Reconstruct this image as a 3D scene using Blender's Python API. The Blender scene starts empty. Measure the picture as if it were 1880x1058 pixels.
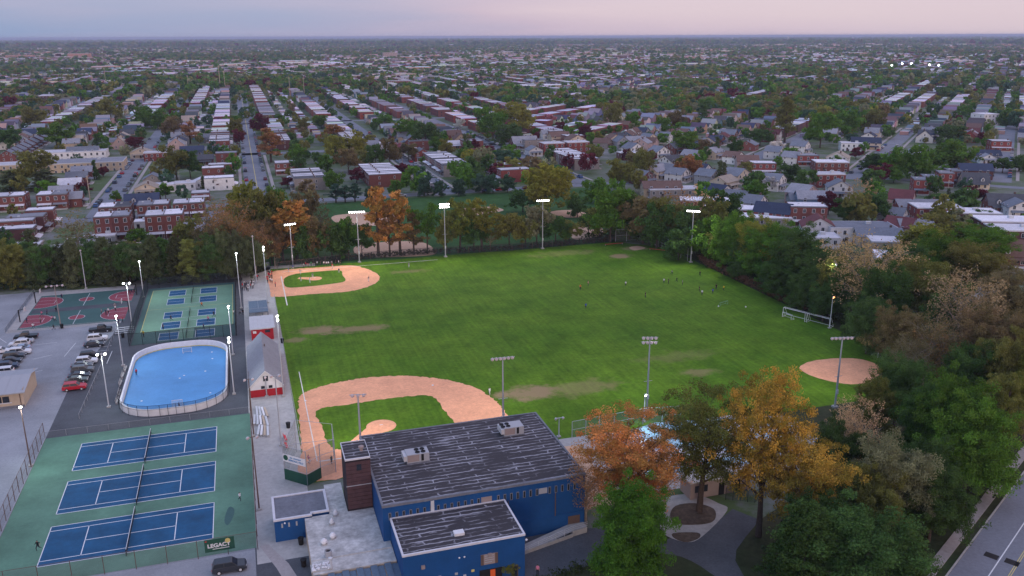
import bpy, bmesh, math, random
import numpy as np
from mathutils import Vector, Matrix
R = random.Random(7); NR = np.random.default_rng(7)
sc = bpy.context.scene; col = sc.collection
PI = math.pi
# ---------------------------------------------------------------- camera
# x axis = along the tennis courts, y axis = up the sports field; the camera hovers over the origin
F, PITCH, ROLL, CH, HEAD = 1573.6, .2857, -.0037, 72.37, .304
cam = bpy.data.cameras.new('camera'); camo = bpy.data.objects.new('camera', cam); col.objects.link(camo)
cam.angle_x = 2*math.atan(940/F); cam.clip_start = 1; cam.clip_end = 120000
camo.matrix_world = Matrix.Translation((0, 0, CH)) @ Matrix.Rotation(-HEAD, 4, 'Z') @ Matrix.Rotation(PI/2-PITCH, 4, 'X') @ Matrix.Rotation(ROLL, 4, 'Z')
sc.camera = camo
# ---------------------------------------------------------------- world: dusk sky under a thin lavender cloud deck
SUN_EL, SUN_AZ = math.radians(7), math.radians(205)
w = bpy.data.worlds.new('World'); sc.world = w; w.use_nodes = True
nt = w.node_tree; N = nt.nodes; L = nt.links; N.clear()
out = N.new('ShaderNodeOutputWorld'); bg = N.new('ShaderNodeBackground'); L.new(bg.outputs[0], out.inputs[0])
sky = N.new('ShaderNodeTexSky'); sky.sky_type = 'NISHITA'; sky.sun_disc = False
sky.sun_elevation = SUN_EL; sky.sun_rotation = SUN_AZ; sky.altitude = 80
sks = N.new('ShaderNodeVectorMath'); sks.operation = 'SCALE'; sks.inputs['Scale'].default_value = .1
L.new(sky.outputs[0], sks.inputs[0])
tc = N.new('ShaderNodeTexCoord'); sep = N.new('ShaderNodeSeparateXYZ'); L.new(tc.outputs['Generated'], sep.inputs[0])
# cloud colour drifts from blue grey (left of the view) to pink (right)
dr = N.new('ShaderNodeVectorMath'); dr.operation = 'DOT_PRODUCT'; dr.inputs[1].default_value = (math.cos(HEAD), -math.sin(HEAD), 0)
L.new(tc.outputs['Generated'], dr.inputs[0])
mp = N.new('ShaderNodeMapping'); mp.inputs['Scale'].default_value = (1.6, 1.6, 16); L.new(tc.outputs['Generated'], mp.inputs[0])
nz = N.new('ShaderNodeTexNoise'); nz.inputs['Scale'].default_value = 1.3; nz.inputs['Detail'].default_value = 4; nz.inputs['Roughness'].default_value = .45
L.new(mp.outputs[0], nz.inputs['Vector'])
ad = N.new('ShaderNodeMath'); ad.operation = 'MULTIPLY_ADD'; L.new(nz.outputs[0], ad.inputs[0]); ad.inputs[1].default_value = 1.1
mr = N.new('ShaderNodeMath'); mr.operation = 'MULTIPLY_ADD'; L.new(dr.outputs['Value'], mr.inputs[0]); mr.inputs[1].default_value = .95; mr.inputs[2].default_value = .02
el_ = N.new('ShaderNodeMath'); el_.operation = 'MULTIPLY_ADD'; L.new(sep.outputs['Z'], el_.inputs[0]); el_.inputs[1].default_value = -.55; L.new(mr.outputs[0], el_.inputs[2])   # bluer overhead
L.new(el_.outputs[0], ad.inputs[2])
cr = N.new('ShaderNodeValToRGB'); L.new(ad.outputs[0], cr.inputs[0])
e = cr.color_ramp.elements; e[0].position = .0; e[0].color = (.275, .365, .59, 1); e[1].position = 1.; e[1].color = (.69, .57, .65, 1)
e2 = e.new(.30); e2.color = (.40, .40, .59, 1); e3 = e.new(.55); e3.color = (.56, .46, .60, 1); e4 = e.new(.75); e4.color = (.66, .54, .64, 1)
mx = N.new('ShaderNodeMix'); mx.data_type = 'RGBA'; mx.inputs['Factor'].default_value = .85
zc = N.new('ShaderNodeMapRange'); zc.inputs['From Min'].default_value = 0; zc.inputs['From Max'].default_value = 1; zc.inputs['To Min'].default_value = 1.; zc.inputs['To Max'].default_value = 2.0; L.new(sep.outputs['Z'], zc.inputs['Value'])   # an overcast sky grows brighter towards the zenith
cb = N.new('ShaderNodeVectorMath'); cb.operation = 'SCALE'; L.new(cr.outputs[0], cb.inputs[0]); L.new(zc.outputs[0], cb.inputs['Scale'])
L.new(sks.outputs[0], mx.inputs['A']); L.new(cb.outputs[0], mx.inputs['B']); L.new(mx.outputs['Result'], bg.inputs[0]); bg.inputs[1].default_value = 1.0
# ---------------------------------------------------------------- sun: last low warm light from behind the camera
sl = bpy.data.lights.new('sun', 'SUN'); sl.energy = .65; sl.angle = math.radians(14); sl.color = (1, .74, .55)
so = bpy.data.objects.new('sun', sl); col.objects.link(so); so.location = (0, -200, 300)
sd = Vector((math.sin(SUN_AZ)*math.cos(SUN_EL), math.cos(SUN_AZ)*math.cos(SUN_EL), math.sin(SUN_EL)))
so.rotation_euler = sd.to_track_quat('Z', 'Y').to_euler()
# ---------------------------------------------------------------- film
vs = sc.view_settings; vs.view_transform = 'Standard'; vs.look = 'None'; vs.exposure = .16; vs.gamma = 1
sc.render.engine = 'CYCLES'; cy = sc.cycles
cy.use_denoising = True; cy.max_bounces = 5; cy.diffuse_bounces = 2; cy.glossy_bounces = 2; cy.transmission_bounces = 2; cy.transparent_max_bounces = 10; cy.volume_bounces = 0
cy.sample_clamp_indirect = 4; cy.caustics_reflective = False; cy.caustics_refractive = False
# ---------------------------------------------------------------- pixel of the photograph -> point at height z
def P(px, py, z=0.):
    dx, dy = px-940, py-529; c, s = math.cos(ROLL), math.sin(ROLL)
    u, v = dx*c+dy*s, -dx*s+dy*c
    cp, sp = math.cos(PITCH), math.sin(PITCH)
    Y = F*cp-v*sp; Z = -F*sp-v*cp; t = (z-CH)/Z
    X, Y = u*t, Y*t; c, s = math.cos(HEAD), math.sin(HEAD)
    return Vector((X*c+Y*s, -X*s+Y*c, z))
def proj(p):
    c, s = math.cos(HEAD), math.sin(HEAD); X = p[0]*c-p[1]*s; Y = p[0]*s+p[1]*c; Z = p[2]-CH
    cp, sp = math.cos(PITCH), math.sin(PITCH); d = Y*cp-Z*sp
    if d < 1: return (-9e3, -9e3, d)
    x = F*X/d; y = -F*(Y*sp+Z*cp)/d; c, s = math.cos(ROLL), math.sin(ROLL)
    return (940+x*c-y*s, 529+x*s+y*c, d)
def height_of(b, ty):                     # height of an upright thing standing at b whose top shows at row ty
    lo, hi = 0., 71.
    for _ in range(40):
        m = (lo+hi)/2
        if proj((b[0], b[1], m))[1] > ty: lo = m
        else: hi = m
    return m
# ---------------------------------------------------------------- materials
MT = {}
def lerp3(c, k): return tuple(max(0, min(1, x*k)) for x in c)
def mat(name, c=(.5, .5, .5), rough=.85, ns=0, na=.0, tint=False, ns2=0, na2=0, spec=.3, metal=0., emit=0, bump=0):
    """plain surface: colour with two sizes of uneven tone; tint=True takes the object's own colour"""
    m = bpy.data.materials.new(name); m.use_nodes = True; MT[name] = m
    t = m.node_tree; b = t.nodes['Principled BSDF']; b.inputs['Roughness'].default_value = rough
    b.inputs['Specular IOR Level'].default_value = spec; b.inputs['Metallic'].default_value = metal
    if tint:
        oi = t.nodes.new('ShaderNodeObjectInfo'); src = oi.outputs['Color']
    else:
        rg = t.nodes.new('ShaderNodeRGB'); rg.outputs[0].default_value = (*c, 1); src = rg.outputs[0]
    geo = t.nodes.new('ShaderNodeNewGeometry')
    for s, a in ((ns, na), (ns2, na2)):
        if s:
            n = t.nodes.new('ShaderNodeTexNoise'); n.inputs['Scale'].default_value = s; n.inputs['Detail'].default_value = 5; n.inputs['Roughness'].default_value = .65
            t.links.new(geo.outputs['Position'], n.inputs['Vector'])
            r = t.nodes.new('ShaderNodeMapRange'); r.inputs['From Min'].default_value = .3; r.inputs['From Max'].default_value = .7
            r.inputs['To Min'].default_value = 1-a; r.inputs['To Max'].default_value = 1+a; t.links.new(n.outputs[0], r.inputs['Value'])
            v = t.nodes.new('ShaderNodeVectorMath'); v.operation = 'SCALE'; t.links.new(src, v.inputs[0]); t.links.new(r.outputs[0], v.inputs['Scale']); src = v.outputs[0]
            if bump and s == ns:
                bp = t.nodes.new('ShaderNodeBump'); bp.inputs['Strength'].default_value = bump; t.links.new(n.outputs[0], bp.inputs['Height']); t.links.new(bp.outputs[0], b.inputs['Normal'])
    t.links.new(src, b.inputs['Base Color'])
    if emit: b.inputs['Emission Color'].default_value = (*c, 1); b.inputs['Emission Strength'].default_value = emit
    return m
mat('asphalt', (.085, .092, .105), .9, 3, .18, ns2=.15, na2=.22)
mat('asphalt_pale', (.28, .295, .32), .9, 2.5, .12, ns2=.08, na2=.22)
mat('road', (.19, .205, .24), .9, 2, .12, ns2=.1, na2=.15)
mat('concrete', (.40, .39, .375), .9, 1.2, .14, ns2=.2, na2=.12)
mat('concrete_roof', (.47, .46, .44), .9, 1.0, .25, ns2=.25, na2=.22)
mat('sidewalk', (.36, .33, .32), .9, 1.5, .12)
mat('dirt', (.70, .34, .20), .95, 1.6, .10, ns2=.2, na2=.13)
mat('dirt_pale', (.55, .36, .24), .95, .8, .1, ns2=.12, na2=.1)
mat('soil', (.10, .075, .055), .95, 1.5, .35, ns2=.3, na2=.3)
mat('chalk', (.66, .62, .58), .9, 1.5, .12)
mat('court_green', (.105, .225, .155), .8, 1.6, .08, ns2=.14, na2=.24)
mat('court_green_dark', (.055, .125, .115), .8, 1.2, .06, ns2=.12, na2=.12)
mat('court_lime', (.16, .30, .20), .8, 1.2, .05, ns2=.15, na2=.10)
mat('court_blue', (.010, .085, .190), .75, 1.6, .10, ns2=.22, na2=.26)
mat('court_red', (.27, .065, .085), .8, 1.2, .06, ns2=.2, na2=.10)
mat('rink_blue', (.095, .295, .575), .6, 1.6, .05, ns2=.15, na2=.11)
mat('line_white', (.72, .74, .76), .8, 2, .1)
mat('line_yellow', (.62, .52, .18), .8, 2, .1)
mat('white_paint', (.72, .72, .74), .6, 1, .08)
mat('black', (.012, .012, .014), .7)
mat('dark_green', (.02, .085, .055), .7, .8, .1)
mat('steel', (.36, .37, .40), .5, metal=.0, spec=.5)
mat('steel_brown', (.13, .085, .07), .7)
mat('alu', (.55, .57, .60), .45, spec=.5)
mat('bleacher', (.10, .15, .21), .6, 1.5, .15)
mat('net', (.02, .025, .035), .9)
mat('blue_wall', (.007, .070, .225), .7, .7, .08, ns2=.12, na2=.12)
mat('red_wall', (.40, .015, .025), .7, .9, .08)
mat('shingle_grey', (.24, .24, .27), .9, 2, .10, ns2=.3, na2=.08)
mat('metal_roof', (.50, .50, .52), .6, .8, .08)
mat('membrane_grey', (.17, .18, .21), .9, .5, .18, ns2=2, na2=.1)
mat('trim_white', (.62, .62, .66), .7, 2, .08)
mat('tan_wall', (.50, .40, .30), .85, .8, .08)
mat('pink_wall', (.31, .25, .24), .85, .8, .08)
mat('glass', (.02, .025, .035), .15, spec=.6)
mat('tint', tint=True, rough=.85, ns=.9, na=.12)
mat('tint_roof', tint=True, rough=.9, ns=1.2, na=.14, ns2=.25, na2=.12)
mat('paint', tint=True, rough=.3, spec=.6)
mat('tyre', (.015, .015, .016), .8)
mat('bark', (.075, .055, .045), .95, 3, .3)
mat('bark_pale', (.30, .25, .20), .95, 2, .3)
mat('skin', (.42, .25, .18), .6); mat('hair', (.03, .022, .018), .7)
mat('pants_dark', (.035, .04, .055), .85); mat('pants_pale', (.55, .55, .56), .85); mat('shoe', (.08, .08, .08), .7)
mat('shirt', tint=True, rough=.85)
mat('bench_red', (.62, .035, .05), .5)
mat('lamp_white', (1, .97, .90), .4, emit=14)
mat('lamp_cool', (.86, 1, .98), .4, emit=12)
mat('lamp_orange', (1, .36, .10), .4, emit=9)
mat('lamp_off', (.66, .55, .58), .4, spec=.5)
mat('lamp_red', (1, .05, .03), .4, emit=2)
mat('orange_door', (.75, .13, .03), .6)
mat('rubble', (.5, .5, .5), .9, 6, .3)
def fabric_see(name, c, see):            # chain link or wind screen: threads with air between them
    m = bpy.data.materials.new(name); m.use_nodes = True; MT[name] = m; t = m.node_tree
    b = t.nodes['Principled BSDF']; b.inputs['Base Color'].default_value = (*c, 1); b.inputs['Roughness'].default_value = .8
    tr = t.nodes.new('ShaderNodeBsdfTransparent'); mxs = t.nodes.new('ShaderNodeMixShader'); mxs.inputs[0].default_value = see
    t.links.new(b.outputs[0], mxs.inputs[1]); t.links.new(tr.outputs[0], mxs.inputs[2]); t.links.new(mxs.outputs[0], t.nodes['Material Output'].inputs[0])
fabric_see('chain_link', (.16, .17, .18), .80)
fabric_see('chain_dark', (.02, .03, .04), .62)
fabric_see('windscreen', (.012, .035, .05), .35)
fabric_see('netting', (.02, .025, .03), .45)
fabric_see('netting_white', (.5, .5, .5), .72)
fabric_see('backstop_mesh', (.20, .25, .25), .70)
def leaf_mat(name, ramp=None):
    m = bpy.data.materials.new(name); m.use_nodes = True; MT[name] = m; t = m.node_tree; t.nodes.clear()
    o = t.nodes.new('ShaderNodeOutputMaterial'); oi = t.nodes.new('ShaderNodeObjectInfo'); at = t.nodes.new('ShaderNodeAttribute'); at.attribute_name = 'rnd'
    src = oi.outputs['Color']; amt = oi.outputs['Alpha']
    if ramp:
        rp = t.nodes.new('ShaderNodeValToRGB'); rp.color_ramp.interpolation = 'CONSTANT'; t.links.new(oi.outputs['Random'], rp.inputs[0])
        el = rp.color_ramp.elements
        for i, c in enumerate(ramp):
            q = el[0] if i == 0 else (el[1] if i == 1 else el.new(i/len(ramp)))
            q.position = i/len(ramp); q.color = (*c, 1)
        src = rp.outputs[0]
    if not ramp:                             # some twigs of a tree are already in green leaf (share = the object's alpha)
        ac = t.nodes.new('ShaderNodeAttribute'); ac.attribute_name = 'clu'; st_ = t.nodes.new('ShaderNodeMapRange'); st_.inputs['From Min'].default_value = .25; st_.inputs['From Max'].default_value = .8; t.links.new(ac.outputs['Fac'], st_.inputs['Value'])
        mu_ = t.nodes.new('ShaderNodeMath'); mu_.operation = 'MULTIPLY'; t.links.new(amt, mu_.inputs[0]); t.links.new(st_.outputs[0], mu_.inputs[1])
        mc = t.nodes.new('ShaderNodeMix'); mc.data_type = 'RGBA'; mc.inputs['B'].default_value = (.125, .150, .030, 1); t.links.new(mu_.outputs[0], mc.inputs['Factor']); t.links.new(src, mc.inputs['A']); src = mc.outputs['Result']
    r = t.nodes.new('ShaderNodeMapRange'); r.inputs['To Min'].default_value = .55; r.inputs['To Max'].default_value = 1.5; t.links.new(at.outputs['Fac'], r.inputs['Value'])
    v = t.nodes.new('ShaderNodeVectorMath'); v.operation = 'SCALE'; t.links.new(src, v.inputs[0]); t.links.new(r.outputs[0], v.inputs['Scale'])
    d = t.nodes.new('ShaderNodeBsdfDiffuse'); tl = t.nodes.new('ShaderNodeBsdfTranslucent'); ms = t.nodes.new('ShaderNodeMixShader'); ms.inputs[0].default_value = .42
    t.links.new(v.outputs[0], d.inputs[0]); t.links.new(v.outputs[0], tl.inputs[0]); t.links.new(d.outputs[0], ms.inputs[1]); t.links.new(tl.outputs[0], ms.inputs[2]); t.links.new(ms.outputs[0], o.inputs[0])
leaf_mat('leaf')
LEAF = dict(dark=(.066, .122, .034), green=(.085, .180, .026), bright=(.080, .175, .022), olive=(.165, .165, .045), lime=(.21, .215, .040), yellow=(.47, .31, .055),
            orange=(.58, .27, .085), rust=(.32, .165, .075), brown=(.18, .140, .070), tan=(.43, .29, .15), maroon=(.115, .026, .036), pale=(.20, .21, .115), white=(.52, .50, .48), pink=(.42, .18, .22), pine=(.105, .130, .058), teal=(.055, .110, .066))
LEAF = {k: lerp3(v, 1.22) for k, v in LEAF.items()}
leaf_mat('leaf_far', [lerp3(LEAF[k], 1.15) for k in ('green', 'dark', 'olive', 'green', 'teal', 'olive', 'brown', 'dark', 'green', 'pale', 'olive', 'green', 'green', 'teal', 'dark', 'olive', 'teal', 'green', 'pale', 'green', 'dark', 'olive', 'teal', 'green', 'maroon', 'pale', 'olive', 'green', 'dark', 'lime')])
# ---------------------------------------------------------------- mesh helpers
class MB:
    def __init__(s): s.v = []; s.f = []; s.m = []; s.cur = 0
    def mat(s, i): s.cur = i; return s
    def face(s, pts, flip=False):
        i = len(s.v); s.v += [tuple(p) for p in pts]; ix = list(range(i, i+len(pts))); s.f.append(ix[::-1] if flip else ix); s.m.append(s.cur); return s
    def box(s, x0, x1, y0, y1, z0, z1):
        i = len(s.v); s.v += [(x, y, z) for z in (z0, z1) for x, y in ((x0, y0), (x1, y0), (x1, y1), (x0, y1))]
        for f in ((3, 2, 1, 0), (4, 5, 6, 7), (0, 1, 5, 4), (1, 2, 6, 5), (2, 3, 7, 6), (3, 0, 4, 7)): s.f.append([i+k for k in f]); s.m.append(s.cur)
        return s
    def cbox(s, c, d): return s.box(c[0]-d[0]/2, c[0]+d[0]/2, c[1]-d[1]/2, c[1]+d[1]/2, c[2]-d[2]/2, c[2]+d[2]/2)
    def prism(s, poly, z0, z1):
        n = len(poly); i = len(s.v); ar = sum(poly[k][0]*poly[(k+1) % n][1]-poly[(k+1) % n][0]*poly[k][1] for k in range(n))
        if ar < 0: poly = poly[::-1]
        s.v += [(p[0], p[1], z0) for p in poly]+[(p[0], p[1], z1) for p in poly]
        s.f.append([i+k for k in range(n)][::-1]); s.f.append([i+n+k for k in range(n)]); s.m += [s.cur]*2
        for k in range(n): s.f.append([i+k, i+(k+1) % n, i+n+(k+1) % n, i+n+k]); s.m.append(s.cur)
        return s
    def sheet(s, poly, z):
        n = len(poly); ar = sum(poly[k][0]*poly[(k+1) % n][1]-poly[(k+1) % n][0]*poly[k][1] for k in range(n))
        return s.face([(p[0], p[1], z) for p in (poly if ar > 0 else poly[::-1])])
    def tube(s, a, b, r, r2=None, n=6):
        a, b = Vector(a), Vector(b); d = b-a
        if d.length < 1e-6: return s
        q = d.to_track_quat('Z', 'Y'); r2 = r if r2 is None else r2; i = len(s.v)
        for p, rr in ((a, r), (b, r2)):
            for k in range(n): s.v.append(tuple(p+q @ Vector((rr*math.cos(2*PI*k/n), rr*math.sin(2*PI*k/n), 0))))
        for k in range(n): s.f.append([i+k, i+(k+1) % n, i+n+(k+1) % n, i+n+k]); s.m.append(s.cur)
        s.f.append([i+k for k in range(n)][::-1]); s.f.append([i+n+k for k in range(n)]); s.m += [s.cur]*2
        return s
    def path(s, pts, r, n=5):
        for a, b in zip(pts, pts[1:]): s.tube(a, b, r, n=n)
        return s
    def lathe(s, prof, c=(0, 0, 0), n=12):
        i = len(s.v)
        for r, z in prof:
            for k in range(n): s.v.append((c[0]+r*math.cos(2*PI*k/n), c[1]+r*math.sin(2*PI*k/n), c[2]+z))
        for j in range(len(prof)-1):
            for k in range(n): s.f.append([i+j*n+k, i+j*n+(k+1) % n, i+(j+1)*n+(k+1) % n, i+(j+1)*n+k]); s.m.append(s.cur)
        s.f.append([i+k for k in range(n)][::-1]); s.f.append([i+(len(prof)-1)*n+k for k in range(n)]); s.m += [s.cur]*2
        return s
    def mesh(s, name, mats):
        me = bpy.data.meshes.new(name); me.from_pydata(s.v, [], s.f)
        for m in ([mats] if isinstance(mats, str) else mats): me.materials.append(MT[m])
        if not isinstance(mats, str): me.polygons.foreach_set('material_index', s.m)
        return me
    def build(s, name, mats, parent=None, loc=None, smooth=False):
        me = s.mesh(name, mats)
        if smooth: me.polygons.foreach_set('use_smooth', [True]*len(me.polygons))
        return add(name, me, parent, loc)
def add(name, me, parent=None, loc=None, rz=None, color=None):
    o = bpy.data.objects.new(name, me); col.objects.link(o)
    if parent: o.parent = parent
    if loc is not None: o.location = loc
    if rz is not None: o.rotation_euler = (0, 0, rz)
    if color: o.color = (*color, 1)
    return o
def tag(o, label=None, cat=None, group=None, kind=None):
    for k, v in (('label', label), ('category', cat), ('group', group), ('kind', kind)):
        if v: o[k] = v
    return o
def thing(name, label, cat, loc=(0, 0, 0), rz=0, group=None, scale=None):
    o = add(name, None, None, loc, rz); o.empty_display_size = .5
    if scale: o.scale = scale
    return tag(o, label, cat, group)
def structure(name, mb, m, label, parent=None):
    o = mb.build(name, m, parent)
    return o if parent else tag(o, label, name.replace('_', ' '), kind='structure')
ORD = 'first second third fourth fifth sixth seventh eighth ninth tenth eleventh twelfth thirteenth fourteenth fifteenth sixteenth seventeenth eighteenth nineteenth'.split()
def ordw(n):
    if n < 20: return ORD[n-1]
    t = ['twent', 'thirt', 'fort', 'fift', 'sixt', 'sevent', 'eight', 'ninet'][n//10-2] if n < 100 else None
    if t is None: return 'hundred-and-'+ordw(n-100) if n > 100 else 'hundredth'
    return t+'ieth' if n % 10 == 0 else t+'y-'+ORD[n % 10-1]
def smooth(pts, k=6):
    pts = [Vector((p[0], p[1])) for p in pts]; n = len(pts); o = []
    for i in range(n):
        a, b, c, d = pts[i-1], pts[i], pts[(i+1) % n], pts[(i+2) % n]
        for j in range(k):
            t = j/k; o.append(.5*((2*b)+(c-a)*t+(2*a-5*b+4*c-d)*t*t+(3*b-a-3*c+d)*t**3))
    return o
def rrect(x0, x1, y0, y1, r, k=8):
    o = []
    for cx, cy, a in ((x1-r, y0+r, -90), (x1-r, y1-r, 0), (x0+r, y1-r, 90), (x0+r, y0+r, 180)):
        for j in range(k+1): t = math.radians(a+90*j/k); o.append((cx+r*math.cos(t), cy+r*math.sin(t)))
    return o
def rect(x0, x1, y0, y1): return [(x0, y0), (x1, y0), (x1, y1), (x0, y1)]
# ================================================================ SETTING
def grass_mat(name, c1, c2, patches=(), stripe=0.):
    m = bpy.data.materials.new(name); m.use_nodes = True; MT[name] = m; t = m.node_tree; n = t.nodes; l = t.links
    b = n['Principled BSDF']; b.inputs['Roughness'].default_value = .95; b.inputs['Specular IOR Level'].default_value = .1
    g = n.new('ShaderNodeNewGeometry')
    def noise(s, d=5, sc3=None):
        x = n.new('ShaderNodeTexNoise'); x.inputs['Scale'].default_value = s; x.inputs['Detail'].default_value = d; x.inputs['Roughness'].default_value = .65
        if sc3:
            mpp = n.new('ShaderNodeMapping'); mpp.inputs['Scale'].default_value = sc3; l.new(g.outputs['Position'], mpp.inputs[0]); l.new(mpp.outputs[0], x.inputs['Vector'])
        else: l.new(g.outputs['Position'], x.inputs['Vector'])
        return x.outputs[0]
    def ramp(v, a, b_, lo=0, hi=1):
        r = n.new('ShaderNodeMapRange'); r.inputs['From Min'].default_value = a; r.inputs['From Max'].default_value = b_; r.inputs['To Min'].default_value = lo; r.inputs['To Max'].default_value = hi; l.new(v, r.inputs['Value']); return r.outputs[0]
    def mixc(f, a, c):
        x = n.new('ShaderNodeMix'); x.data_type = 'RGBA'; l.new(f, x.inputs['Factor'])
        for k, val in (('A', a), ('B', c)):
            if isinstance(val, tuple): x.inputs[k].default_value = (*val, 1)
            else: l.new(val, x.inputs[k])
        return x.outputs['Result']
    c = mixc(ramp(noise(.045), .35, .65), c1, c2)
    def scl(c, f):
        x = n.new('ShaderNodeVectorMath'); x.operation = 'SCALE'; l.new(c, x.inputs[0]); l.new(f, x.inputs['Scale']); return x.outputs[0]
    c = scl(c, ramp(noise(1.1), .3, .7, .76, 1.24)); c = scl(c, ramp(noise(.16, 4), .3, .7, .80, 1.22))
    if stripe:                               # mower and aerator tracks running up the field
        c = scl(c, ramp(noise(1., 3, (1.25, .035, 1)), .35, .65, 1-stripe, 1+stripe))
    dn = noise(.22, 6)
    for (px, py, rx, ry, s) in patches:
        o = P(px, py)
        mpp = n.new('ShaderNodeMapping'); mpp.vector_type = 'POINT'; mpp.inputs['Location'].default_value = (-o.x/rx, -o.y/ry, 0); mpp.inputs['Scale'].default_value = (1/rx, 1/ry, 0); l.new(g.outputs['Position'], mpp.inputs[0])
        ln = n.new('ShaderNodeVectorMath'); ln.operation = 'LENGTH'; l.new(mpp.outputs[0], ln.inputs[0])
        ad = n.new('ShaderNodeMath'); ad.operation = 'MULTIPLY_ADD'; l.new(dn, ad.inputs[0]); ad.inputs[1].default_value = -3.4; l.new(ln.outputs['Value'], ad.inputs[2])
        f = ramp(ad.outputs[0], -.45, -1.15, 0, s)
        c = mixc(f, c, (.27, .20, .11))
    l.new(c, b.inputs['Base Color'])
grass_mat('field_grass', (.055, .130, .008), (.095, .180, .013), [(588, 608, 5, 3.2, .9), (650, 605, 8, 2.6, .75), (970, 722, 7, 3.4, .95), (1060, 712, 9, 4, .45), (1138, 471, 4, 3, .9), (1280, 684, 4, 2.2, .55), (750, 499, 6, 2, .45), (540, 625, 3, 2, .6), (1165, 457, 5, 3, .6), (1040, 465, 12, 4, .3), (980, 445, 10, 4, .3), (1240, 655, 10, 3, .25)], .13)
grass_mat('park_grass', (.034, .090, .026), (.050, .120, .034))
grass_mat('wood_floor', (.030, .050, .020), (.060, .060, .032))
grass_mat('lawn', (.045, .085, .030), (.085, .105, .045))
# one ground sheet to the horizon: lawns, yards and paving too far away to tell apart
m = bpy.data.materials.new('ground'); m.use_nodes = True; MT['ground'] = m; t = m.node_tree; b = t.nodes['Principled BSDF']; b.inputs['Roughness'].default_value = .95; b.inputs['Specular IOR Level'].default_value = .1
g = t.nodes.new('ShaderNodeNewGeometry'); pr = None
def gn(s, a, c):
    x = t.nodes.new('ShaderNodeTexNoise'); x.inputs['Scale'].default_value = s; x.inputs['Detail'].default_value = 6; x.inputs['Roughness'].default_value = .7; t.links.new(g.outputs['Position'], x.inputs['Vector'])
    r = t.nodes.new('ShaderNodeMapRange'); r.inputs['From Min'].default_value = a; r.inputs['From Max'].default_value = c; t.links.new(x.outputs[0], r.inputs['Value']); return r.outputs[0]
def gm(f, a, c):
    x = t.nodes.new('ShaderNodeMix'); x.data_type = 'RGBA'; t.links.new(f, x.inputs['Factor'])
    for k, val in (('A', a), ('B', c)):
        if isinstance(val, tuple): x.inputs[k].default_value = (*val, 1)
        else: t.links.new(val, x.inputs[k])
    return x.outputs['Result']
c = gm(gn(.05, .46, .60), (.095, .145, .055), (.22, .22, .225)); c = gm(gn(.0015, .40, .62), c, (.085, .115, .062)); c = gm(gn(.006, .52, .68), c, (.24, .235, .245))
t.links.new(c, b.inputs['Base Color'])
S = structure
S('ground', MB().sheet([(-60000, -800), (60000, -800), (60000, 70000), (-60000, 70000)], 0), 'ground', 'flat ground of yards and lawns reaching to the horizon')
S('wooded_ground', MB().sheet([(46, 60), (104, 84), (125, 97), (200, 138), (200, 300), (141.5, 268), (141.5, 142), (96, 135), (96, 112), (70, 100), (56, 104), (47, 98)], .02), 'wood_floor', 'dark leaf-strewn ground under the trees at lower right')
S('park_lawn', MB().sheet([(-64, 279), (-64, 300), (-10, 392), (170, 392), (175, 268), (141.5, 268), (141.5, 279)], .02), 'park_grass', 'dark green park lawn beyond the outfield fence')
S('sports_field', MB().sheet([(5.6, 134), (141.5, 134), (141.5, 266), (128, 280), (5.6, 280)], .04), 'field_grass', 'large mown green sports field with dry patches')
S('parking_lot', MB().sheet([(-140, 100), (-3.2, 100), (-3.2, 117), (-39.9, 117), (-39.9, 200), (-34.6, 230), (-34.6, 236), (-140, 236)], .02), 'asphalt_pale', 'pale grey parking lot with worn asphalt')
S('gravel_yard', MB().sheet([(-140, 236), (-61.5, 236), (-61.5, 275), (-140, 275)], .02), 'asphalt_pale', 'pale empty paved yard left of the basketball courts')
S('rink_apron', MB().sheet([(-39.9, 166.4), (-3.2, 166.4), (-3.2, 272), (-34.5, 272), (-34.5, 230), (-39.9, 200)], .024), 'asphalt', 'dark asphalt around the blue hockey rink')
S('basketball_apron', MB().sheet(rect(-61.5, -34.5, 236, 274), .024), 'concrete', 'pale concrete strip around the basketball courts')
S('promenade', MB().sheet([(-3.2, 117), (5.6, 117), (5.6, 284), (20, 284), (20, 280), (5.6, 280), (5.6, 290), (-8, 290), (-8, 272), (-3.2, 272)], .028), 'concrete', 'worn concrete walk between the courts and the field')
S('service_yard', MB().sheet([(-3.2, 80), (50, 80), (55, 104), (45, 107), (-3.2, 117)], .03), 'asphalt', 'dark asphalt yard round the blue building')
S('yard_path', MB().sheet([P(476, 1003), P(493, 1000), P(530, 1035), P(556, 1075), P(530, 1080), P(508, 1044)], .043), 'sidewalk', 'narrow curved concrete path in the dark yard')
S('yard_apron', MB().sheet([(-3.0, 112.5), (5.4, 112.5), (5.4, 117), (-3.0, 117)], .036), 'concrete', 'concrete apron in front of the small blue annex')
pk_ = bpy.data.objects['parking_lot']
for pts_ in (((118, 655), (139, 630)), ((60, 634), (105, 629)), ((0, 622), (12, 630)), ((163, 640), (205, 635)), ((165, 647), (200, 643)), ((196, 668), (206, 645)), ((60, 660), (96, 652)), ((40, 690), (78, 680))):
    a_, b_ = P(*pts_[0]), P(*pts_[1]); dd_ = (b_-a_).normalized()*.06; MB().sheet([(a_.x-dd_.y, a_.y+dd_.x), (a_.x+dd_.y, a_.y-dd_.x), (b_.x+dd_.y, b_.y-dd_.x), (b_.x-dd_.y, b_.y+dd_.x)], .034).build('parking_line', 'line_white', pk_)
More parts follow.
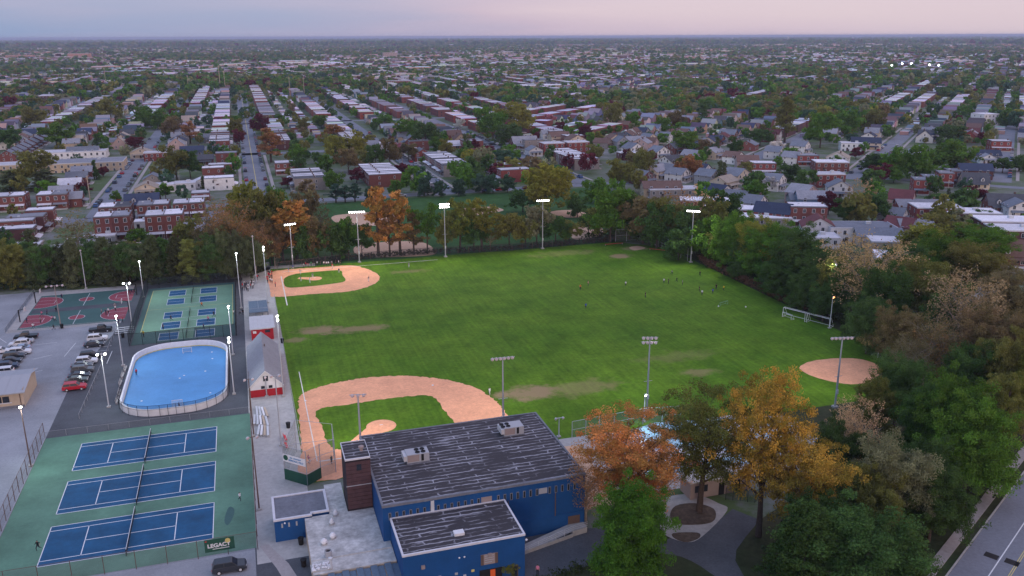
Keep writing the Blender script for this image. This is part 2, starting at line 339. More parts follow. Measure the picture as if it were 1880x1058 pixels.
# ---- streets on the town grid
STREET_U = [-60, 6, 93, 166]; CROSS_V = [401, 580]
def street(name, poly, label): return S(name, MB().sheet(poly, .03), 'road', label)
walk = lambda poly, label: S('sidewalk', MB().prism(poly, .0, .13), 'sidewalk', label)
yel = lambda par, poly, z=.04: MB().sheet(poly, z).build('centre_line', 'line_yellow', par)
SA, SB = 395, 1250
for u, lab, hw in ((-60, 'side street on the left lined with parked cars', 5), (6, 'straight street with a yellow centre line left of centre', 6), (93, 'narrow residential street between brick rows in the centre', 4.5), (166, 'long residential street climbing past white-roofed rows', 5.5)):
    s_ = street('street', rect(u-hw, u+hw, (404 if u > 0 else 388), SB), lab)
    for k in (-1, 1): walk(rect(u+k*(hw+1.0), u+k*(hw+2.6), 412, 572), 'sidewalk %s of the %s' % ('left' if k < 0 else 'right', lab))
    if u == 6: yel(s_, rect(5.85, 6.15, 412, SB-5), .045)
street('cross_street', rect(-20, 240, 396, 405), 'cross street along the far edge of the park')
street('cross_street', rect(-150, 10, 381, 389), 'cross street before the left brick twins')
street('cross_street', rect(-260, 240, 575, 585), 'cross street across the rows in the middle distance')
street('cross_street', rect(-420, 420, 786, 795), 'far cross street beyond the white-roofed rows')
# streets of the turned grid on the right
GB = math.radians(42.8); pB = Vector((math.cos(GB), math.sin(GB))); qB = Vector((math.sin(GB), -math.cos(GB)))
def B2(q, p): v = pB*p+qB*q; return (v.x, v.y)
def BQ(x, y): return (x*qB.x+y*qB.y, x*pB.x+y*pB.y)
q6, p6 = BQ(*((P(1545, 324)+P(1598, 324))/2)[:2]); q7, p7 = BQ(*P(1838, 320)[:2])
for q, p0, p1, lab in ((q6, p6-12, p6+280, 'wide empty street right of centre'), (q7, p7-30, p7+320, 'street lined with parked cars at the right edge'), (q6-66, p6+40, p6+280, 'residential street among the gabled houses right of centre')):
    street('street', [B2(q-5.2, p0), B2(q+5.2, p0), B2(q+5.2, p1), B2(q-5.2, p1)], lab)
    for k in (-1, 1): walk([B2(q+k*7.0, p0+8), B2(q+k*8.6, p0+8), B2(q+k*8.6, p1), B2(q+k*7.0, p1)], 'sidewalk %s of the %s' % ('left' if k < 0 else 'right', lab))
street('cross_street', [B2(q6+5.4, p6-4), B2(q6+5.4, p6+4), B2(q7+90, p6+4), B2(q7+90, p6-4)], 'cross street before the brick twins at right')
# ---- road at the lower right corner
a0, a1 = P(1740, 1058), P(1880, 870); d = (a1-a0).normalized(); nn = Vector((d.y, -d.x, 0))
def along(s, k): v = a0+d*s+nn*k; return (v.x, v.y)
rd = S('road', MB().sheet([along(-60, 0), along(160, 0), along(160, 12.5), along(-60, 12.5)], .03), 'road', 'grey two-way road at the lower right corner')
l0 = P(1815, 1058); off = (l0-a0).dot(nn); l1 = P(1880, 972)
MB().sheet([along(-60, off-.08), along(160, off-.08), along(160, off+.08), along(-60, off+.08)], .036).build('edge_line', 'line_white', rd)
for px, py in ((1820, 1021), (1858, 1033)):
    p = P(px, py); q = (p-a0); s_, k = q.dot(d), q.dot(nn)
    MB().sheet([along(s_-.7, k-.9), along(s_+.7, k-.9), along(s_+.7, k+.9), along(s_-.7, k+.9)], .036).build('asphalt_patch', 'black', rd)
for k in (4.9, 5.15): MB().sheet([along(-60, k+1.2), along(160, k+1.2), along(160, k+1.3), along(-60, k+1.3)], .036).build('centre_line', 'line_yellow', rd)
sw0 = (P(1722, 1058)-a0).dot(nn)
for i in range(70):      # sidewalk slabs
    s_ = -50+i*2.0
    o = MB().prism([along(s_, sw0-1.9), along(s_+1.96, sw0-1.9), along(s_+1.96, sw0-.3), along(s_, sw0-.3)], 0, .14+.008*math.sin(i*2.3))
    if i == 0: swk = S('sidewalk', o, 'sidewalk', 'slabbed sidewalk beside the lower right road')
    else: o.build('slab', 'sidewalk', swk)
S('kerb', MB().prism([along(-60, -.25), along(160, -.25), along(160, -.03), along(-60, -.03)], 0, .15), 'concrete', 'concrete kerb of the lower right road')
# ---- concrete loop, drive and pool at the right of the blue building
def px(*pp): return [P(*q) for q in pp]
S('drive', MB().sheet(px((1285, 985), (1345, 935), (1395, 955), (1370, 985), (1352, 1010), (1350, 1030), (1375, 1075), (1200, 1120), (1060, 1120), (975, 1060), (1120, 1030), (1240, 985)), .036), 'asphalt', 'dark asphalt drive curving past the loop path')
S('loop_path', MB().sheet(smooth(px((1205, 945), (1220, 915), (1275, 908), (1320, 925), (1335, 938), (1290, 985), (1262, 996), (1225, 985), (1208, 965)), 4), .042), 'concrete', 'pale concrete loop path round the big tree')
S('tree_island', MB().prism(smooth(px((1230, 950), (1240, 930), (1275, 925), (1310, 935), (1312, 955), (1290, 963), (1245, 963)), 4), .0, .10), 'soil', 'bare soil island inside the loop path')
S('tree_island', MB().prism(smooth(px((1236, 980), (1280, 979), (1284, 988), (1262, 996), (1240, 990)), 4), .0, .10), 'soil', 'small soil bed below the loop path')
S('planting_bed', MB().sheet(smooth(px((1020, 1058), (1130, 1030), (1230, 1018), (1300, 1050), (1320, 1090), (1050, 1100)), 4), .046), 'wood_floor', 'planting bed with dark grass in front of the drive')
S('pool_deck', MB().sheet([(46.5, 113), (70, 113.5), (97, 112), (99, 132), (88, 136), (52, 136.5), (46.5, 130)], .044), 'concrete', 'pale concrete deck round the swimming pool')
S('dirt_walk', MB().sheet([(45.4, 112), (53, 112), (55, 133), (48, 134), (45.4, 130)], .05), 'dirt_pale', 'trodden earth beside the gym wall')
m = mat('pool_blue', (.32, .55, .66), .25, .5, .35, ns2=.12, na2=.25)
pl = S('swimming_pool', MB().sheet([(60, 118), (86, 117), (93, 124), (93, 134), (72, 137.5), (60, 134)], .056), 'pool_blue', 'pale blue swimming pool behind the orange trees')
MB().prism([(66, 121), (79, 120.5), (79, 126), (66, 127)], .056, .09).build('pool_cover', 'white_paint', pl)
MB().prism([(81, 128), (90, 127), (90, 132.5), (82, 134)], .056, .09).build('pool_cover', 'white_paint', pl)
# ---- diamonds
def diamond(label, dirt, grass=None, mound=None, m='dirt', z=.06):
    o = S('infield', MB().sheet(dirt, z), m, label)
    if grass: MB().sheet(grass, z+.014).build('infield_grass', 'field_grass', o)
    if mound:
        c, r, tail = mound
        MB().lathe([(r, 0), (r*.6, .12), (.01, .24)], (c.x, c.y, z+.016), 24).build('mound', 'dirt', o)
        if tail:
            t_ = Vector(tail); dd = (t_-c).normalized(); n2 = Vector((-dd.y, dd.x, 0)); MB().sheet([c+n2*r*.8, t_+n2*.9, t_-n2*.9, c-n2*r*.8], z+.022).build('pitch_strip', 'dirt', o)
        MB().cbox((c.x, c.y, z+.28), (.6, .15, .04)).build('pitching_rubber', 'white_paint', o)
    return o
jit = lambda pts, a: [(p[0]+R.uniform(-a, a), p[1]+R.uniform(-a, a)) for p in pts]
d1 = diamond('near infield of orange dirt with foul line and mound', jit(smooth([(4.8, 137), (5.9, 150), (6.4, 165), (7.4, 172.0), (10.5, 175.2), (15.6, 177.1), (22, 177.8), (29.3, 176.6), (35, 173.8), (39.6, 170.2), (43.6, 164.5), (45.6, 157), (46, 149.4), (45.6, 138), (36, 136.5), (20, 135.5), (9, 134)], 14), .24),
             jit(smooth([(10.6, 147.5), (10.2, 156), (9.9, 163.6), (16, 164.5), (23, 165.0), (29, 164.8), (33.6, 163.2), (34.4, 156), (35.0, 150), (35, 144.2), (26, 143.6), (16, 144.3), (12.5, 144.8)], 9), .22), (P(700, 783), 2.9, tuple(P(640, 822))))
MB().sheet(rect(7.93, 8.12, 141.5, 186), .085).build('foul_line', 'chalk', d1)
MB().sheet(rect(8.3, 46, 141.15, 141.5), .085).build('foul_line', 'chalk', d1)
for (x, y) in ((8.1, 169), (35, 169), (35, 142)): MB().cbox((x, y, .12), (.4, .4, .08)).build('base', 'white_paint', d1)
d2 = diamond('far left infield of orange dirt with green centre', jit(smooth([(4.5, 252), (5.6, 247.6), (14, 247.3), (26.7, 246.7), (33.7, 250.7), (37.7, 257.7), (37.6, 264), (35.5, 270.5), (31, 276.8), (20, 277.6), (8, 277.6), (4.6, 272)], 10), .25),
             jit(smooth(px((521, 516), (526, 509), (545, 503), (585, 499), (624, 497), (629, 506), (633, 517), (600, 523), (560, 527), (527, 528)), 4), .08), (P(578, 512), 2.2, tuple(P(548, 511))))
MB().sheet(rect(8.35, 8.65, 238, 270), .085).build('foul_line', 'chalk', d2)
MB().sheet(rect(9, 60, 274.9, 275.2), .085).build('foul_line', 'chalk', d2)
diamond('right infield of orange dirt by the road trees', jit(smooth(px((1468, 676), (1480, 667), (1505, 661), (1550, 658), (1590, 662), (1625, 680), (1610, 700), (1560, 706), (1510, 697), (1480, 686)), 6), .1))
for pts, lab in (((( 610, 398), (640, 393), (720, 388), (735, 398), (715, 412), (640, 416), (615, 408)), 'bare infield beyond the orange trees at left'), (((650, 455), (690, 446), (770, 444), (800, 462), (780, 470), (670, 472)), 'bare infield just behind the outfield fence'),
                 (((835, 392), (850, 383), (900, 380), (925, 386), (900, 392), (860, 397)), 'bare infield by the park street'), (((1010, 390), (1040, 386), (1080, 388), (1085, 396), (1040, 400)), 'bare infield beside the big yellow-green tree'), (((1048, 428), (1060, 418), (1095, 414), (1110, 428), (1090, 438), (1055, 440)), 'bare infield corner near the red benches')):
    diamond(lab, smooth(px(*pts), 4), m='dirt_pale')
S('corner_pad', MB().sheet(smooth(px((1155, 455), (1170, 452), (1185, 456), (1165, 460)), 4), .06), 'dirt_pale', 'sandy patch in the far corner of the field')
# ---- tennis courts
ts = S('tennis_court_surround', MB().sheet(rect(-39.8, -3.0, 117, 166.4), .04), 'court_green', 'green surround of the three tennis courts')
def lines(mb, segs, z, w=.06):
    for x0, y0, x1, y1 in segs: mb.box(min(x0, x1)-w, max(x0, x1)+w, min(y0, y1)-w, max(y0, y1)+w, z, z+.004)
    return mb
TC = [151.0, 136.2, 121.4]
for k, y0 in enumerate(TC):
    x0, x1, y1 = -33., -9.2, y0+10.97
    c_ = MB().box(x0-.05, x1+.05, y0-.05, y1+.05, .041, .052).build('court', 'court_blue', ts)
    xm = (x0+x1)/2; i0, i1 = y0+1.37, y1-1.37
    lines(MB(), [(x0, y0, x1, y0), (x0, y1, x1, y1), (x0, y0, x0, y1), (x1, y0, x1, y1), (x0, i0, x1, i0), (x0, i1, x1, i1), (xm-6.4, i0, xm-6.4, i1), (xm+6.4, i0, xm+6.4, i1), (xm-6.4, (y0+y1)/2, xm+6.4, (y0+y1)/2)], .053, .065).build('court_line', 'line_white', c_)
    n_ = thing('tennis_net', 'dark tennis net across the %s blue tennis court' % ('farthest', 'middle', 'nearest')[k], 'net', (xm, y0, .05), 0, 'tennis nets')
    for yy in (-.9, 11.87): MB().tube((0, yy, 0), (0, yy, 1.1), .05).build('net_post', 'black', n_)
    MB().box(-.02, .02, -.9, 11.87, .05, .95).build('netting', 'netting', n_); MB().box(-.03, .03, -.9, 11.87, .95, 1.03).build('net_tape', 'line_white', n_)
MB().sheet(smooth(px((412, 955), (420, 932), (430, 935), (428, 950), (418, 965)), 4), .0445).build('damp_stain', 'court_green_dark', ts)
# ---- basketball
bs = S('basketball_courts', MB().sheet(rect(-59.3, -33.6, 238, 269.6), .04), 'court_green_dark', 'two dark green basketball courts with red keys')
MB().sheet(rect(-58.9, -33.6, 252.0, 255.6), .0445).build('middle_strip', 'asphalt', bs)
def arc(cx, cy, r, a0, a1, n=20): return [(cx+r*math.cos(math.radians(a0+(a1-a0)*i/n)), cy+r*math.sin(math.radians(a0+(a1-a0)*i/n))) for i in range(n+1)]
def strip(mb, pts, w, z, closed=False):
    pp = list(pts)+([pts[0]] if closed else [])
    for a, b_ in zip(pp, pp[1:]):
        a, b_ = Vector((a[0], a[1], 0)), Vector((b_[0], b_[1], 0)); dd = (b_-a)
        if dd.length < 1e-5: continue
        dd.normalize(); nn2 = Vector((-dd.y, dd.x, 0))*w; zz = Vector((0, 0, z)); mb.face([a-nn2+zz, b_-nn2+zz, b_+nn2+zz, a+nn2+zz])
    return mb
for yc in (245., 262.4):
    for sx, x in ((1, -59.1), (-1, -33.8)):
        half = [(x, yc-5.6)]+[(x+sx*(1.2+5.4*math.cos(math.radians(a))), yc+5.6*math.sin(math.radians(a))) for a in range(-90, 91, 9)]+[(x, yc+5.6)]
        MB().sheet(half, .046).build('key', 'court_red', bs); strip(MB(), half, .05, .05).build('court_line', 'line_white', bs)
        strip(MB(), [(x, yc-1.8), (x+sx*4.6, yc-1.8), (x+sx*4.6, yc+1.8), (x, yc+1.8)], .045, .05).build('court_line', 'line_white', bs)
    ring = arc(-46.3, yc, 2.0, 0, 360); MB().sheet(ring[:-1], .046).build('centre_circle', 'court_red', bs); strip(MB(), ring, .05, .05).build('court_line', 'line_white', bs)
    MB().sheet(rect(-46.38, -46.26, yc-6.3, yc+6.3), .053).build('court_line', 'line_white', bs)
hk = 0
for (x, y, sx, lab) in ((-60, 245.2, 1, 'basketball hoop by the parked cars at near left'), (-59.5, 262.6, 1, 'basketball hoop at the far left corner under the trees'), (-32.9, 262.5, -1, 'basketball hoop at far right beside the pickleball fence'), (-33.2, 245, -1, 'basketball hoop at near right beside the pickleball fence')):
    h_ = thing('basketball_hoop', lab, 'hoop', (x, y, .04), 0 if sx > 0 else PI, 'basketball hoops')
    MB().box(-.12, .12, -.12, .12, 0, 3.3).build('pole', 'black', h_); MB().tube((0, 0, 3.2), (1.5, 0, 3.5), .09).build('arm', 'black', h_)
    bb = MB().box(1.5, 1.56, -.9, .9, 2.9, 4.0).build('backboard', 'white_paint', h_)
    strip(MB(), [(a, b_) for a, b_ in arc(1.85, 0, .23, 0, 360, 12)], .02, 3.05).build('rim', 'bench_red', h_)
# ---- pickleball
pk = S('pickleball_courts', MB().sheet(rect(-30, -5.6, 216.4, 267.6), .04), 'court_green_dark', 'green pickleball courts with small blue boxes behind fencing')
MB().sheet(rect(-28.6, -6.1, 225.7, 265.2), .0445).build('playing_area', 'court_lime', pk)
strip(MB(), rect(-28.6, -6.1, 225.7, 265.2), .06, .05, True).build('court_line', 'line_yellow', pk)
strip(MB(), [(-28.6, 245.4), (-6.1, 245.4)], .05, .05).build('court_line', 'line_yellow', pk)
MB().sheet(rect(-19.2, -15.7, 217.6, 225.6), .0445).build('playing_area', 'court_lime', pk)
for y in (258., 249.1, 236.1, 227.1, 218.): 
    for x in (-23.9, -15.2):
        c_ = MB().box(x, x+4.6, y, y+5.5, .041, .052).build('blue_box', 'court_blue', pk)
        lines(MB(), [(x, y, x, y+5.5), (x+4.6, y, x+4.6, y+5.5), (x, y+2.75, x+4.6, y+2.75), (x, y, x+4.6, y), (x, y+5.5, x+4.6, y+5.5)], .053, .05).build('court_line', 'line_white', c_)
    strip(MB(), rect(-23.9, -10.6, y-.3, y+5.8), .04, .05, True).build('court_line', 'line_white', pk)
for k, y in enumerate((257.7, 248.8, 235.8, 226.8, 217.6)):
    n_ = thing('pickleball_net', 'low dark pickleball net, %s from the far fence' % ORD[k], 'net', (-17.3, y, .05), 0, 'pickleball nets')
    for yy in (0, 6.1): MB().tube((0, yy, 0), (0, yy, .95), .04).build('net_post', 'black', n_)
    MB().box(-.02, .02, 0, 6.1, .05, .9).build('netting', 'netting', n_)
# ---- hockey rink
rk = rrect(-28.2, -7.2, 170.6, 211.5, 8.2)
ri = rrect(-27.82, -7.58, 170.98, 211.12, 7.82)
rs = S('hockey_rink', MB().sheet(rk, .05), 'rink_blue', 'bright blue street hockey rink with rounded corners')
rb = thing('rink_boards', 'white rounded boards round the blue hockey rink', 'rink boards')
for i in range(len(rk)):
    a, b_, c_, dd = rk[i], rk[(i+1) % len(rk)], ri[(i+1) % len(rk)], ri[i]
    MB().prism([a, b_, c_, dd], .05, 1.45).build('board_panel', 'white_paint', rb)
    MB().prism([ri[i], ri[(i+1) % len(rk)], (ri[(i+1) % len(rk)][0]*.999-.018, ri[(i+1) % len(rk)][1]*.9995+.095), (ri[i][0]*.999-.018, ri[i][1]*.9995+.095)], .05, .25).build('kick_plate', 'line_yellow', rb) if 8 <= i <= 26 else None
ny = lambda p: P(*p)
for k, (x, y, lab) in enumerate(((-16.5, 206.5, 'white hockey goal at the far end of the blue rink'), (-17.0, 174.6, 'white hockey goal at the near end of the blue rink'))):
    g_ = thing('hockey_goal', lab, 'goal', (x, y, .055), 0 if k == 0 else PI, 'hockey goals')
    fr = MB(); fr.path([(-1, 0, 0), (-1, 0, 1.3), (1, 0, 1.3), (1, 0, 0)], .05); fr.path([(-1, 0, 0), (-.8, 1, 0), (.8, 1, 0), (1, 0, 0)], .04); fr.build('frame', 'white_paint', g_)
    MB().face([(-1, 0, 1.3), (1, 0, 1.3), (.8, 1, .02), (-.8, 1, .02)]).face([(-1, 0, 0), (-1, 0, 1.3), (-.8, 1, .02)]).face([(1, 0, 0), (1, 0, 1.3), (.8, 1, .02)]).build('goal_net', 'netting_white', g_)
for k, (x, y) in enumerate(((377, 682), (389, 647), (390, 659), (338, 690), (330, 695), (260, 737), (386, 722))):
    p = P(x, y); tag(MB().lathe([(.22, 0), (.22, .03), (.1, .035)], (0, 0, 0), 10).build('floor_marker', 'white_paint', None, (p.x, p.y, .055)), 'white floor marker on the blue rink, %s from the left' % ORD[[260, 330, 338, 377, 386, 389, 390].index(x)], 'marker', 'rink markers')
# ================================================================ FENCES
def fence(name, label, pts, h, sp, postm, fab, z=.03, rail=True, pr_=.04, mid=False, group=None, y0=0.05):
    t_ = thing(name, label, 'fence', (pts[0][0], pts[0][1], z), group=group); o = Vector((pts[0][0], pts[0][1], 0)); pm = MB().tube((0, 0, 0), (0, 0, h), pr_, n=5).mesh('post', postm); fm = MB(); rm = MB()
    for a, b_ in zip(pts, pts[1:]):
        a = Vector((a[0], a[1], 0))-o; b_ = Vector((b_[0], b_[1], 0))-o; n_ = max(1, round((b_-a).length/sp))
        for i in range(n_): add('post', pm, t_, a.lerp(b_, i/n_))
        fm.face([a+Vector((0, 0, y0)), b_+Vector((0, 0, y0)), b_+Vector((0, 0, h)), a+Vector((0, 0, h))]); rm.tube(a+Vector((0, 0, h)), b_+Vector((0, 0, h)), pr_*.7, n=4)
        if mid: rm.tube(a+Vector((0, 0, h/2)), b_+Vector((0, 0, h/2)), pr_*.6, n=4)
    add('post', pm, t_, b_); fm.build('mesh_panel', fab, t_)
    if rail: rm.build('rail', postm, t_)
    return t_
rim = [(p[0], p[1]) for p in rrect(-28.5, -6.9, 170.3, 211.8, 8.5, 6)]
rim2 = [p for p in rim[-7:]+rim[:7]]
fence('rink_fence', 'dark chain-link fence on posts round the near end of the rink', [(-28.5, 184)]+rim2+[(-6.9, 196)], 2.4, 1.8, 'black', 'chain_dark', mid=False, pr_=.045, y0=1.46)
fence('tennis_fence', 'rusty chain-link fence left of the tennis courts', [(-40.1, 167), (-40.1, 100)], 3.0, 3, 'steel_brown', 'chain_link', pr_=.06, mid=True)
fence('tennis_fence', 'chain-link fence along the near end of the tennis courts', [(-40.1, 116.9), (-2.8, 116.4)], 3.0, 4.2, 'steel_brown', 'chain_link', pr_=.05)
fence('tennis_fence', 'brown chain-link fence between the tennis courts and the walk', [(-2.8, 116.4), (-2.8, 182)], 3.0, 3.6, 'steel_brown', 'chain_link', pr_=.05)
fence('tennis_fence', 'low chain-link fence between the tennis courts and the rink asphalt', [(-40.1, 166.9), (-3.2, 166.9)], 1.2, 3.6, 'steel', 'chain_link', pr_=.03)
fence('windscreen_fence', 'dark windscreen fence on the left of the pickleball courts', [(-30.3, 216), (-30.3, 268)], 3.4, 3.2, 'black', 'windscreen', pr_=.06)
fence('windscreen_fence', 'dark fence along the far end of the pickleball courts', [(-30.3, 268.1), (-5.2, 268.1)], 3.2, 3.2, 'black', 'chain_dark', pr_=.06)
fence('windscreen_fence', 'tall dark windscreen on the right of the pickleball courts', [(-5.2, 268), (-5.2, 216)], 3.6, 3.2, 'black', 'windscreen', pr_=.06)
fence('windscreen_fence', 'dark see-through fence between the pickleball courts and rink', [(-30.3, 215.9), (-5.2, 215.9)], 3.2, 3.0, 'black', 'chain_dark', pr_=.06)
fence('lot_fence', 'low fence on a kerb between parking lot and basketball', [(-61.6, 236.2), (-62, 274)], 1.3, 3, 'steel', 'chain_dark')
fence('lot_fence', 'long low rail fence from the right car row to the rink apron', [(-34.8, 236), (-34.7, 205), (-35.2, 174)], 1.1, 3, 'steel', 'chain_link')
fence('lot_fence', 'low fence at the near edge of the basketball courts', [(-61, 236.1), (-36, 236.1)], .8, 3.2, 'steel', 'chain_link')
fence('field_fence', 'waist-high grey chain-link fence along the left side of the field', [(5.8, 146), (5.6, 180), (5.6, 214), (5.4, 246)], 1.3, 3, 'steel', 'chain_link', mid=False)
far = [(p.x, p.y) for p in px((510, 497), (640, 480), (760, 470), (940, 461), (1050, 451), (1130, 444))]
fence('outfield_fence', 'brownish chain-link fence along the far side of the field', far, 2.6, 4, 'steel_brown', 'chain_dark', pr_=.05)
fence('corner_fence', 'tall grey chain-link backstop fence in the far right corner', [(p.x, p.y) for p in px((1130, 444), (1190, 441), (1215, 458), (1262, 480))], 4.5, 4, 'steel', 'chain_link', mid=True, pr_=.06)
fence('dugout_fence', 'chain-link dugout fence behind the far left infield', [(p.x, p.y) for p in px((505, 500), (515, 484), (580, 478), (650, 471))], 3.0, 3.4, 'steel_brown', 'chain_link', mid=True)
fence('pool_fence', 'grey chain-link backstop panels between the pool and the field', [(p.x, p.y) for p in px((1050, 805), (1100, 795), (1180, 780), (1250, 775))], 3.4, 3.6, 'alu', 'backstop_mesh', mid=True, pr_=.06)
fence('backstop_fence', 'greenish chain-link fence behind the right infield', [(p.x, p.y) for p in px((1588, 648), (1660, 676), (1730, 700))], 3.0, 3.4, 'alu', 'backstop_mesh', pr_=.05)
# ---- banner on the tennis fence
def text(s, name, size, m, parent, loc, rot, bold=.0):
    c_ = bpy.data.curves.new(name, 'FONT'); c_.body = s; c_.size = size; c_.align_x = 'CENTER'; c_.align_y = 'CENTER'; c_.extrude = .008; c_.offset = bold
    o = bpy.data.objects.new('tmp', c_); col.objects.link(o); dg = bpy.context.evaluated_depsgraph_get(); me = bpy.data.meshes.new_from_object(o.evaluated_get(dg)); bpy.data.objects.remove(o)
    me.materials.clear(); me.materials.append(MT[m]); o = add(name, me, parent, loc); o.rotation_euler = rot; return o
pL, pR = P(349, 1004, 2.4), P(391, 997, 2.4)
bn = thing('banner', 'dark green LEGACY banner tied to the near tennis fence', 'banner', (-8.0, 116.25, 1.0))
MB().box(-2.05, 2.05, -.02, .02, 0, 2.0).build('cloth', 'dark_green', bn)
text('LEGACY', 'lettering', .85, 'white_paint', bn, (-.1, -.04, .95), (PI/2, 0, 0), .03)
MB().lathe([(.36, 0), (.36, .02)], (0, 0, 0), 16).build('ball_emblem', 'line_yellow', bn, (1.15, -.03, 1.5)).rotation_euler = (PI/2, 0, 0)
MB().box(-1.0, 1.3, -.03, -.021, .35, .45).build('small_print', 'white_paint', bn); MB().box(-1.95, -1.7, -.03, -.021, 1.7, 1.85).build('logo', 'bench_red', bn)
# ================================================================ BACKSTOP of the near diamond
bk = thing('backstop', 'chain-link backstop with dark green pads and white name board', 'backstop', (5.7, 133.4, .05))
o = Vector((5.7, 133.4, 0)); ptsb = [P(545, 830)-o, P(524, 880)-o, P(565, 892)-o, P(590, 878)-o, P(617, 868)-o, P(613, 838)-o]
for p in ptsb: MB().tube((p.x, p.y, 0), (p.x, p.y, 6.3), .07).build('post', 'steel', bk)
mesh_ = MB(); rl = MB()
for a, b_ in zip(ptsb, ptsb[1:]):
    mesh_.face([(a.x, a.y, .1), (b_.x, b_.y, .1), (b_.x, b_.y, 6.3), (a.x, a.y, 6.3)])
    for zz in (2.1, 4.2, 6.3): rl.tube((a.x, a.y, zz), (b_.x, b_.y, zz), .04, n=4)
for a, b_ in ((0, 5), (1, 4)): rl.tube((ptsb[a].x, ptsb[a].y, 6.3), (ptsb[b_].x, ptsb[b_].y, 6.3), .04, n=4)
mesh_.build('mesh_panel', 'backstop_mesh', bk); rl.build('rail', 'steel', bk)
cen = Vector((8.5, 140, 0))-o
for a, b_ in ((1, 2), (2, 3)):
    a, b_ = ptsb[a], ptsb[b_]; nn2 = Vector((b_.y-a.y, a.x-b_.x, 0)).normalized()*.08
    if nn2.dot(cen) > 0: nn2 = -nn2
    MB().prism([a+nn2*.3, b_+nn2*.3, b_+nn2*1.3, a+nn2*1.3], 0, 2.0).build('pad', 'dark_green', bk)
a, b_ = ptsb[1], ptsb[2]; dd = (b_-a); ln = dd.length; an = math.atan2(dd.y, dd.x); nn2 = Vector((dd.y, -dd.x, 0)).normalized()
sg = MB().box(0, ln*1.0, -.03, .03, 0, 1.35).build('name_board', 'white_paint', bk, a+nn2*.12+Vector((0, 0, 3.5))); sg.rotation_euler = (0, 0, an)
mat('sign_blue', (.06, .22, .45)); 
text('MEMORIAL FIELD', 'lettering', .42, 'sign_blue', sg, (ln*.58, -.045, .45), (PI/2, 0, 0), .012)
for i in range(12):
    if i != 3: MB().box(ln*.32+i*.2, ln*.32+i*.2+.13, -.05, -.035, .80+.02*(i % 3), 1.08).build('worn_letter', 'sign_blue', sg)
MB().lathe([(.5, 0), (.5, .02)], (0, 0, 0), 18).build('emblem', 'dark_green', sg, (.62, -.04, .75)).rotation_euler = (PI/2, 0, 0)
# ================================================================ BUILDINGS of the recreation centre
def wins(mb_name, parent, wall, y, xs, z0, z1, w_, m='glass', d_=.06):
    for x in xs: MB().box(x-w_/2, x+w_/2, y-d_, y+.02, z0, z1).build(mb_name, m, parent)
def roof_streaks(name, base, streak):
    m = bpy.data.materials.new(name); m.use_nodes = True; MT[name] = m; t = m.node_tree; b = t.nodes['Principled BSDF']; b.inputs['Roughness'].default_value = .9; n = t.nodes; l = t.links
    g = n.new('ShaderNodeNewGeometry'); bt = n.new('ShaderNodeTexBrick'); bt.inputs['Scale'].default_value = 1; bt.inputs['Brick Width'].default_value = 6.5; bt.inputs['Row Height'].default_value = .95; bt.inputs['Mortar Size'].default_value = .16; bt.inputs['Mortar Smooth'].default_value = .6; bt.offset = .37
    nz_ = n.new('ShaderNodeTexNoise'); nz_.inputs['Scale'].default_value = .9; nz_.inputs['Detail'].default_value = 6; l.new(g.outputs['Position'], nz_.inputs['Vector'])
    v = n.new('ShaderNodeVectorMath'); v.operation = 'MULTIPLY_ADD'; l.new(nz_.outputs['Color'], v.inputs[0]); v.inputs[1].default_value = (1.6, .55, 0); l.new(g.outputs['Position'], v.inputs[2]); l.new(v.outputs[0], bt.inputs['Vector'])
    n2 = n.new('ShaderNodeTexNoise'); n2.inputs['Scale'].default_value = .35; n2.inputs['Detail'].default_value = 7; n2.inputs['Roughness'].default_value = .7; m2_ = n.new('ShaderNodeMapping'); m2_.inputs['Scale'].default_value = (.45, 1.9, 1); l.new(g.outputs['Position'], m2_.inputs[0]); l.new(m2_.outputs[0], n2.inputs['Vector'])
    r = n.new('ShaderNodeMapRange'); r.inputs['From Min'].default_value = .42; r.inputs['From Max'].default_value = .58; l.new(n2.outputs[0], r.inputs['Value'])
    r2 = n.new('ShaderNodeMapRange'); r2.inputs['From Min'].default_value = .60; r2.inputs['From Max'].default_value = .72; l.new(n2.outputs[0], r2.inputs['Value'])
    mu = n.new('ShaderNodeMath'); mu.operation = 'MULTIPLY'; l.new(bt.outputs['Fac'], mu.inputs[0]); l.new(r.outputs[0], mu.inputs[1])
    mu2 = n.new('ShaderNodeMath'); mu2.operation = 'MAXIMUM'; l.new(mu.outputs[0], mu2.inputs[0]); l.new(r2.outputs[0], mu2.inputs[1])
    x = n.new('ShaderNodeMix'); x.data_type = 'RGBA'; x.inputs['A'].default_value = (*base, 1); x.inputs['B'].default_value = (*streak, 1); l.new(mu2.outputs[0], x.inputs['Factor']); l.new(x.outputs['Result'], b.inputs['Base Color'])
roof_streaks('gym_roof', (.040, .036, .042), (.36, .36, .40))
gy = thing('recreation_centre', 'large blue gym building with streaked dark flat roof', 'building', (14.5, 107.5, 0))
GX, GY, GH = 30.7, 23., 9.
MB().box(0, GX, 0, GY, 0, GH-.25).build('wall', 'blue_wall', gy)
MB().box(.15, GX-.15, .15, GY-.15, GH-.24, GH).build('roof', 'gym_roof', gy)
for (x0, x1, y0, y1) in ((-.08, GX+.08, -.08, .22), (-.08, GX+.08, GY-.22, GY+.08), (-.08, .22, .22, GY-.22), (GX-.22, GX+.08, .22, GY-.22)): MB().box(x0, x1, y0, y1, GH-.24, GH+.14).build('parapet', 'membrane_grey', gy)
xs = [x for x in np.arange(1.0, 29.8, 1.0)]
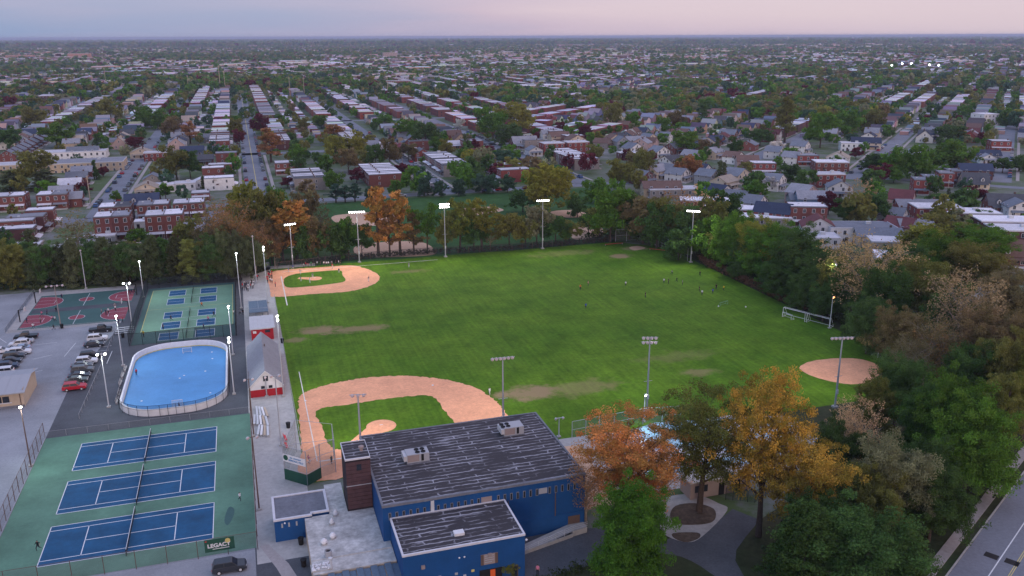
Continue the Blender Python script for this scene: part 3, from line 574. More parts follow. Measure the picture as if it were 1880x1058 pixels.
for i, x in enumerate(xs):
    if i in (14, 15, 23): continue
    fr = MB().box(x-.2, x+.2, -.05, .02, GH-2.3, GH-1.15).build('window', 'membrane_grey', gy); MB().box(x-.11, x+.11, -.08, -.052, GH-2.2, GH-1.25).build('pane', 'glass', fr)
MB().box(14.4, 16.0, -.06, .02, GH-2.2, GH-1.1).build('louvre', 'pink_wall', gy); MB().box(23.3, 24.6, -.06, .02, GH-2.1, GH-1.2).build('louvre', 'steel', gy)
for x in (18.5, 25.9): MB().tube((x, -.12, 2.8), (x, -.12, GH-2.3), .07).build('downpipe', 'steel_brown', gy)
MB().box(6.9, 7.4, -.12, -.02, GH-2.4, GH-.3).build('ladder', 'alu', gy)
MB().box(19.0, GX-.1, -.09, .02, 0, 2.9).build('dado', 'blue_wall', gy)
MB().box(28.0, 29.9, -.14, .02, 0, 2.3).build('door', 'steel_brown', gy)
for (x0, y0, x1, y1, fx) in ((5.2, 11.2, 9.2, 13.4, 7.9), (22.2, 15.6, 26.1, 18.0, 23.1)):
    h_ = thing('rooftop_unit', 'pale grey rooftop air unit with four fans on the %s of the gym roof' % ('left' if x0 < 10 else 'right'), 'air unit', (14.5+x0, 107.5+y0, GH), group='rooftop air units')
    wx, wy = x1-x0, y1-y0
    MB().box(.5, wx, 0, wy, .15, 1.5).build('cabinet', 'steel', h_); MB().prism([(0, 0), (.5, 0), (.5, wy), (0, wy)], .5, 1.35).build('hood', 'metal_roof', h_); MB().box(.4, wx+.1, -.1, wy+.1, 0, .15).build('curb', 'membrane_grey', h_)
    MB().box(wx*.68, wx*.78, -.03, 0, .3, 1.4).build('vent', 'black', h_); MB().box(.6, wx*.6, -.02, 0, .3, 1.4).build('access_panel', 'pink_wall', h_)
    cx = fx-x0
    for i in range(2):
        for j in range(2): MB().lathe([(.38, 0), (.38, .1), (.3, .1), (.3, .03)], (max(.95, min(wx-.95, cx))+(i-.5)*.9, wy/2+(j-.5)*.95, 1.5), 12).build('fan', 'black', h_)
wg = thing('gym_wing', 'lower blue front wing with weathered dark roof', 'building', (15.5, 97.8, 0))
WX, WY, WH = 16.9, 9.6, 7.
MB().box(0, WX, 0, WY, 0, WH-.2).build('wall', 'blue_wall', wg); MB().box(.2, WX-.2, .2, WY-.2, WH-.2, WH).build('roof', 'gym_roof', wg)
for (x0, x1, y0, y1) in ((-.06, WX+.06, -.06, .2), (-.06, WX+.06, WY-.2, WY+.0), (-.06, .2, .2, WY-.2), (WX-.2, WX+.06, .2, WY-.2)): MB().box(x0, x1, y0, y1, WH-.2, WH+.1).build('parapet', 'trim_white', wg)
MB().box(7.6, 9.0, 2.3, 3.3, WH, WH+.4).build('skylight', 'white_paint', wg)
for x in (2.4, 11.6): MB().box(x, x+.5, -.25, .02, 4.6, 5.1).build('wall_lamp', 'pink_wall', wg)
mr_ = MB().box(10.6, 13.0, -.07, .02, 3.4, 5.0).build('mural', 'pink_wall', wg); MB().box(10.6, 11.0, -.09, -.071, 3.4, 5.0).build('side_panel', 'steel_brown', mr_); MB().box(12.6, 13.0, -.09, -.071, 3.4, 5.0).build('side_panel', 'steel_brown', mr_)
for k in range(4): MB().box(11.15, 12.45-.3*(k == 3), -.08, -.072, 4.68-.33*k, 4.80-.33*k).build('inscription', 'steel', mr_)
for i, x in enumerate(np.arange(1.2, 9.6, 1.15)): MB().box(x, x+.42, -.05, .02, 2.1+.55*(i % 2), 2.45+.55*(i % 2)).build('tile', ['metal_roof', 'line_yellow', 'steel'][i % 3], wg)
MB().box(10.4, 13.6, -.1, .02, 0, 2.6).build('door', 'black', wg); MB().box(11.9, 12.6, -.14, -.101, 0, 2.5).build('door_curtain', 'orange_door', wg)
MB().box(15.0, 15.9, -.08, .02, .4, 2.4).build('window', 'steel_brown', wg); MB().box(15.1, 15.8, -.11, -.081, .5, 2.3).build('pane', 'glass', wg)
for x in (7.6, 8.3): MB().lathe([(.1, 0), (.14, .12), (.05, .2)], (x, -.16, 5.2), 8).build('floodlight', 'white_paint', wg)
MB().lathe([(.12, 0), (.2, .15), (.06, .3)], (WX+.25, .1, 5.9), 8).build('security_camera', 'white_paint', wg)
tw = thing('brick_tower', 'dark brown tiled tower at the gym corner', 'tower', (10.7, 117.3, 0))
mat('tower_brick', (.085, .045, .05), .8, 1.2, .2); mat('tower_joint', (.03, .02, .025), .9)
MB().box(0, 3.7, 0, 5.8, 0, 11.8).build('core', 'tower_joint', tw)
tile = MB().box(-.36, .36, -.05, 0, -.30, .30).mesh('tile', 'tower_brick'); tile_s = MB().box(-.05, 0, -.40, .40, -.30, .30).mesh('tile', 'tower_brick')
for r_ in range(12):
    for c_ in range(5): add('tile', tile, tw, (.37+.74*c_, -.001-.02*((r_+c_) % 2), 4.0+.65*r_))
MB().box(0.05, 3.65, .1, 5.7, 11.8, 11.95).build('roof', 'gym_roof', tw)
for (x0, x1, y0, y1) in ((-.07, 3.72, -.09, .1), (-.07, 3.72, 5.7, 5.85), (-.07, .05, .1, 5.7), (3.65, 3.72, .1, 5.7)): MB().box(x0, x1, y0, y1, 11.78, 12.05).build('coping', 'trim_white', tw)
MB().box(1.6, 2.3, -.1, -.06, 10.0, 11.0).build('window', 'glass', tw); MB().lathe([(.25, 0), (.25, .5), (.42, .55), (.42, .75), (.1, .85)], (2.7, 2.4, 11.95), 12).build('roof_vent', 'pink_wall', tw)
MB().box(-.08, 3.72, -.1, -.055, 7.5, 7.62).build('band', 'steel', tw)
ax = thing('annex', 'small flat-roofed blue annex with white roof edge', 'building', (-.2, 117.5, 0))
poly = [(0, 0), (5.4, 0), (5.4, .5), (8, .5), (8, 7), (0, 7)]
MB().prism(poly, 0, 3.5).build('wall', 'blue_wall', ax); MB().prism([(.25, .25), (5.15, .25), (5.15, .75), (7.75, .75), (7.75, 6.75), (.25, 6.75)], 3.5, 3.62).build('roof', 'membrane_grey', ax)
for a, b_ in zip(poly, poly[1:]+poly[:1]):
    x0, x1 = sorted((a[0], b_[0])); y0, y1 = sorted((a[1], b_[1])); hz = abs(a[1]-b_[1]) < .01
    MB().box(x0-.1, x1+.1, y0-(.1 if y0 < 3 else .26), y1+(.26 if y0 < 3 else .1), 3.5, 3.78).build('roof_edge', 'trim_white', ax) if hz else MB().box(x0-(.1 if x0 < 1 else .26), x1+(.26 if x0 < 1 else .1), y0+.3, y1-.3, 3.502, 3.776).build('roof_edge', 'trim_white', ax)
for x in (1.1, 2.1, 3.2): MB().box(x-.12, x+.12, -.05, .02, 2.3, 3.0).build('window', 'steel', ax)
MB().lathe([(.1, 0), (.16, .1), (.05, .25)], (1.5, -.2, 3.0), 8).build('wall_lamp', 'white_paint', ax)
lw = thing('low_wing', 'low wing with worn concrete flat roof and vents', 'building', (4.2, 102.5, 0))
MB().prism([(0, 0), (11.2, 0), (11.2, 5.0), (10.25, 5.0), (10.25, 14.75), (6.4, 14.75), (6.4, 24), (3.7, 24), (3.7, 14.9), (1.1, 14.9), (1.1, 14.7), (0, 14.7)], 0, 3.2).build('wall', 'tan_wall', lw)
MB().prism([(0, 0), (11.2, 0), (11.2, 5.0), (10.25, 5.0), (10.25, 14.75), (6.4, 14.75), (6.4, 24), (3.7, 24), (3.7, 14.9), (1.1, 14.9), (1.1, 14.7), (0, 14.7)], 3.202, 3.4).build('roof', 'concrete_roof', lw)
MB().box(0.2, 11.0, 3.2, 3.4, 3.402, 3.5).build('roof_step', 'concrete_roof', lw)
for k, (a, b_, kind) in enumerate(((603, 1022, 2), (595, 999, 1), (611, 988, 1), (609, 962, 0), (616, 946, 0))):
    p = P(a, b_, 3.4); n_ = ('domed grey', 'white drum-shaped', 'dark round')[kind]
    v_ = thing('roof_vent', '%s roof vent on the concrete roof, %s from the near edge' % (n_, ORD[k]), 'vent', (p.x, p.y, 3.4), group='vents on the concrete roof')
    if kind == 2: MB().lathe([(.5, 0), (.5, 1.0), (.4, 1.0), (.38, .7)], n=16).build('drum', 'steel', v_); MB().lathe([(.36, 0), (.36, .03)], (0, 0, .75), 14).build('fan', 'black', v_)
    else: MB().lathe([(.32, 0), (.32, .3), (.48, .34), (.44, .6), (.2, .85), (.02, .9)] if kind else [(.3, 0), (.3, .25), (.42, .3), (.25, .75), (.02, 1.0)], n=14).build('cap', 'white_paint' if kind else 'alu', v_); MB().box(-.4, .4, -.4, .4, 0, .1).build('base', 'concrete', v_)
p = P(590, 1042, 3.4)
rb_ = thing('rubble_tray', 'shallow roof tray filled with white rubble', 'tray', (p.x, p.y, 3.4)); MB().prism(rect(-1.4, 1.4, -.9, .9), 0, .12).build('tray', 'concrete', rb_)
for k in range(40): MB().lathe([(.12, 0), (.18, .1), (.06, .2)], (0, 0, 0), 5).build('stone', 'white_paint', rb_, (R.uniform(-1.2, 1.2), R.uniform(-.75, .75), .1))
p = P(608, 1045, 3.4); MBp = MB().tube((0, 0, 0), (0, 0, 1.6), .12).lathe([(.3, 1.6), (.3, 1.75), (.1, 1.85)], n=10)
tag(MBp.build('vent_pipe', 'alu', None, (p.x, p.y, 3.4)), 'tall capped vent pipe beside the rubble tray', 'vent')
cn = thing('metal_canopy', 'folded blue-grey metal canopy roof at the bottom edge', 'canopy', (3.2, 97.0, 0))
for k in range(13):
    x = k*.95; zt = 3.3+.5*math.sin(k*.5)
    MB().prism([(x, 0), (x+.9, 0), (x+.9, 5.3), (x, 5.3)], 3.0+.22*(k % 2), 3.12+.22*(k % 2)).build('roof_sheet', 'bleacher', cn)
for x in (.3, 11.8): 
    for y in (.3, 5.0): MB().box(x-.1, x+.1, y-.1, y+.1, 0, 3.0).build('post', 'steel', cn)
rp = thing('entrance_ramp', 'concrete ramp with silver handrails beside the gym door', 'ramp', (33.5, 103.2, .03))
MB().face([(0, 0, 0), (9, 2.2, .9), (9, 4.2, .9), (0, 2, 0)]).prism([(9, 2.2), (11.5, 2.6), (11.5, 4.2), (9, 4.2)], 0, .9).build('slab', 'concrete', rp)
MB().prism([(0, -.15), (9, 2.05), (9, 2.2), (0, 0)], 0, .55).build('side_wall', 'concrete', rp)
for zz in (.5, .8, 1.1): MB().path([(0, -.07, zz-.1), (9, 2.12, zz+.8), (11.5, 2.5, zz+.8)], .03).build('handrail', 'alu', rp)
for i in range(7): MB().tube((i*1.5, -.07+i*.365, 0), (i*1.5, -.07+i*.365, 1.1+i*.13), .03).build('rail_post', 'alu', rp)
# ---- field house
fh = thing('field_house', 'red and white field house with long grey gable roof', 'building', (-2.6, 174.2, .03))
MB().box(0, 6.5, 0, 25.2, 0, 1.6).build('lower_wall', 'red_wall', fh); MB().box(.02, 6.48, .02, 25.18, 1.6, 2.55).face([(.02, .02, 2.55), (6.48, .02, 2.55), (3.25, .02, 5.6)]).face([(6.48, 25.18, 2.55), (.02, 25.18, 2.55), (3.25, 25.18, 5.6)]).build('upper_wall', 'white_paint', fh)
for s_ in (0, 1):
    f = (lambda x: x) if s_ == 0 else (lambda x: 6.5-x)
    MB().face([(f(-.35), -.4, 2.3), (f(3.25), -.4, 5.85), (f(3.25), 25.6, 5.85), (f(-.35), 25.6, 2.3)], flip=s_ == 0).face([(f(-.35), -.4, 2.18), (f(3.25), -.4, 5.72), (f(3.25), 25.6, 5.72), (f(-.35), 25.6, 2.18)], flip=s_ == 1).face([(f(-.35), -.4, 2.3), (f(-.35), 25.6, 2.3), (f(-.35), 25.6, 2.18), (f(-.35), -.4, 2.18)]).build('roof_slope', 'shingle_grey', fh)
    MB().face([(f(-.35), -.42, 2.3), (f(3.25), -.42, 5.86), (f(3.25), -.42, 5.66), (f(-.35), -.42, 2.1)]).build('barge_board', 'white_paint', fh)
MB().box(2.75, 3.75, -.06, .02, 3.4, 4.5).build('loft_door', 'glass', fh)
for x in (2.2, 3.75): MB().box(x, x+.75, -.05, .02, 1.75, 2.35).build('window', 'glass', fh)
for x in (.9, 5.0): MB().box(x, x+.8, -.07, .0, 0, 1.55).build('door', 'red_wall', fh)
for x in (.1, 6.1): MB().box(x, x+.3, -.1, -.005, 0, 1.58).build('pilaster', 'red_wall', fh)
MB().box(3.6, 3.8, 16, 16.2, 5.4, 6.0).build('vent_pipe', 'steel_brown', fh)
sh = thing('red_shed', 'small red shed with white metal roof behind the field house', 'shed', (-1.7, 210.2, .03))
MB().box(.1, 5.4, .3, 10, 0, 2.9).build('wall', 'red_wall', sh); MB().box(.5, 1.3, .24, .3, 1.9, 2.5).build('window', 'white_paint', sh); MB().box(3.4, 4.6, .24, .3, 1.9, 2.6).build('window', 'glass', sh)
for k in range(6): MB().prism(rect(-.2+k*1.0, .79+k*1.0, -.1, 10.5), 2.95+.03*(k % 2), 3.2+.03*(k % 2)).build('roof_panel', 'metal_roof', sh)
bl = thing('bleachers', 'dark blue-grey bleachers facing the field behind the red shed', 'bleachers', (-1.8, 223.5, .03))
for k in range(24):
    y = k*.85; z_ = 3.3-k*.12
    MB().box(0, 4.9, y, y+.42, z_, z_+.06).build('seat_plank', 'bleacher', bl); MB().box(0, 4.9, y+.45, y+.78, z_-.32, z_-.27).build('foot_plank', 'membrane_grey', bl)
for x in (.1, 1.7, 3.3, 4.8):
    f_ = MB(); f_.path([(x, 0, 3.25), (x, 20.3, .5)], .05)
    for k in range(6): f_.path([(x, k*4, 0), (x, k*4, 3.25-k*.55)], .05)
    f_.build('support_frame', 'bleacher', bl)
rl = MB()
for x in (0, 2.45, 4.9): rl.path([(x, 0, 4.4), (x, 20.3, 1.5), (x, 20.3, .5)], .03)
rl.path([(0, 0, 4.4), (4.9, 0, 4.4)], .03); rl.path([(0, 0, 3.3), (0, 0, 4.4)], .03); rl.path([(4.9, 0, 3.3), (4.9, 0, 4.4)], .03)
rl.build('guard_rail', 'steel', bl)
# ---- small building at the left edge
lb = thing('lot_building', 'tan building with grey metal roof at the left edge', 'building', (-64, 184, .02))
MB().box(0, 17.2, 0, 12, 0, 3.6).build('wall', 'tan_wall', lb)
for k in range(10): MB().face([(-.8+k*1.86, -.9, 3.5), (1.04+k*1.86, -.9, 3.5), (1.04+k*1.86, 6.5, 4.7), (-.8+k*1.86, 6.5, 4.7)]).face([(-.8+k*1.86, 13, 3.5), (-.8+k*1.86, 6.5, 4.7), (1.04+k*1.86, 6.5, 4.7), (1.04+k*1.86, 13, 3.5)]).build('roof_panel', 'steel', lb)
MB().box(-.8, 17.8, -.95, -.85, 3.3, 3.52).build('fascia', 'steel', lb); MB().box(17.2, 17.25, 0, 12, 3.6, 3.9).build('gable_end', 'tan_wall', lb)
for x in (10.6, 12.0, 13.4): MB().box(x, x+1.2, -.06, .02, 1.3, 2.6).build('window', 'glass', lb)
MB().box(9.9, 15.0, -.1, .02, 1.1, 1.28).build('sill', 'trim_white', lb)
MB().box(9.5, 17.2, -.05, .015, 0, .5).build('plinth', 'membrane_grey', lb); MB().tube((16.6, -.1, .2), (16.6, -.1, 3.4), .06).build('downpipe', 'steel_brown', lb)
ph = thing('pool_house', 'low pinkish pool house with gate at the loop path', 'building', (64.5, 109.5, .05))
MB().box(0, 11, 0, 3.4, 0, 2.9).build('wall', 'pink_wall', ph); MB().box(-.2, 11.2, -.2, 3.6, 2.9, 3.1).build('roof', 'concrete_roof', ph)
for x in (.8, 2.2): MB().box(x, x+.9, -.06, .02, 1.1, 2.3).build('window', 'glass', ph)
for x in (5.2, 8.2): MB().box(x, x+1.0, -.06, .02, 0, 2.2).build('door', 'black', ph)
fence('pool_gate', 'dark gate and railings at the pool entrance', [(70, 107.8), (74, 105.5), (79, 108)], 2.2, 1.2, 'black', 'chain_dark')
# ================================================================ LAMPS
def spot(parent, z, aim, power, color, size=70, blend=.6, off=(0, 0)):
    l = bpy.data.lights.new('lamp_light', 'AREA'); l.energy = power; l.color = color; l.shape = 'DISK'; l.size = .5; l.spread = math.radians(150)
    o = bpy.data.objects.new('lamp_light', l); col.objects.link(o); o.parent = parent; o.location = (off[0], off[1], z)
    d_ = Vector((aim[0], aim[1], .0))-(Vector(parent.location)+Vector((off[0], off[1], z))); o.rotation_euler = d_.to_track_quat('-Z', 'Y').to_euler(); return o
def flood_mast(label, base, h, rows, n, ang, m, wdt=4.4, aim=None, power=0, color=(1, .93, .82), cabinet=True, stripe='steel'):
    """tall sports mast: tapering pole, cross bars, round reflectors tilted to the field"""
    t_ = thing('floodlight_mast', label, 'floodlight', (base[0], base[1], .03), group='sports floodlight masts')
    MB().tube((0, 0, 0), (0, 0, h), .22, .12, 8).build('pole', stripe, t_); MB().box(-.5, .5, -.5, .5, -.03, .35).build('footing', 'concrete', t_)
    hd = add('lamp_head', MB().tube((-wdt/2, 0, 0), (wdt/2, 0, 0), .07).mesh('lamp_head', 'steel'), t_, (0, 0, h)); hd.rotation_euler = (0, 0, ang)
    for r_ in range(rows):
        for i in range(n):
            x = -wdt/2+wdt*(i+.5)/n
            MB().lathe([(.1, -.40), (.22, -.3), (.33, .0), (.31, .02)], (0, 0, 0), 10).mat(1).lathe([(.31, .021), (.22, .04), (.02, .05)], (0, 0, 0), 10).build('lamp', ['lamp_off', m], hd, (x, -.25, -.1+.95*r_-.2)).rotation_euler = (math.radians(122), 0, 0)
    if rows > 1: MB().tube((-wdt/2, 0, .95), (wdt/2, 0, .95), .06).tube((0, 0, 0), (0, 0, .95), .1).build('upper_bar', 'steel', hd)
    if cabinet: MB().box(-.2, .2, -.35, -.1, 3.0, 3.9).build('ballast_box', 'alu', t_); MB().tube((-.9, 0, h*.45), (.9, 0, h*.45), .05).build('service_bar', 'steel', t_)
    if power:
        da = (Vector(aim+(0,))-Vector((base[0], base[1], 0))).normalized(); spot(t_, h-.3, aim, power, color, 95, .8, (da.x*.6, da.y*.6))
    return t_
c0 = (70, 215)
FM = [((818, 472), 17.6, 2, 5, 3.4, 'two-row lit mast behind the outfield, brightest of the far masts', (60, 225), 1), ((996, 457), 17.6, 1, 6, 4.6, 'lit mast behind the outfield right of the tall yellow-green trees', (90, 225), 1),
      ((1268, 482), 17.6, 1, 6, 4.4, 'lit mast at the far right edge beside the dark hedge', (115, 215), 1), ((660, 482), 17.4, 1, 7, 5.4, 'wide lit mast behind the far left infield', (30, 255), 1), ((538, 490), 14.5, 1, 5, 4.0, 'mast behind the dugout fence with a flat lamp row', (18, 262), .5)]
for b_, h, r_, n_, wd, lab, aim, k in FM:
    p = P(*b_); an = math.atan2(aim[1]-p.y, aim[0]-p.x)+PI/2
    flood_mast(lab, p, h, r_, n_, an, 'lamp_white', wd, aim, 2300*k)
for (tx, ty), h, r_, n_, wd, lab, aim, cab in (((923, 657), 15., 1, 6, 4.6, 'six-lamp mast seen from behind over the gym roof', (45, 175), True), ((657, 725), 12., 1, 3, 3.0, 'three-lamp mast beside the pitching mound', (20, 165), False),
        ((1193, 628), 15, 2, 4, 3.2, 'double-row eight-lamp mast above the orange trees', (85, 180), True), ((1547, 620), 15, 1, 6, 4.8, 'six-lamp mast over the right infield', (120, 175), True), ((1535, 482), 15, 1, 6, 4.4, 'lit mast half hidden in pale branches at right', (125, 195), False)):
    p = P(tx, ty, h); an = math.atan2(aim[1]-p.y, aim[0]-p.x)+PI/2
    flood_mast(lab, p, h, r_, n_, an, 'lamp_white', wd, aim, 1500 if tx != 1535 else 350, cabinet=cab)
def court_lamp(label, base, top, kind='single', lit='lamp_cool', power=0, aim=None, stem='alu', group='court lamp posts'):
    p = P(*base); h = height_of(p, top)
    t_ = thing('lamp_post', label, 'lamp post', (p.x, p.y, .04), group=group)
    MB().tube((0, 0, 0), (0, 0, h), .13, .08, 8).build('pole', stem, t_); MB().box(-.35, .35, -.35, .35, -.04, .25).build('footing', 'concrete', t_)
    hs = {'single': [(0, 0)], 'double': [(-.7, 0), (.7, 0)], 'quad': [(-1.9, 0), (-.65, 0), (.65, 0), (1.9, 0)], 'pair': [(0, .25), (0, -.65)]}[kind]
    if len(hs) > 1 and kind != 'pair': MB().tube((hs[0][0], 0, h), (hs[-1][0], 0, h), .06).build('arm', stem, t_)
    for x, dz in hs:
        MB().lathe([(.1, -.25), (.22, -.12), (.30, .1), (.28, .12)], n=10).mat(1).lathe([(.27, .121), (.15, .18), (.02, .2)], n=10).build('lamp', ['alu', lit], t_, (x, -.2, h+dz)).rotation_euler = (math.radians(110), 0, .4)
    if power: spot(t_, h-.1, aim or (p.x+3, p.y-5), power, (.86, .98, 1), 120, .8, (0, -.6))
    return t_
court_lamp('unlit four-head lamp post between basketball and parked cars', (112, 602), 525, 'quad', 'lamp_off', stem='pink_wall')
court_lamp('bare pole rising before the pines left of the courts', (158, 530), 460, 'single', 'lamp_off')
court_lamp('lit lamp post at the corner between basketball and pickleball', (264, 546), 480, 'single', 'lamp_cool', 350)
court_lamp('lit lamp post beside the near right basketball key', (243, 602), 520, 'double', 'lamp_cool', 350)
court_lamp('lit lamp post left of the rink behind the black car', (226, 672), 580, 'single', 'lamp_white', 350)
court_lamp('lit lamp post between the car row and the rink bench', (200, 748), 650, 'double', 'lamp_white', 350)
court_lamp('dark lamp post on the tennis fence by the parking lot', (57, 856), 747, 'single', 'lamp_white', 350, stem='steel_brown')
court_lamp('lit lamp post at the far right pickleball corner', (443, 566), 465, 'single', 'lamp_cool', 350)
court_lamp('lit lamp post halfway along the right pickleball screen', (428, 652), 562, 'single', 'lamp_cool', 300)
court_lamp('lit lamp post on the right side of the blue rink', (430, 724), 622, 'pair', 'lamp_cool', 300)
court_lamp('tall pole behind the pickleball corner crowd', (471, 520), 434, 'single', 'lamp_off')
court_lamp('tall pole with a bright lamp beside the bleachers', (492, 556), 455, 'pair', 'lamp_white', 500, (20, 262))
court_lamp('tall grey pole with double lamp beside the field house', (521, 728), 582, 'pair', 'lamp_white', 600, (25, 190), stem='steel')
court_lamp('tall grey pole at the stacked benches', (516, 818), 690, 'double', 'lamp_off', stem='steel')
court_lamp('slim pole in front of the field house gable', (490, 729), 693, 'single', 'lamp_off', stem='steel')
court_lamp('brown leaning lamp post on the tennis fence by the field house', (466, 800), 697, 'double', 'lamp_off', stem='steel_brown')
court_lamp('brown lamp post at the near right tennis corner', (476, 936), 803, 'double', 'lamp_off', stem='steel_brown')
court_lamp('orange sodium lamp post beside the soccer goals', (1523, 603), 546, 'single', 'lamp_orange')
court_lamp('short floodlight pole beside the gym corner', (1026, 803), 768, 'double', 'lamp_off')
court_lamp('bright white floodlight pole among the orange trees', (1182, 775), 725, 'single', 'lamp_white', 300, (66, 132))
court_lamp('thin lamp post in the far right corner of the field', (1204, 450), 408, 'single', 'lamp_off')
# ================================================================ SPORTS FURNITURE
def goal(label, a, b_, h, dep, m='white_paint', net=None):
    a, b_ = Vector((a[0], a[1], 0)), Vector((b_[0], b_[1], 0)); w_ = (b_-a).length; t_ = thing('soccer_goal', label, 'goal', (*a[:2], .05), math.atan2(b_.y-a.y, b_.x-a.x)); r_ = .07 if h > 1.5 else .05
    MB().path([(0, 0, 0), (0, 0, h), (w_, 0, h), (w_, 0, 0)], r_).build('frame', m, t_)
    for x in (0, w_): MB().path([(x, 0, h), (x, dep*.35, h), (x, dep, 0), (x, 0, 0)], r_*.8).build('side_stay', m, t_)
    MB().tube((0, dep, 0), (w_, dep, 0), r_*.8).tube((0, dep*.35, h), (w_, dep*.35, h), r_*.6).build('ground_bar', m, t_)
    if net: MB().face([(0, dep*.35, h), (w_, dep*.35, h), (w_, dep, 0), (0, dep, 0)]).build('goal_net', net, t_)
g1, g2 = P(1437, 581), P(1522, 603); gm_ = g1.lerp(g2, .5)
goal('farther of two full-size white soccer goals parked together', g1, g1.lerp(g2, .52), 2.44, 2.2); goal('nearer of two full-size white soccer goals by the lamp', g1.lerp(g2, .48), g2, 2.44, 2.2)
goal('small white soccer goal left of the full-size goals', P(1436, 582), P(1452, 588), 1.3, 1.2); goal('small green practice goal out on the grass', P(1323, 563), P(1336, 559), 1.0, .9, 'court_lime')
def bench_obj(label, p, rz, L_=2.4, m='bench_red', back=True, group=None):
    t_ = thing('bench', label, 'bench', (p[0], p[1], .05), rz, group)
    MB().box(-L_/2, L_/2, -.2, .2, .42, .48).build('seat', m, t_)
    if back: MB().box(-L_/2, L_/2, .2, .25, .55, .95).build('backrest', m, t_)
    for x in (-L_/2+.2, L_/2-.2): MB().box(x-.04, x+.04, -.18, .22, 0, .42).build('leg', 'steel', t_)
bench_obj('far one of two red benches by the grey pole', P(524, 808), PI/2+.1); bench_obj('near one of two red benches by the grey pole', P(526, 822), PI/2+.1)
bench_obj('red bench under the corner backstop fence', P(1127, 450), 0, 7, back=False); bench_obj('red bench beside the lamp post in the far right corner', P(1210, 461), -.75, 7, back=False)
bc = 0
for r_, (y0, y1, n_) in enumerate(((764, 752, 4), (782, 766, 5), (802, 784, 4))):
    for i in range(n_):
        x = 472+i*5.6+r_*1.6-(6 if r_ == 1 else 0); p = P(x, (y0+y1)/2+i*.6)
        bench_obj('%s portable bench from the left, %s row of the bench stack' % (ORD[i], ('far', 'middle', 'near')[r_]), p, PI/2+.03*(i-1.5)-.06*(r_-1), 4.4, ['alu', 'alu', 'white_paint', 'tan_wall', 'alu'][(i+(r_ == 2)) % 5], False, 'stacked portable benches')
for k, (x, y) in enumerate(((231, 680), (226, 692), (222, 706), (220, 724), (216, 738))): bench_obj('%s player bench from far end left of the rink' % ORD[k], P(x, y), PI/2, 3.2, 'concrete', True, 'rink benches')
def can(label, p):
    t_ = thing('trash_can', label, 'trash can', (p[0], p[1], .05)); MB().lathe([(.34, 0), (.42, 1.0), (.46, 1.02), (.46, 1.1)], n=14).build('barrel', 'black', t_); MB().lathe([(.36, 0), (.36, .02)], (0, 0, 1.0), 12).build('liner', 'steel', t_)
for k, p in enumerate(((529.5, 786), (518.5, 630), (114, 603), (553, 1000), (558, 1040), (226, 620))): can(['black trash can near the red benches', 'black trash can at the field fence behind the field house', 'black bin at the foot of the four-head lamp post', 'small dark bin beside the low wing wall', 'black bin at the corner of the metal canopy', 'black bin beside the small metal bleacher'][k], P(*p))
mb_ = thing('metal_bench_stand', 'small silver bleacher between the black car and the courts', 'bleachers', tuple(P(229, 612))[:2]+(.03,))
for k in range(4): MB().box(-2.2, 2.2, k*.6-.9, k*.6-.6, .3+.3*k, .36+.3*k).build('seat_plank', 'alu', mb_)
for x in (-2, 0, 2): MB().path([(x, -1, 0), (x, 1.2, 1.3), (x, 1.2, 0)], .04).build('support_frame', 'steel', mb_)
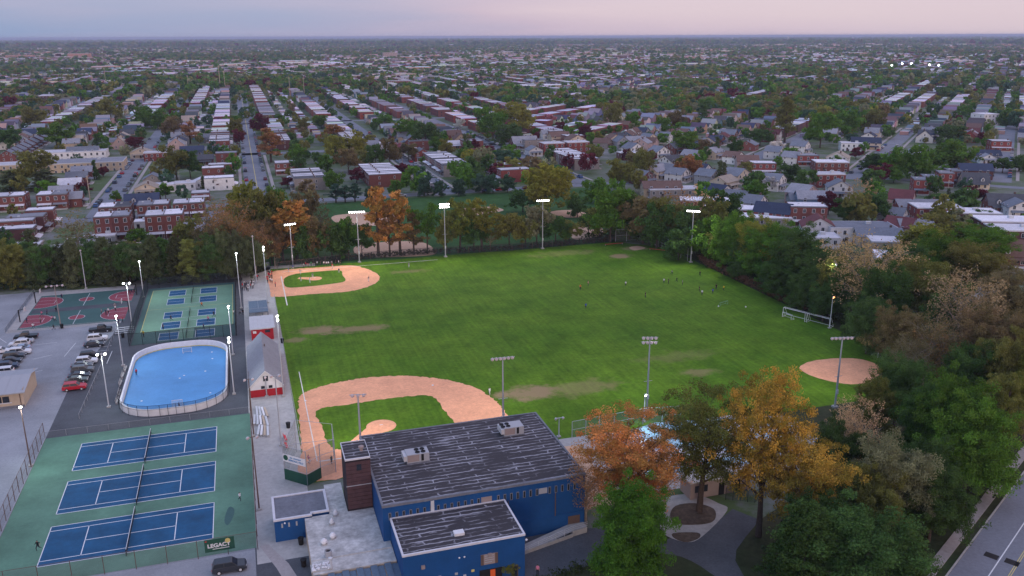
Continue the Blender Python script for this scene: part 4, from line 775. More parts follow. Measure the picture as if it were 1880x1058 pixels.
# hedge along the right side of the field and brush under the far fence
# ================================================================ CARS
def car_meshes(kind):
    if kind == 'suv': Lh, W, prof, roof, zt = 2.35, .95, [(-2.35, .35), (-2.33, .95), (-2.2, 1.05), (1.05, 1.08), (2.1, .95), (2.33, .75), (2.35, .38)], [(-2.25, 1.05), (-1.95, 1.66), (-1.7, 1.72), (.2, 1.72), (.45, 1.66), (1.15, 1.06)], 1.72
    elif kind == 'pickup': Lh, W, prof, roof, zt = 2.7, .98, [(-2.7, .45), (-2.68, 1.05), (1.3, 1.12), (2.5, 1.05), (2.68, .8), (2.7, .45)], [(-.7, 1.07), (-.6, 1.8), (-.4, 1.86), (.6, 1.86), (.8, 1.8), (1.4, 1.1)], 1.86
    else: Lh, W, prof, roof, zt = 2.3, .90, [(-2.3, .35), (-2.28, .85), (-2.1, .95), (.95, .92), (2.05, .80), (2.28, .62), (2.3, .35)], [(-1.75, .93), (-1.0, 1.40), (-.8, 1.44), (.1, 1.44), (.3, 1.40), (1.1, .92)], 1.44
    b = MB()
    st = [(-W, .96), (-W+.10, 1.), (W-.10, 1.), (W, .96)]
    def loft(pr, stv, zc):
        rings = [[(x*k, y, zc+(z-zc)*k) for x, z in pr] for y, k in stv]; n_ = len(pr)
        for a, c_ in zip(rings, rings[1:]):
            for i in range(n_): b.face([a[i], a[(i+1) % n_], c_[(i+1) % n_], c_[i]])
        b.face(rings[0][::-1]); b.face(rings[-1])
    loft(prof, st, .6)
    tw_ = .80
    def rp_(x, z, s): f = (z-roof[0][1])/(zt-roof[0][1]); return (x, s*(W*.97-(W*(.97-tw_))*f), z)
    for a, c_ in zip(roof, roof[1:]): b.face([rp_(*a, -1), rp_(*c_, -1), rp_(*c_, 1), rp_(*a, 1)])
    b.face([rp_(*p, -1) for p in roof][::-1]); b.face([rp_(*p, 1) for p in roof])
    body = b.mesh('body', 'paint')
    def win(pts, off): return [tuple(Vector(p)+Vector(off)) for p in pts]
    def between(p, q, f): return (p[0]+(q[0]-p[0])*f, p[1]+(q[1]-p[1])*f)
    g_ = []
    a, c_ = roof[-1], roof[-2]; p0, p1 = between(a, c_, .08), between(a, c_, .95)
    ins = lambda p, s, k=.9: (p[0], rp_(*p, s)[1]*k, p[1])
    g_.append(('windscreen', MB().face(win([ins(p0, -1), ins(p0, 1), ins(p1, 1), ins(p1, -1)], (.015, 0, .012))).mesh('windscreen', 'glass')))
    a, c_ = roof[0], roof[1]; p0, p1 = between(a, c_, .1), between(a, c_, .95)
    g_.append(('rear_window', MB().face(win([ins(p0, 1), ins(p0, -1), ins(p1, -1), ins(p1, 1)], (-.015, 0, .012))).mesh('rear_window', 'glass')))
    zb, zu = roof[0][1]+.07, zt-.10
    def xat(pts, z):
        for p, q in zip(pts, pts[1:]):
            if p[1] <= z <= q[1]: return p[0]+(q[0]-p[0])*(z-p[1])/max(1e-6, q[1]-p[1])
        return pts[-1][0]
    rx = lambda z: xat(roof[:3], z)+.1; fx = lambda z: xat(roof[::-1][:3], z)-.12
    xm = (rx(zb)+fx(zb))/2-.1
    for s in (-1, 1):
        for (xa, xb, xc, xd) in ((rx(zb), xm-.04, xm-.04, rx(zu)), (xm+.04, fx(zb), fx(zu), xm+.04)):
            q = [rp_(xa, zb, s), rp_(xb, zb, s), rp_(xc, zu, s), rp_(xd, zu, s)]; q = win(q, (0, .012*s, .003)); g_.append(('side_window', MB().face(q if s < 0 else q[::-1]).mesh('side_window', 'glass')))
    wl = MB(); wl.tube((0, -.11, 0), (0, .11, 0), .34, n=14); ty = wl.mesh('wheel', 'tyre'); rim_ = MB().tube((0, -.118, 0), (0, .118, 0), .2, n=10).mesh('rim', 'alu')
    wh = [(x, s*(W-.1), .34) for x in (-Lh*.6, Lh*.62) for s in (-1, 1)]
    hl = MB().box(-.05, .03, -.2, .2, -.07, .07).mesh('headlight', 'white_paint'); tl = MB().box(-.03, .03, -.13, .13, -.12, .12).mesh('taillight', 'bench_red')
    return dict(body=body, glass=g_, wheel=ty, rim=rim_, wh=wh, hl=hl, tl=tl, L=Lh, W=W)
CARS = {k: car_meshes(k) for k in ('suv', 'sedan', 'pickup')}
CC = dict(black=(.012, .013, .016), dark=(.03, .035, .045), navy=(.015, .03, .07), grey=(.12, .13, .14), silver=(.36, .38, .40), white=(.72, .73, .75), red=(.45, .012, .03), green=(.10, .12, .10), blue=(.03, .10, .26), maroon=(.12, .012, .02), sky=(.30, .38, .48))
def car(label, p, rz, kind, colr, group, detail=True):
    c_ = CARS[kind]; t_ = thing('parked_car', label, 'car', (p[0], p[1], .035), rz, group)
    add('body', c_['body'], t_, color=CC[colr])
    for n_, me in c_['glass']: add(n_, me, t_)
    for q in c_['wh']:
        w_ = add('wheel', c_['wheel'], t_, q)
        if detail: add('rim', c_['rim'], w_)
    if detail:
        for s in (-1, 1): add('headlight', c_['hl'], t_, (c_['L']-.06, s*(c_['W']-.3), .72)); add('taillight', c_['tl'], t_, (-c_['L']+.02, s*(c_['W']-.22), .80))
    return t_
for i, (x, y, k, c_) in enumerate(((48, 619, 'pickup', 'black'), (43, 627, 'sedan', 'silver'), (35, 632.5, 'suv', 'white'), (37, 640, 'sedan', 'sky'), (37, 647, 'suv', 'white'), (26, 655, 'suv', 'dark'), (20, 663, 'sedan', 'dark'), (13.5, 673, 'suv', 'navy'), (4, 684, 'suv', 'white'), (1, 645, 'sedan', 'white'))):
    car('%s %s, %s' % (c_, k.replace('suv', 'wagon'), '%s from the far end of the left parking row' % ORD[i] if i < 9 else 'cut by the left edge behind the parking row'), P(x, y, .5), R.choice((0, PI)) if i != 7 else 0, k, c_, 'cars in the left parking row')
for i, (x, y, k, c_) in enumerate(((185, 606, 'pickup', 'black'), (179, 622, 'suv', 'white'), (173, 633, 'sedan', 'dark'), (166, 654, 'suv', 'black'), (159, 664, 'suv', 'white'), (151, 671.5, 'sedan', 'grey'), (152, 680, 'suv', 'grey'), (146, 690.5, 'sedan', 'dark'), (141, 698.5, 'sedan', 'green'), (137, 711.5, 'suv', 'red'))):
    car('%s %s, %s from the far end of the right parking row' % (c_, k.replace('suv', 'wagon'), ORD[i]), P(x, y, .5), 0, k, c_, 'cars in the right parking row')
car('dark wagon with glass roof parked below the tennis banner', P(421, 1038, .8), 0, 'suv', 'dark', 'cars by the tennis fence')
st_n = 0; cl = list(CC)
def park(line, name, k=None):            # cars standing along a street
    global st_n
    (x0, y0), (x1, y1), sp, prob = line; a, b_ = Vector((x0, y0, 0)), Vector((x1, y1, 0)); n_ = int((b_-a).length/sp); j = 0
    for i in range(n_):
        if R.random() > prob: continue
        j += 1; p = a.lerp(b_, (i+.5)/n_); q = proj(p)
        if not (-20 < q[0] < 1900): continue
        c_ = R.choice(cl); car('%s car parked %s, %s from near end' % (c_, name, ordw(j)), p, math.atan2(b_.y-a.y, b_.x-a.x), R.choice(('suv', 'sedan', 'sedan')), c_, 'cars parked '+name, False)
for u, hw, nm in ((-60, 3.9, 'the left side street'), (6, 4.8, 'the yellow-line street'), (93, 3.4, 'the narrow central street'), (166, 4.4, 'the long central street')):
    for s, sd in ((-1, 'left'), (1, 'right')): park(((u+s*hw, 412), (u+s*hw, 700), 6.6, .6), 'on the %s of %s' % (sd, nm))
park(((60, 397.4), (150, 397.4), 6.6, .5), 'along the park street')
for q, p0, p1, nm in ((q6, p6, p6+160, 'the wide right street'), (q7, p7-20, p7+120, 'the right-edge street')):
    for s, sd in ((-1, 'left'), (1, 'right')): park((B2(q+s*4.1, p0), B2(q+s*4.1, p1), 6.6, .55 if q == q7 else .25), 'on the %s of %s' % (sd, nm))
# ================================================================ PEOPLE
def person_mesh(pose):
    """one continuous skinned figure, 1.75 m, facing +y"""
    J = dict(pel=(0, 0, .95, .13), wai=(0, 0, 1.10, .12), che=(0, .01, 1.33, .145), nec=(0, .0, 1.49, .055), chi=(0, .02, 1.56, .075), hed=(0, .01, 1.66, .095), top=(0, 0, 1.74, .06))
    arm = {'stand': [((.23, .0, 1.14), (.24, .06, .90)), ((-.23, .0, 1.14), (-.24, .06, .90))], 'run': [((.24, .16, 1.20), (.18, .34, 1.28)), ((-.25, -.20, 1.20), (-.26, -.10, 1.0))],
           'bat': [((.26, .12, 1.25), (.16, .05, 1.48)), ((-.16, .22, 1.26), (.08, .12, 1.46))], 'crouch': [((.26, .1, 1.16), (.16, .34, 1.08)), ((-.26, .1, 1.16), (-.16, .34, 1.08))]}[pose]
    leg = {'stand': [((.10, .02, .50), (.11, -.02, .09), (.12, .13, .04)), ((-.10, .02, .50), (-.11, -.02, .09), (-.12, .13, .04))], 'run': [((.10, .30, .62), (.10, .20, .20), (.10, .34, .16)), ((-.10, -.14, .52), (-.10, -.48, .30), (-.10, -.46, .16))],
           'bat': [((.22, .06, .52), (.30, -.02, .09), (.32, .12, .04)), ((-.22, .06, .52), (-.30, -.02, .09), (-.32, .12, .04))], 'crouch': [((.20, .26, .58), (.22, .02, .09), (.24, .16, .04)), ((-.20, .26, .58), (-.22, .02, .09), (-.24, .16, .04))]}[pose]
    v, r_, e_ = [], [], []
    def pt(c_, rr): v.append(c_); r_.append(rr); return len(v)-1
    ids = {k: pt(c_[:3], c_[3]) for k, c_ in J.items()}
    for a, b_ in (('pel', 'wai'), ('wai', 'che'), ('che', 'nec'), ('nec', 'chi'), ('chi', 'hed'), ('hed', 'top')): e_.append((ids[a], ids[b_]))
    for s, (el, ha) in zip((1, -1), arm):
        sh_ = pt((s*.185, 0, 1.41), .065); k = pt(el, .045); h_ = pt(ha, .033); d_ = (Vector(ha)-Vector(el)).normalized()*.12; f_ = pt(tuple(Vector(ha)+d_), .03); e_ += [(ids['che'], sh_), (sh_, k), (k, h_), (h_, f_)]
    for s, (kn, ank, toe) in zip((1, -1), leg):
        hp = pt((s*.095, 0, .88), .095); k = pt(kn, .062); a = pt(ank, .045); t_ = pt(toe, .04); e_ += [(ids['pel'], hp), (hp, k), (k, a), (a, t_)]
    me = bpy.data.meshes.new('person'); me.from_pydata(v, e_, []); o = bpy.data.objects.new('tmp', me); col.objects.link(o)
    md = o.modifiers.new('s', 'SKIN'); 
    for i, d_ in enumerate(me.skin_vertices[0].data): d_.radius = (r_[i]*1.15, r_[i]*1.15); d_.use_root = (i == 0)
    o.modifiers.new('b', 'SUBSURF').levels = 1
    dg = bpy.context.evaluated_depsgraph_get(); m2 = bpy.data.meshes.new_from_object(o.evaluated_get(dg)); bpy.data.objects.remove(o); return m2
PM = {}
for pose in ('stand', 'run', 'bat', 'crouch'):
    base = person_mesh(pose)
    for pn in ('dark', 'pale'):
        me = base.copy(); me.materials.clear()
        for n_ in ('shirt', 'pants_'+pn, 'skin', 'hair', 'shoe'): me.materials.append(MT[n_])
        ix = []
        for f in me.polygons:
            c_ = f.center; x, y, z = abs(c_.x), c_.y, c_.z
            if z > 1.66 or (z > 1.58 and y < -.01): k = 3
            elif z > 1.49 and x < .13: k = 2
            elif x > .205 and z < 1.22 and z > .7: k = 2
            elif z > .98: k = 0
            elif z > .11: k = 1
            else: k = 4
            if pose == 'run' and c_.y < -.4 and z < .25: k = 4
            ix.append(k)
        me.polygons.foreach_set('material_index', ix); me.polygons.foreach_set('use_smooth', [True]*len(ix)); PM[pose, pn] = me
SH = dict(white=(.7, .7, .72), red=(.55, .02, .04), black=(.015, .015, .018), blue=(.03, .08, .42), grey=(.25, .26, .28), yellow=(.6, .45, .03), green=(.04, .25, .08), pink=(.6, .2, .3), navy=(.02, .03, .09), orange=(.6, .18, .04))
def people(where, group, pts, cols, poses=('stand', 'run'), pn='dark', z=.05):
    rows = sorted(enumerate(pts), key=lambda t_: t_[1][0]); cnt = {}
    for i, q in rows:
        c_ = q[2] if len(q) > 2 else R.choice(cols); pose = q[3] if len(q) > 3 else R.choice(poses); cnt[c_] = cnt.get(c_, 0)+1
        p = P(q[0], q[1]); o = add('person', PM[pose, q[4] if len(q) > 4 else pn], None, (p.x, p.y, z), R.uniform(0, 6.28), SH[c_]); s = R.uniform(.94, 1.06); o.scale = (s, s, s)
        tag(o, 'person in %s top %s, %s from left' % (c_, where, ordw(cnt[c_])), 'person', group)
k = lambda ox, oy, s, pp: [(ox+q[0]/s, oy+q[1]/s, *q[2:]) for q in pp]
people('on the basketball courts', 'basketball players', k(0, 500, 4.808, [(240, 455), (360, 450), (372, 395, 'pink'), (420, 385), (500, 360), (465, 435, 'pink'), (490, 440, 'white'), (297, 505, 'white'), (478, 515), (548, 240), (900, 375), (938, 380), (960, 370, 'white'), (1018, 325), (1022, 345, 'white'), (1050, 465), (1085, 445, 'red'), (1148, 200), (1165, 195), (1188, 195)]), ('black', 'navy', 'grey', 'black'))
people('on the pickleball courts', 'pickleball players', k(220, 480, 4.809, [(725, 410, 'orange'), (455, 530, 'black'), (385, 605, 'navy'), (833, 495, 'black'), (783, 535, 'pink'), (742, 605, 'navy'), (212, 670, 'yellow'), (1008, 480, 'white')]), ('black',))
people('on the walk behind the bleachers', 'strollers', k(220, 480, 4.809, [(1065, 480, 'grey'), (1090, 475, 'black'), (1200, 160, 'white'), (1215, 165, 'red'), (1225, 150, 'grey')]), ('grey',))
people('in the crowd at the bleacher end', 'crowd at the bleacher end', [(220+(1085+(i % 7)*17+R.uniform(-6, 6))/4.809, 480+(215+(i//7)*24+R.uniform(-6, 6))/4.809) for i in range(18)], ('white', 'red', 'black', 'white', 'grey', 'navy'), ('stand',))
people('in the crowd by the third base fence', 'crowd at the far diamond', [(220+(1290+(i % 4)*18+R.uniform(-5, 5))/4.809, 480+(125+(i//4)*22+R.uniform(-6, 6))/4.809) for i in range(16)]+[(220+1375/4.809, 480+228/4.809, 'red')], ('white', 'red', 'red', 'black', 'grey'), ('stand',))
people('in the blue rink', 'rink players', [(251, 690, 'red', 'stand'), (330, 753, 'navy', 'stand')], ('red',))
people('on the grass of the sports field', 'players on the field', k(980, 340, 2.848, [(722, 470, 'grey'), (680, 515, 'white'), (704, 518, 'black'), (747, 510, 'black'), (777, 525, 'grey'), (868, 478, 'black'), (865, 558, 'black'), (879, 578, 'white'), (935, 570, 'blue'), (953, 548, 'black'), (992, 555, 'yellow'), (480, 530, 'white'), (284, 530, 'pink'), (243, 550, 'orange'), (272, 648, 'blue'), (583, 590, 'black')]), ('black',), ('run', 'stand'))
people('on the far left infield', 'players of the far diamond', k(420, 380, 4.408, [(578, 550, 'grey'), (582, 605, 'grey'), (658, 620, 'white'), (680, 580, 'grey'), (893, 538, 'navy'), (1135, 605, 'navy'), (838, 500, 'red'), (1458, 492, 'grey'), (485, 533, 'blue'), (520, 508, 'blue')]), ('grey',), ('stand', 'run', 'crouch'), 'pale')
people('sitting area along the dugout fence', 'team at the dugout', [(420+(600+i*24+R.uniform(-8, 8))/4.408, 380+(492-i*1.6+R.uniform(-6, 6))/4.408) for i in range(14)], ('white', 'red', 'black', 'green', 'grey'), ('stand',))
people('beyond the fence by the grey dome', 'onlookers behind the fence', [(612+R.uniform(0, 34), 463+R.uniform(-4, 6)) for i in range(9)], ('navy', 'white', 'grey', 'red'), ('stand',))
people('on the near infield', 'players of the near diamond', [(609, 853, 'black', 'run', 'dark'), (567, 852, 'pink', 'crouch', 'pale'), (899, 726, 'white', 'run', 'pale')], ('white',))
people('on the tennis courts', 'tennis players', [(71, 1012, 'black', 'run'), (441, 921, 'white', 'run')], ('white',))
people('in the yard by the blue building', 'walkers', [(987, 1057, 'pink', 'stand')], ('pink',))
for kx, (x, y) in enumerate(((1319, 564), (1369, 565))):
    p = P(x, y); tag(MB().lathe([(.02, 0), (.16, .06), (.22, .2), (.16, .34), (.02, .4)], n=10).build('soccer_ball', 'white_paint', None, (p.x, p.y, .04)), 'white ball %s the small green goal' % ('left of', 'right of')[kx], 'ball')
# ================================================================ TREES
def fast_mesh(name, verts, faces_n, nf, mat_name, rnd=None):
    """verts (nf*faces_n,3) -> separate polygons with faces_n corners each"""
    me = bpy.data.meshes.new(name); me.vertices.add(len(verts)); me.vertices.foreach_set('co', verts.astype(np.float32).ravel())
    me.loops.add(len(verts)); me.loops.foreach_set('vertex_index', np.arange(len(verts), dtype=np.int32))
    me.polygons.add(nf); me.polygons.foreach_set('loop_start', np.arange(0, len(verts), faces_n, dtype=np.int32)); me.polygons.foreach_set('loop_total', np.full(nf, faces_n, dtype=np.int32))
    me.materials.append(MT[mat_name]); me.update(calc_edges=True)
    if rnd is not None: me.attributes.new('rnd', 'FLOAT', 'FACE').data.foreach_set('value', rnd.astype(np.float32))
    return me
def leaves_mesh(rng, cent, spread, per, size, mat_name='leaf', up=.35):
    """leaf sprays: small bent four-cornered blades spread round every twig end"""
    n = len(cent)*per; c = np.repeat(cent, per, 0); sp = np.repeat(spread, per)[:, None]
    d = rng.normal(size=(n, 3)); d /= np.linalg.norm(d, axis=1, keepdims=True); p = c+d*sp*(rng.random((n, 1))**.5)*np.array([1, 1, .75])
    nr = rng.normal(size=(n, 3))+d*.6; nr[:, 2] += up; nr /= np.linalg.norm(nr, axis=1, keepdims=True)
    a = np.cross(nr, rng.normal(size=(n, 3))); a /= np.linalg.norm(a, axis=1, keepdims=True); b = np.cross(nr, a); s = size*rng.uniform(.6, 1.3, (n, 1))
    v = np.stack([p-a*s*.62, p-b*s*.36+nr*s*.08, p+a*s*.62, p+b*s*.36+nr*s*.08], 1).reshape(-1, 3)
    tone = np.repeat(rng.random(len(cent)), per)*.5+rng.random(n)*.5
    me = fast_mesh('crown', v, 4, n, mat_name, tone); me.attributes.new('clu', 'FLOAT', 'FACE').data.foreach_set('value', np.repeat(rng.random(len(cent)), per).astype(np.float32)); return me
def make_tree(seed, shape='round', H=12., W=9., clusters=110, per=60, leaf=.42, bole=.25, limb=10, twig=True, bark='bark', spread=None, hollow=.45):
    """tapered trunk with limbs and twigs; leaf sprays sit at the twig ends"""
    rng = np.random.default_rng(seed); tb = MB(); ends = []
    def env(t):                                     # crown half-width at height share t
        if shape == 'cone': return (1-t)**.85*(.55+.45*min(1, t*6))
        if shape == 'col': return math.sin(PI*min(1, .12+.88*t)**.8)**.6
        if shape == 'vase': return (.25+.95*t**.7)*(1-max(0, t-.72)/.28*.62)
        return max(.02, 1-abs(2*t-.85)**2.3/1.45)**.5 if t < .98 else .15
    z0 = H*bole; tr = max(.10, H*.020); sway = rng.normal(size=2)*H*.02
    trunk_top = H*(.93 if shape in ('cone', 'col') else .62)
    pts = [Vector((sway[0]*k*k, sway[1]*k*k, trunk_top*k)) for k in (0, .2, .45, .7, 1)]; rr = [tr*1.25, tr, tr*.8, tr*.55, tr*.18]
    for a, b_, ra, rb_ in zip(pts, pts[1:], rr, rr[1:]): tb.tube(a, b_, ra, rb_, 7)
    def on_trunk(z):
        f = min(1, z/trunk_top); return Vector((sway[0]*f*f, sway[1]*f*f, z)), tr*(1.1-.95*f)
    for i in range(limb):
        f = (i+rng.random()*.8)/limb; az = i*2.4+rng.normal()*.35
        if shape == 'cone': zs = z0*.6+(H*.95-z0*.6)*f; tt = (zs-z0*.6)/(H-z0*.6); ln_ = W/2*env(tt)*rng.uniform(.8, 1.08); end = Vector((math.cos(az)*ln_, math.sin(az)*ln_, zs-ln_*.18))
        else:
            zs = z0+(trunk_top-z0)*f*.95; te = min(.97, .10+.88*((f*.75+rng.random()*.30))); r_ = W/2*env(te)*rng.uniform(.62, 1.0); end = Vector((math.cos(az)*r_, math.sin(az)*r_, z0*.85+(H-z0*.85)*te))
        st, r0 = on_trunk(zs if shape == 'cone' else min(zs, end.z*.8)); r0 *= .55
        mid = st.lerp(end, .5)+Vector((rng.normal()*.04*W, rng.normal()*.04*W, (.04 if shape != 'cone' else .01)*H))
        tb.tube(st, mid, r0, r0*.55, 5); tb.tube(mid, end, r0*.55, r0*.15, 4)
        nk = max(2, int(clusters/limb))
        for k in range(nk):
            q = hollow+(1-hollow)*rng.random(); base = st.lerp(mid, q*2) if q < .5 else mid.lerp(end, q*2-1)
            off = Vector(rng.normal(size=3)*np.array([1, 1, .7]))*W*(.105 if shape != 'cone' else .06)*(1.1-.3*q)
            e_ = base+off
            if twig: tb.tube(base, e_, r0*.16, r0*.05, 3)
            ends.append(e_)
    ends = np.array(ends); spr = np.full(len(ends), spread or W*.085)*rng.uniform(.7, 1.35, len(ends))
    return tb.mesh('trunk', bark), leaves_mesh(rng, ends, spr, per, leaf)
HERO, MID = {}, {}
def hero(nm, *a, **k): HERO[nm] = [make_tree(s, *a, **k) for s in ((11, 12) if nm in ('round', 'dense') else (13,))]
hero('round', 'round', 14, 12, 300, 150, .215, .20, 20, spread=.95)
hero('dense', 'round', 13, 12, 470, 150, .22, .10, 26, spread=.95, hollow=.35)
hero('open', 'vase', 18, 13, 380, 95, .19, .22, 26, spread=.80, hollow=.25)
hero('tall', 'col', 20, 10, 330, 130, .21, .22, 22, spread=.85, hollow=.4)
hero('cone', 'cone', 13, 9, 600, 100, .20, .06, 56, spread=.62, hollow=.25)
hero('bare', 'vase', 15, 11, 380, 16, .22, .18, 26, spread=.8, bark='bark_pale', hollow=.25)
def mid(nm, seeds, *a, **k): MID[nm] = [make_tree(s, *a, **k) for s in seeds]
mid('round', (21, 22, 23), 'round', 10, 9, 120, 40, .52, .2, 10, twig=False, spread=.95)
mid('dense', (24, 25), 'round', 9, 9, 140, 42, .52, .08, 12, twig=False, spread=.95, hollow=.35)
mid('open', (26, 27), 'vase', 14, 10, 130, 34, .46, .28, 11, twig=True, spread=.85)
mid('tall', (28, 29), 'col', 14, 6.5, 120, 38, .46, .18, 13, twig=False, spread=.75)
mid('cone', (30, 31), 'cone', 11, 6.5, 180, 28, .42, .06, 26, twig=False, spread=.55, hollow=.3)
mid('bare', (32, 33), 'vase', 12, 10, 150, 6, .42, .2, 13, twig=True, spread=.8, bark='bark_pale', hollow=.3)
BASE = dict(round=(14, 12), dense=(13, 12), open=(18, 13), tall=(20, 10), cone=(13, 9), bare=(15, 11)); BASEM = dict(round=(10, 9), dense=(9, 9), open=(14, 10), tall=(14, 6.5), cone=(11, 6.5), bare=(12, 10))
TREES = []                                # (x, y, height, width, kind, colour, label stem, group)
NAMES = dict(round='deciduous_tree', dense='bushy_tree', open='open_branched_tree', tall='tall_narrow_tree', cone='conifer_tree', bare='bare_branched_tree')
CN = dict(dark='dark green', green='mid green', bright='bright green', olive='olive', lime='yellow-green', yellow='golden yellow', orange='orange', rust='rust red', brown='brown', tan='pale tan', maroon='maroon', pale='pale green', white='white blossoming', pink='pink blossoming', pine='dark pine green', teal='bluish green')
def tree_px(cx, ytop, ybase, wpx, kind, colr, zone):
    p = P(cx, ybase); h = height_of(p, ytop); w_ = wpx*proj((p.x, p.y, h/2))[2]/F
    TREES.append((p.x, p.y, h, w_, kind, colr, zone))
T = tree_px; z_ = 'beside the loop path and pool'
T(1150, 738, 962, 225, 'open', 'orange', z_); T(1284, 690, 940, 200, 'open', 'olive', z_); T(1392, 655, 985, 190, 'open', 'yellow', z_); T(1462, 775, 1010, 175, 'open', 'yellow', z_)
T(1157, 893, 1078, 150, 'dense', 'bright', z_); T(1075, 830, 962, 95, 'bare', 'rust', z_); T(1220, 800, 930, 110, 'bare', 'orange', z_)
z_ = 'in the wood at lower right'
for q in ((1735, 676, 880, 140, 'dense', 'green'), (1768, 735, 912, 165, 'dense', 'green'), (1625, 795, 985, 150, 'round', 'pale'), (1705, 862, 995, 125, 'dense', 'dark'), (1465, 930, 1120, 200, 'cone', 'dark'), (1570, 945, 1120, 220, 'dense', 'dark'), (1560, 715, 880, 110, 'bare', 'tan'), (1530, 770, 900, 100, 'round', 'dark'), (1826, 680, 838, 85, 'tall', 'olive'), (1876, 640, 810, 90, 'tall', 'lime'),
          (1680, 700, 850, 90, 'dense', 'dark'), (1590, 850, 1010, 120, 'round', 'olive'), (1520, 840, 990, 110, 'dense', 'dark'), (1625, 970, 1110, 150, 'dense', 'dark'), (1640, 640, 790, 100, 'round', 'dark'), (1500, 900, 1060, 140, 'round', 'dark'), (1690, 800, 950, 100, 'dense', 'dark'), (1600, 690, 820, 80, 'round', 'olive')): T(*q, z_)
z_ = 'in the brown thicket right of the field'
for q in ((1760, 478, 680, 150, 'bare', 'tan'), (1590, 415, 600, 165, 'bare', 'tan'), (1690, 560, 720, 120, 'bare', 'brown'), (1640, 560, 690, 100, 'round', 'brown'), (1800, 560, 740, 120, 'round', 'brown'), (1730, 590, 730, 110, 'bare', 'rust'), (1860, 560, 740, 90, 'round', 'brown'), (1620, 480, 620, 110, 'round', 'dark'), (1560, 470, 585, 90, 'round', 'dark'), (1830, 600, 780, 110, 'round', 'olive'), (1590, 540, 650, 90, 'dense', 'dark'), (1680, 470, 610, 110, 'round', 'olive'), (1740, 520, 660, 100, 'dense', 'dark'), (1660, 610, 740, 90, 'bare', 'brown'), (1770, 620, 770, 100, 'round', 'dark'), (1840, 490, 640, 110, 'round', 'brown'), (1780, 440, 560, 120, 'round', 'olive'), (1715, 430, 540, 110, 'dense', 'green'), (1650, 440, 560, 90, 'round', 'dark')): T(*q, z_)
z_ = 'along the right edge of the field'
for q in ((1300, 395, 480, 80, 'dense', 'green'), (1345, 385, 500, 90, 'dense', 'green'), (1385, 395, 512, 90, 'round', 'lime'), (1415, 405, 525, 110, 'dense', 'green'), (1460, 420, 545, 100, 'dense', 'dark'), (1500, 450, 560, 90, 'dense', 'dark'), (1535, 465, 580, 80, 'round', 'olive'), (1330, 420, 490, 70, 'round', 'olive'), (1370, 440, 515, 70, 'dense', 'dark'), (1430, 470, 550, 80, 'dense', 'dark'), (1475, 500, 570, 70, 'dense', 'dark'), (1440, 430, 530, 90, 'round', 'yellow'), (1510, 520, 590, 60, 'dense', 'dark'), (1245, 420, 478, 60, 'dense', 'dark')): T(*q, z_)
z_ = 'in the far right belt behind the outfield'
for q in ((1120, 345, 445, 80, 'round', 'green'), (1180, 355, 447, 90, 'round', 'brown'), (1230, 360, 452, 80, 'round', 'olive'), (1285, 340, 446, 60, 'bare', 'tan'), (1155, 350, 440, 70, 'dense', 'dark'), (1205, 372, 456, 70, 'dense', 'dark'), (1260, 375, 462, 70, 'dense', 'dark'), (1100, 375, 438, 50, 'round', 'olive'), (1080, 385, 430, 40, 'round', 'dark'), (1305, 365, 465, 70, 'round', 'olive'), (1240, 345, 430, 80, 'bare', 'rust'), (1140, 330, 420, 60, 'round', 'green'), (1330, 350, 440, 70, 'round', 'dark')): T(*q, z_)
z_ = 'in the tree line behind the outfield fence'
for q in ((545, 370, 478, 80, 'tall', 'orange'), (520, 385, 480, 50, 'tall', 'orange'), (695, 345, 470, 58, 'tall', 'orange'), (735, 350, 468, 55, 'tall', 'orange'), (716, 380, 471, 40, 'tall', 'rust'), (785, 368, 466, 56, 'open', 'green'), (845, 362, 463, 70, 'open', 'lime'), (885, 360, 461, 80, 'open', 'lime'), (760, 390, 468, 40, 'tall', 'brown'), (935, 388, 456, 60, 'round', 'olive'), (965, 395, 455, 50, 'round', 'olive'), (985, 378, 452, 60, 'round', 'pale'), (1020, 395, 450, 60, 'round', 'dark'), (1045, 402, 446, 50, 'round', 'olive'), (640, 400, 474, 50, 'round', 'green'), (610, 405, 477, 60, 'round', 'dark'), (585, 395, 480, 50, 'round', 'brown'), (665, 410, 472, 40, 'round', 'dark'), (870, 400, 462, 60, 'round', 'dark'), (820, 395, 465, 40, 'round', 'olive'), (900, 410, 459, 40, 'bare', 'brown'), (560, 410, 481, 40, 'dense', 'dark'), (500, 400, 486, 60, 'round', 'brown'), (625, 420, 478, 40, 'dense', 'dark')): T(*q, z_)
z_ = 'in the brown belt left of the far diamond'
for q in ((430, 350, 500, 100, 'bare', 'rust'), (470, 392, 500, 70, 'bare', 'rust'), (395, 360, 480, 90, 'bare', 'brown'), (490, 340, 470, 80, 'round', 'olive'), (520, 345, 460, 70, 'round', 'green'), (455, 335, 455, 80, 'round', 'lime'), (415, 400, 500, 60, 'round', 'brown'), (445, 440, 503, 50, 'dense', 'olive'), (565, 350, 450, 60, 'round', 'brown'), (480, 430, 495, 50, 'round', 'brown'), (380, 410, 490, 60, 'bare', 'brown'), (590, 360, 440, 50, 'bare', 'brown'), (505, 420, 490, 40, 'bare', 'rust'), (350, 395, 480, 60, 'round', 'olive')): T(*q, z_)
z_ = 'among the pines behind the left courts'
xs_ = [8, 40, 70, 92, 118, 140, 170, 196, 218, 240, 262, 285, 306, 330, 352, 375, 398, 420, 442, 462]
for i, x in enumerate(xs_): T(x, 448-x*.03+R.uniform(-10, 12), 530-x*.042+R.uniform(-3, 2), R.uniform(58, 76), R.choice(('cone', 'cone', 'dense', 'round')), R.choice(('pine', 'pine', 'olive', 'dark')), z_)
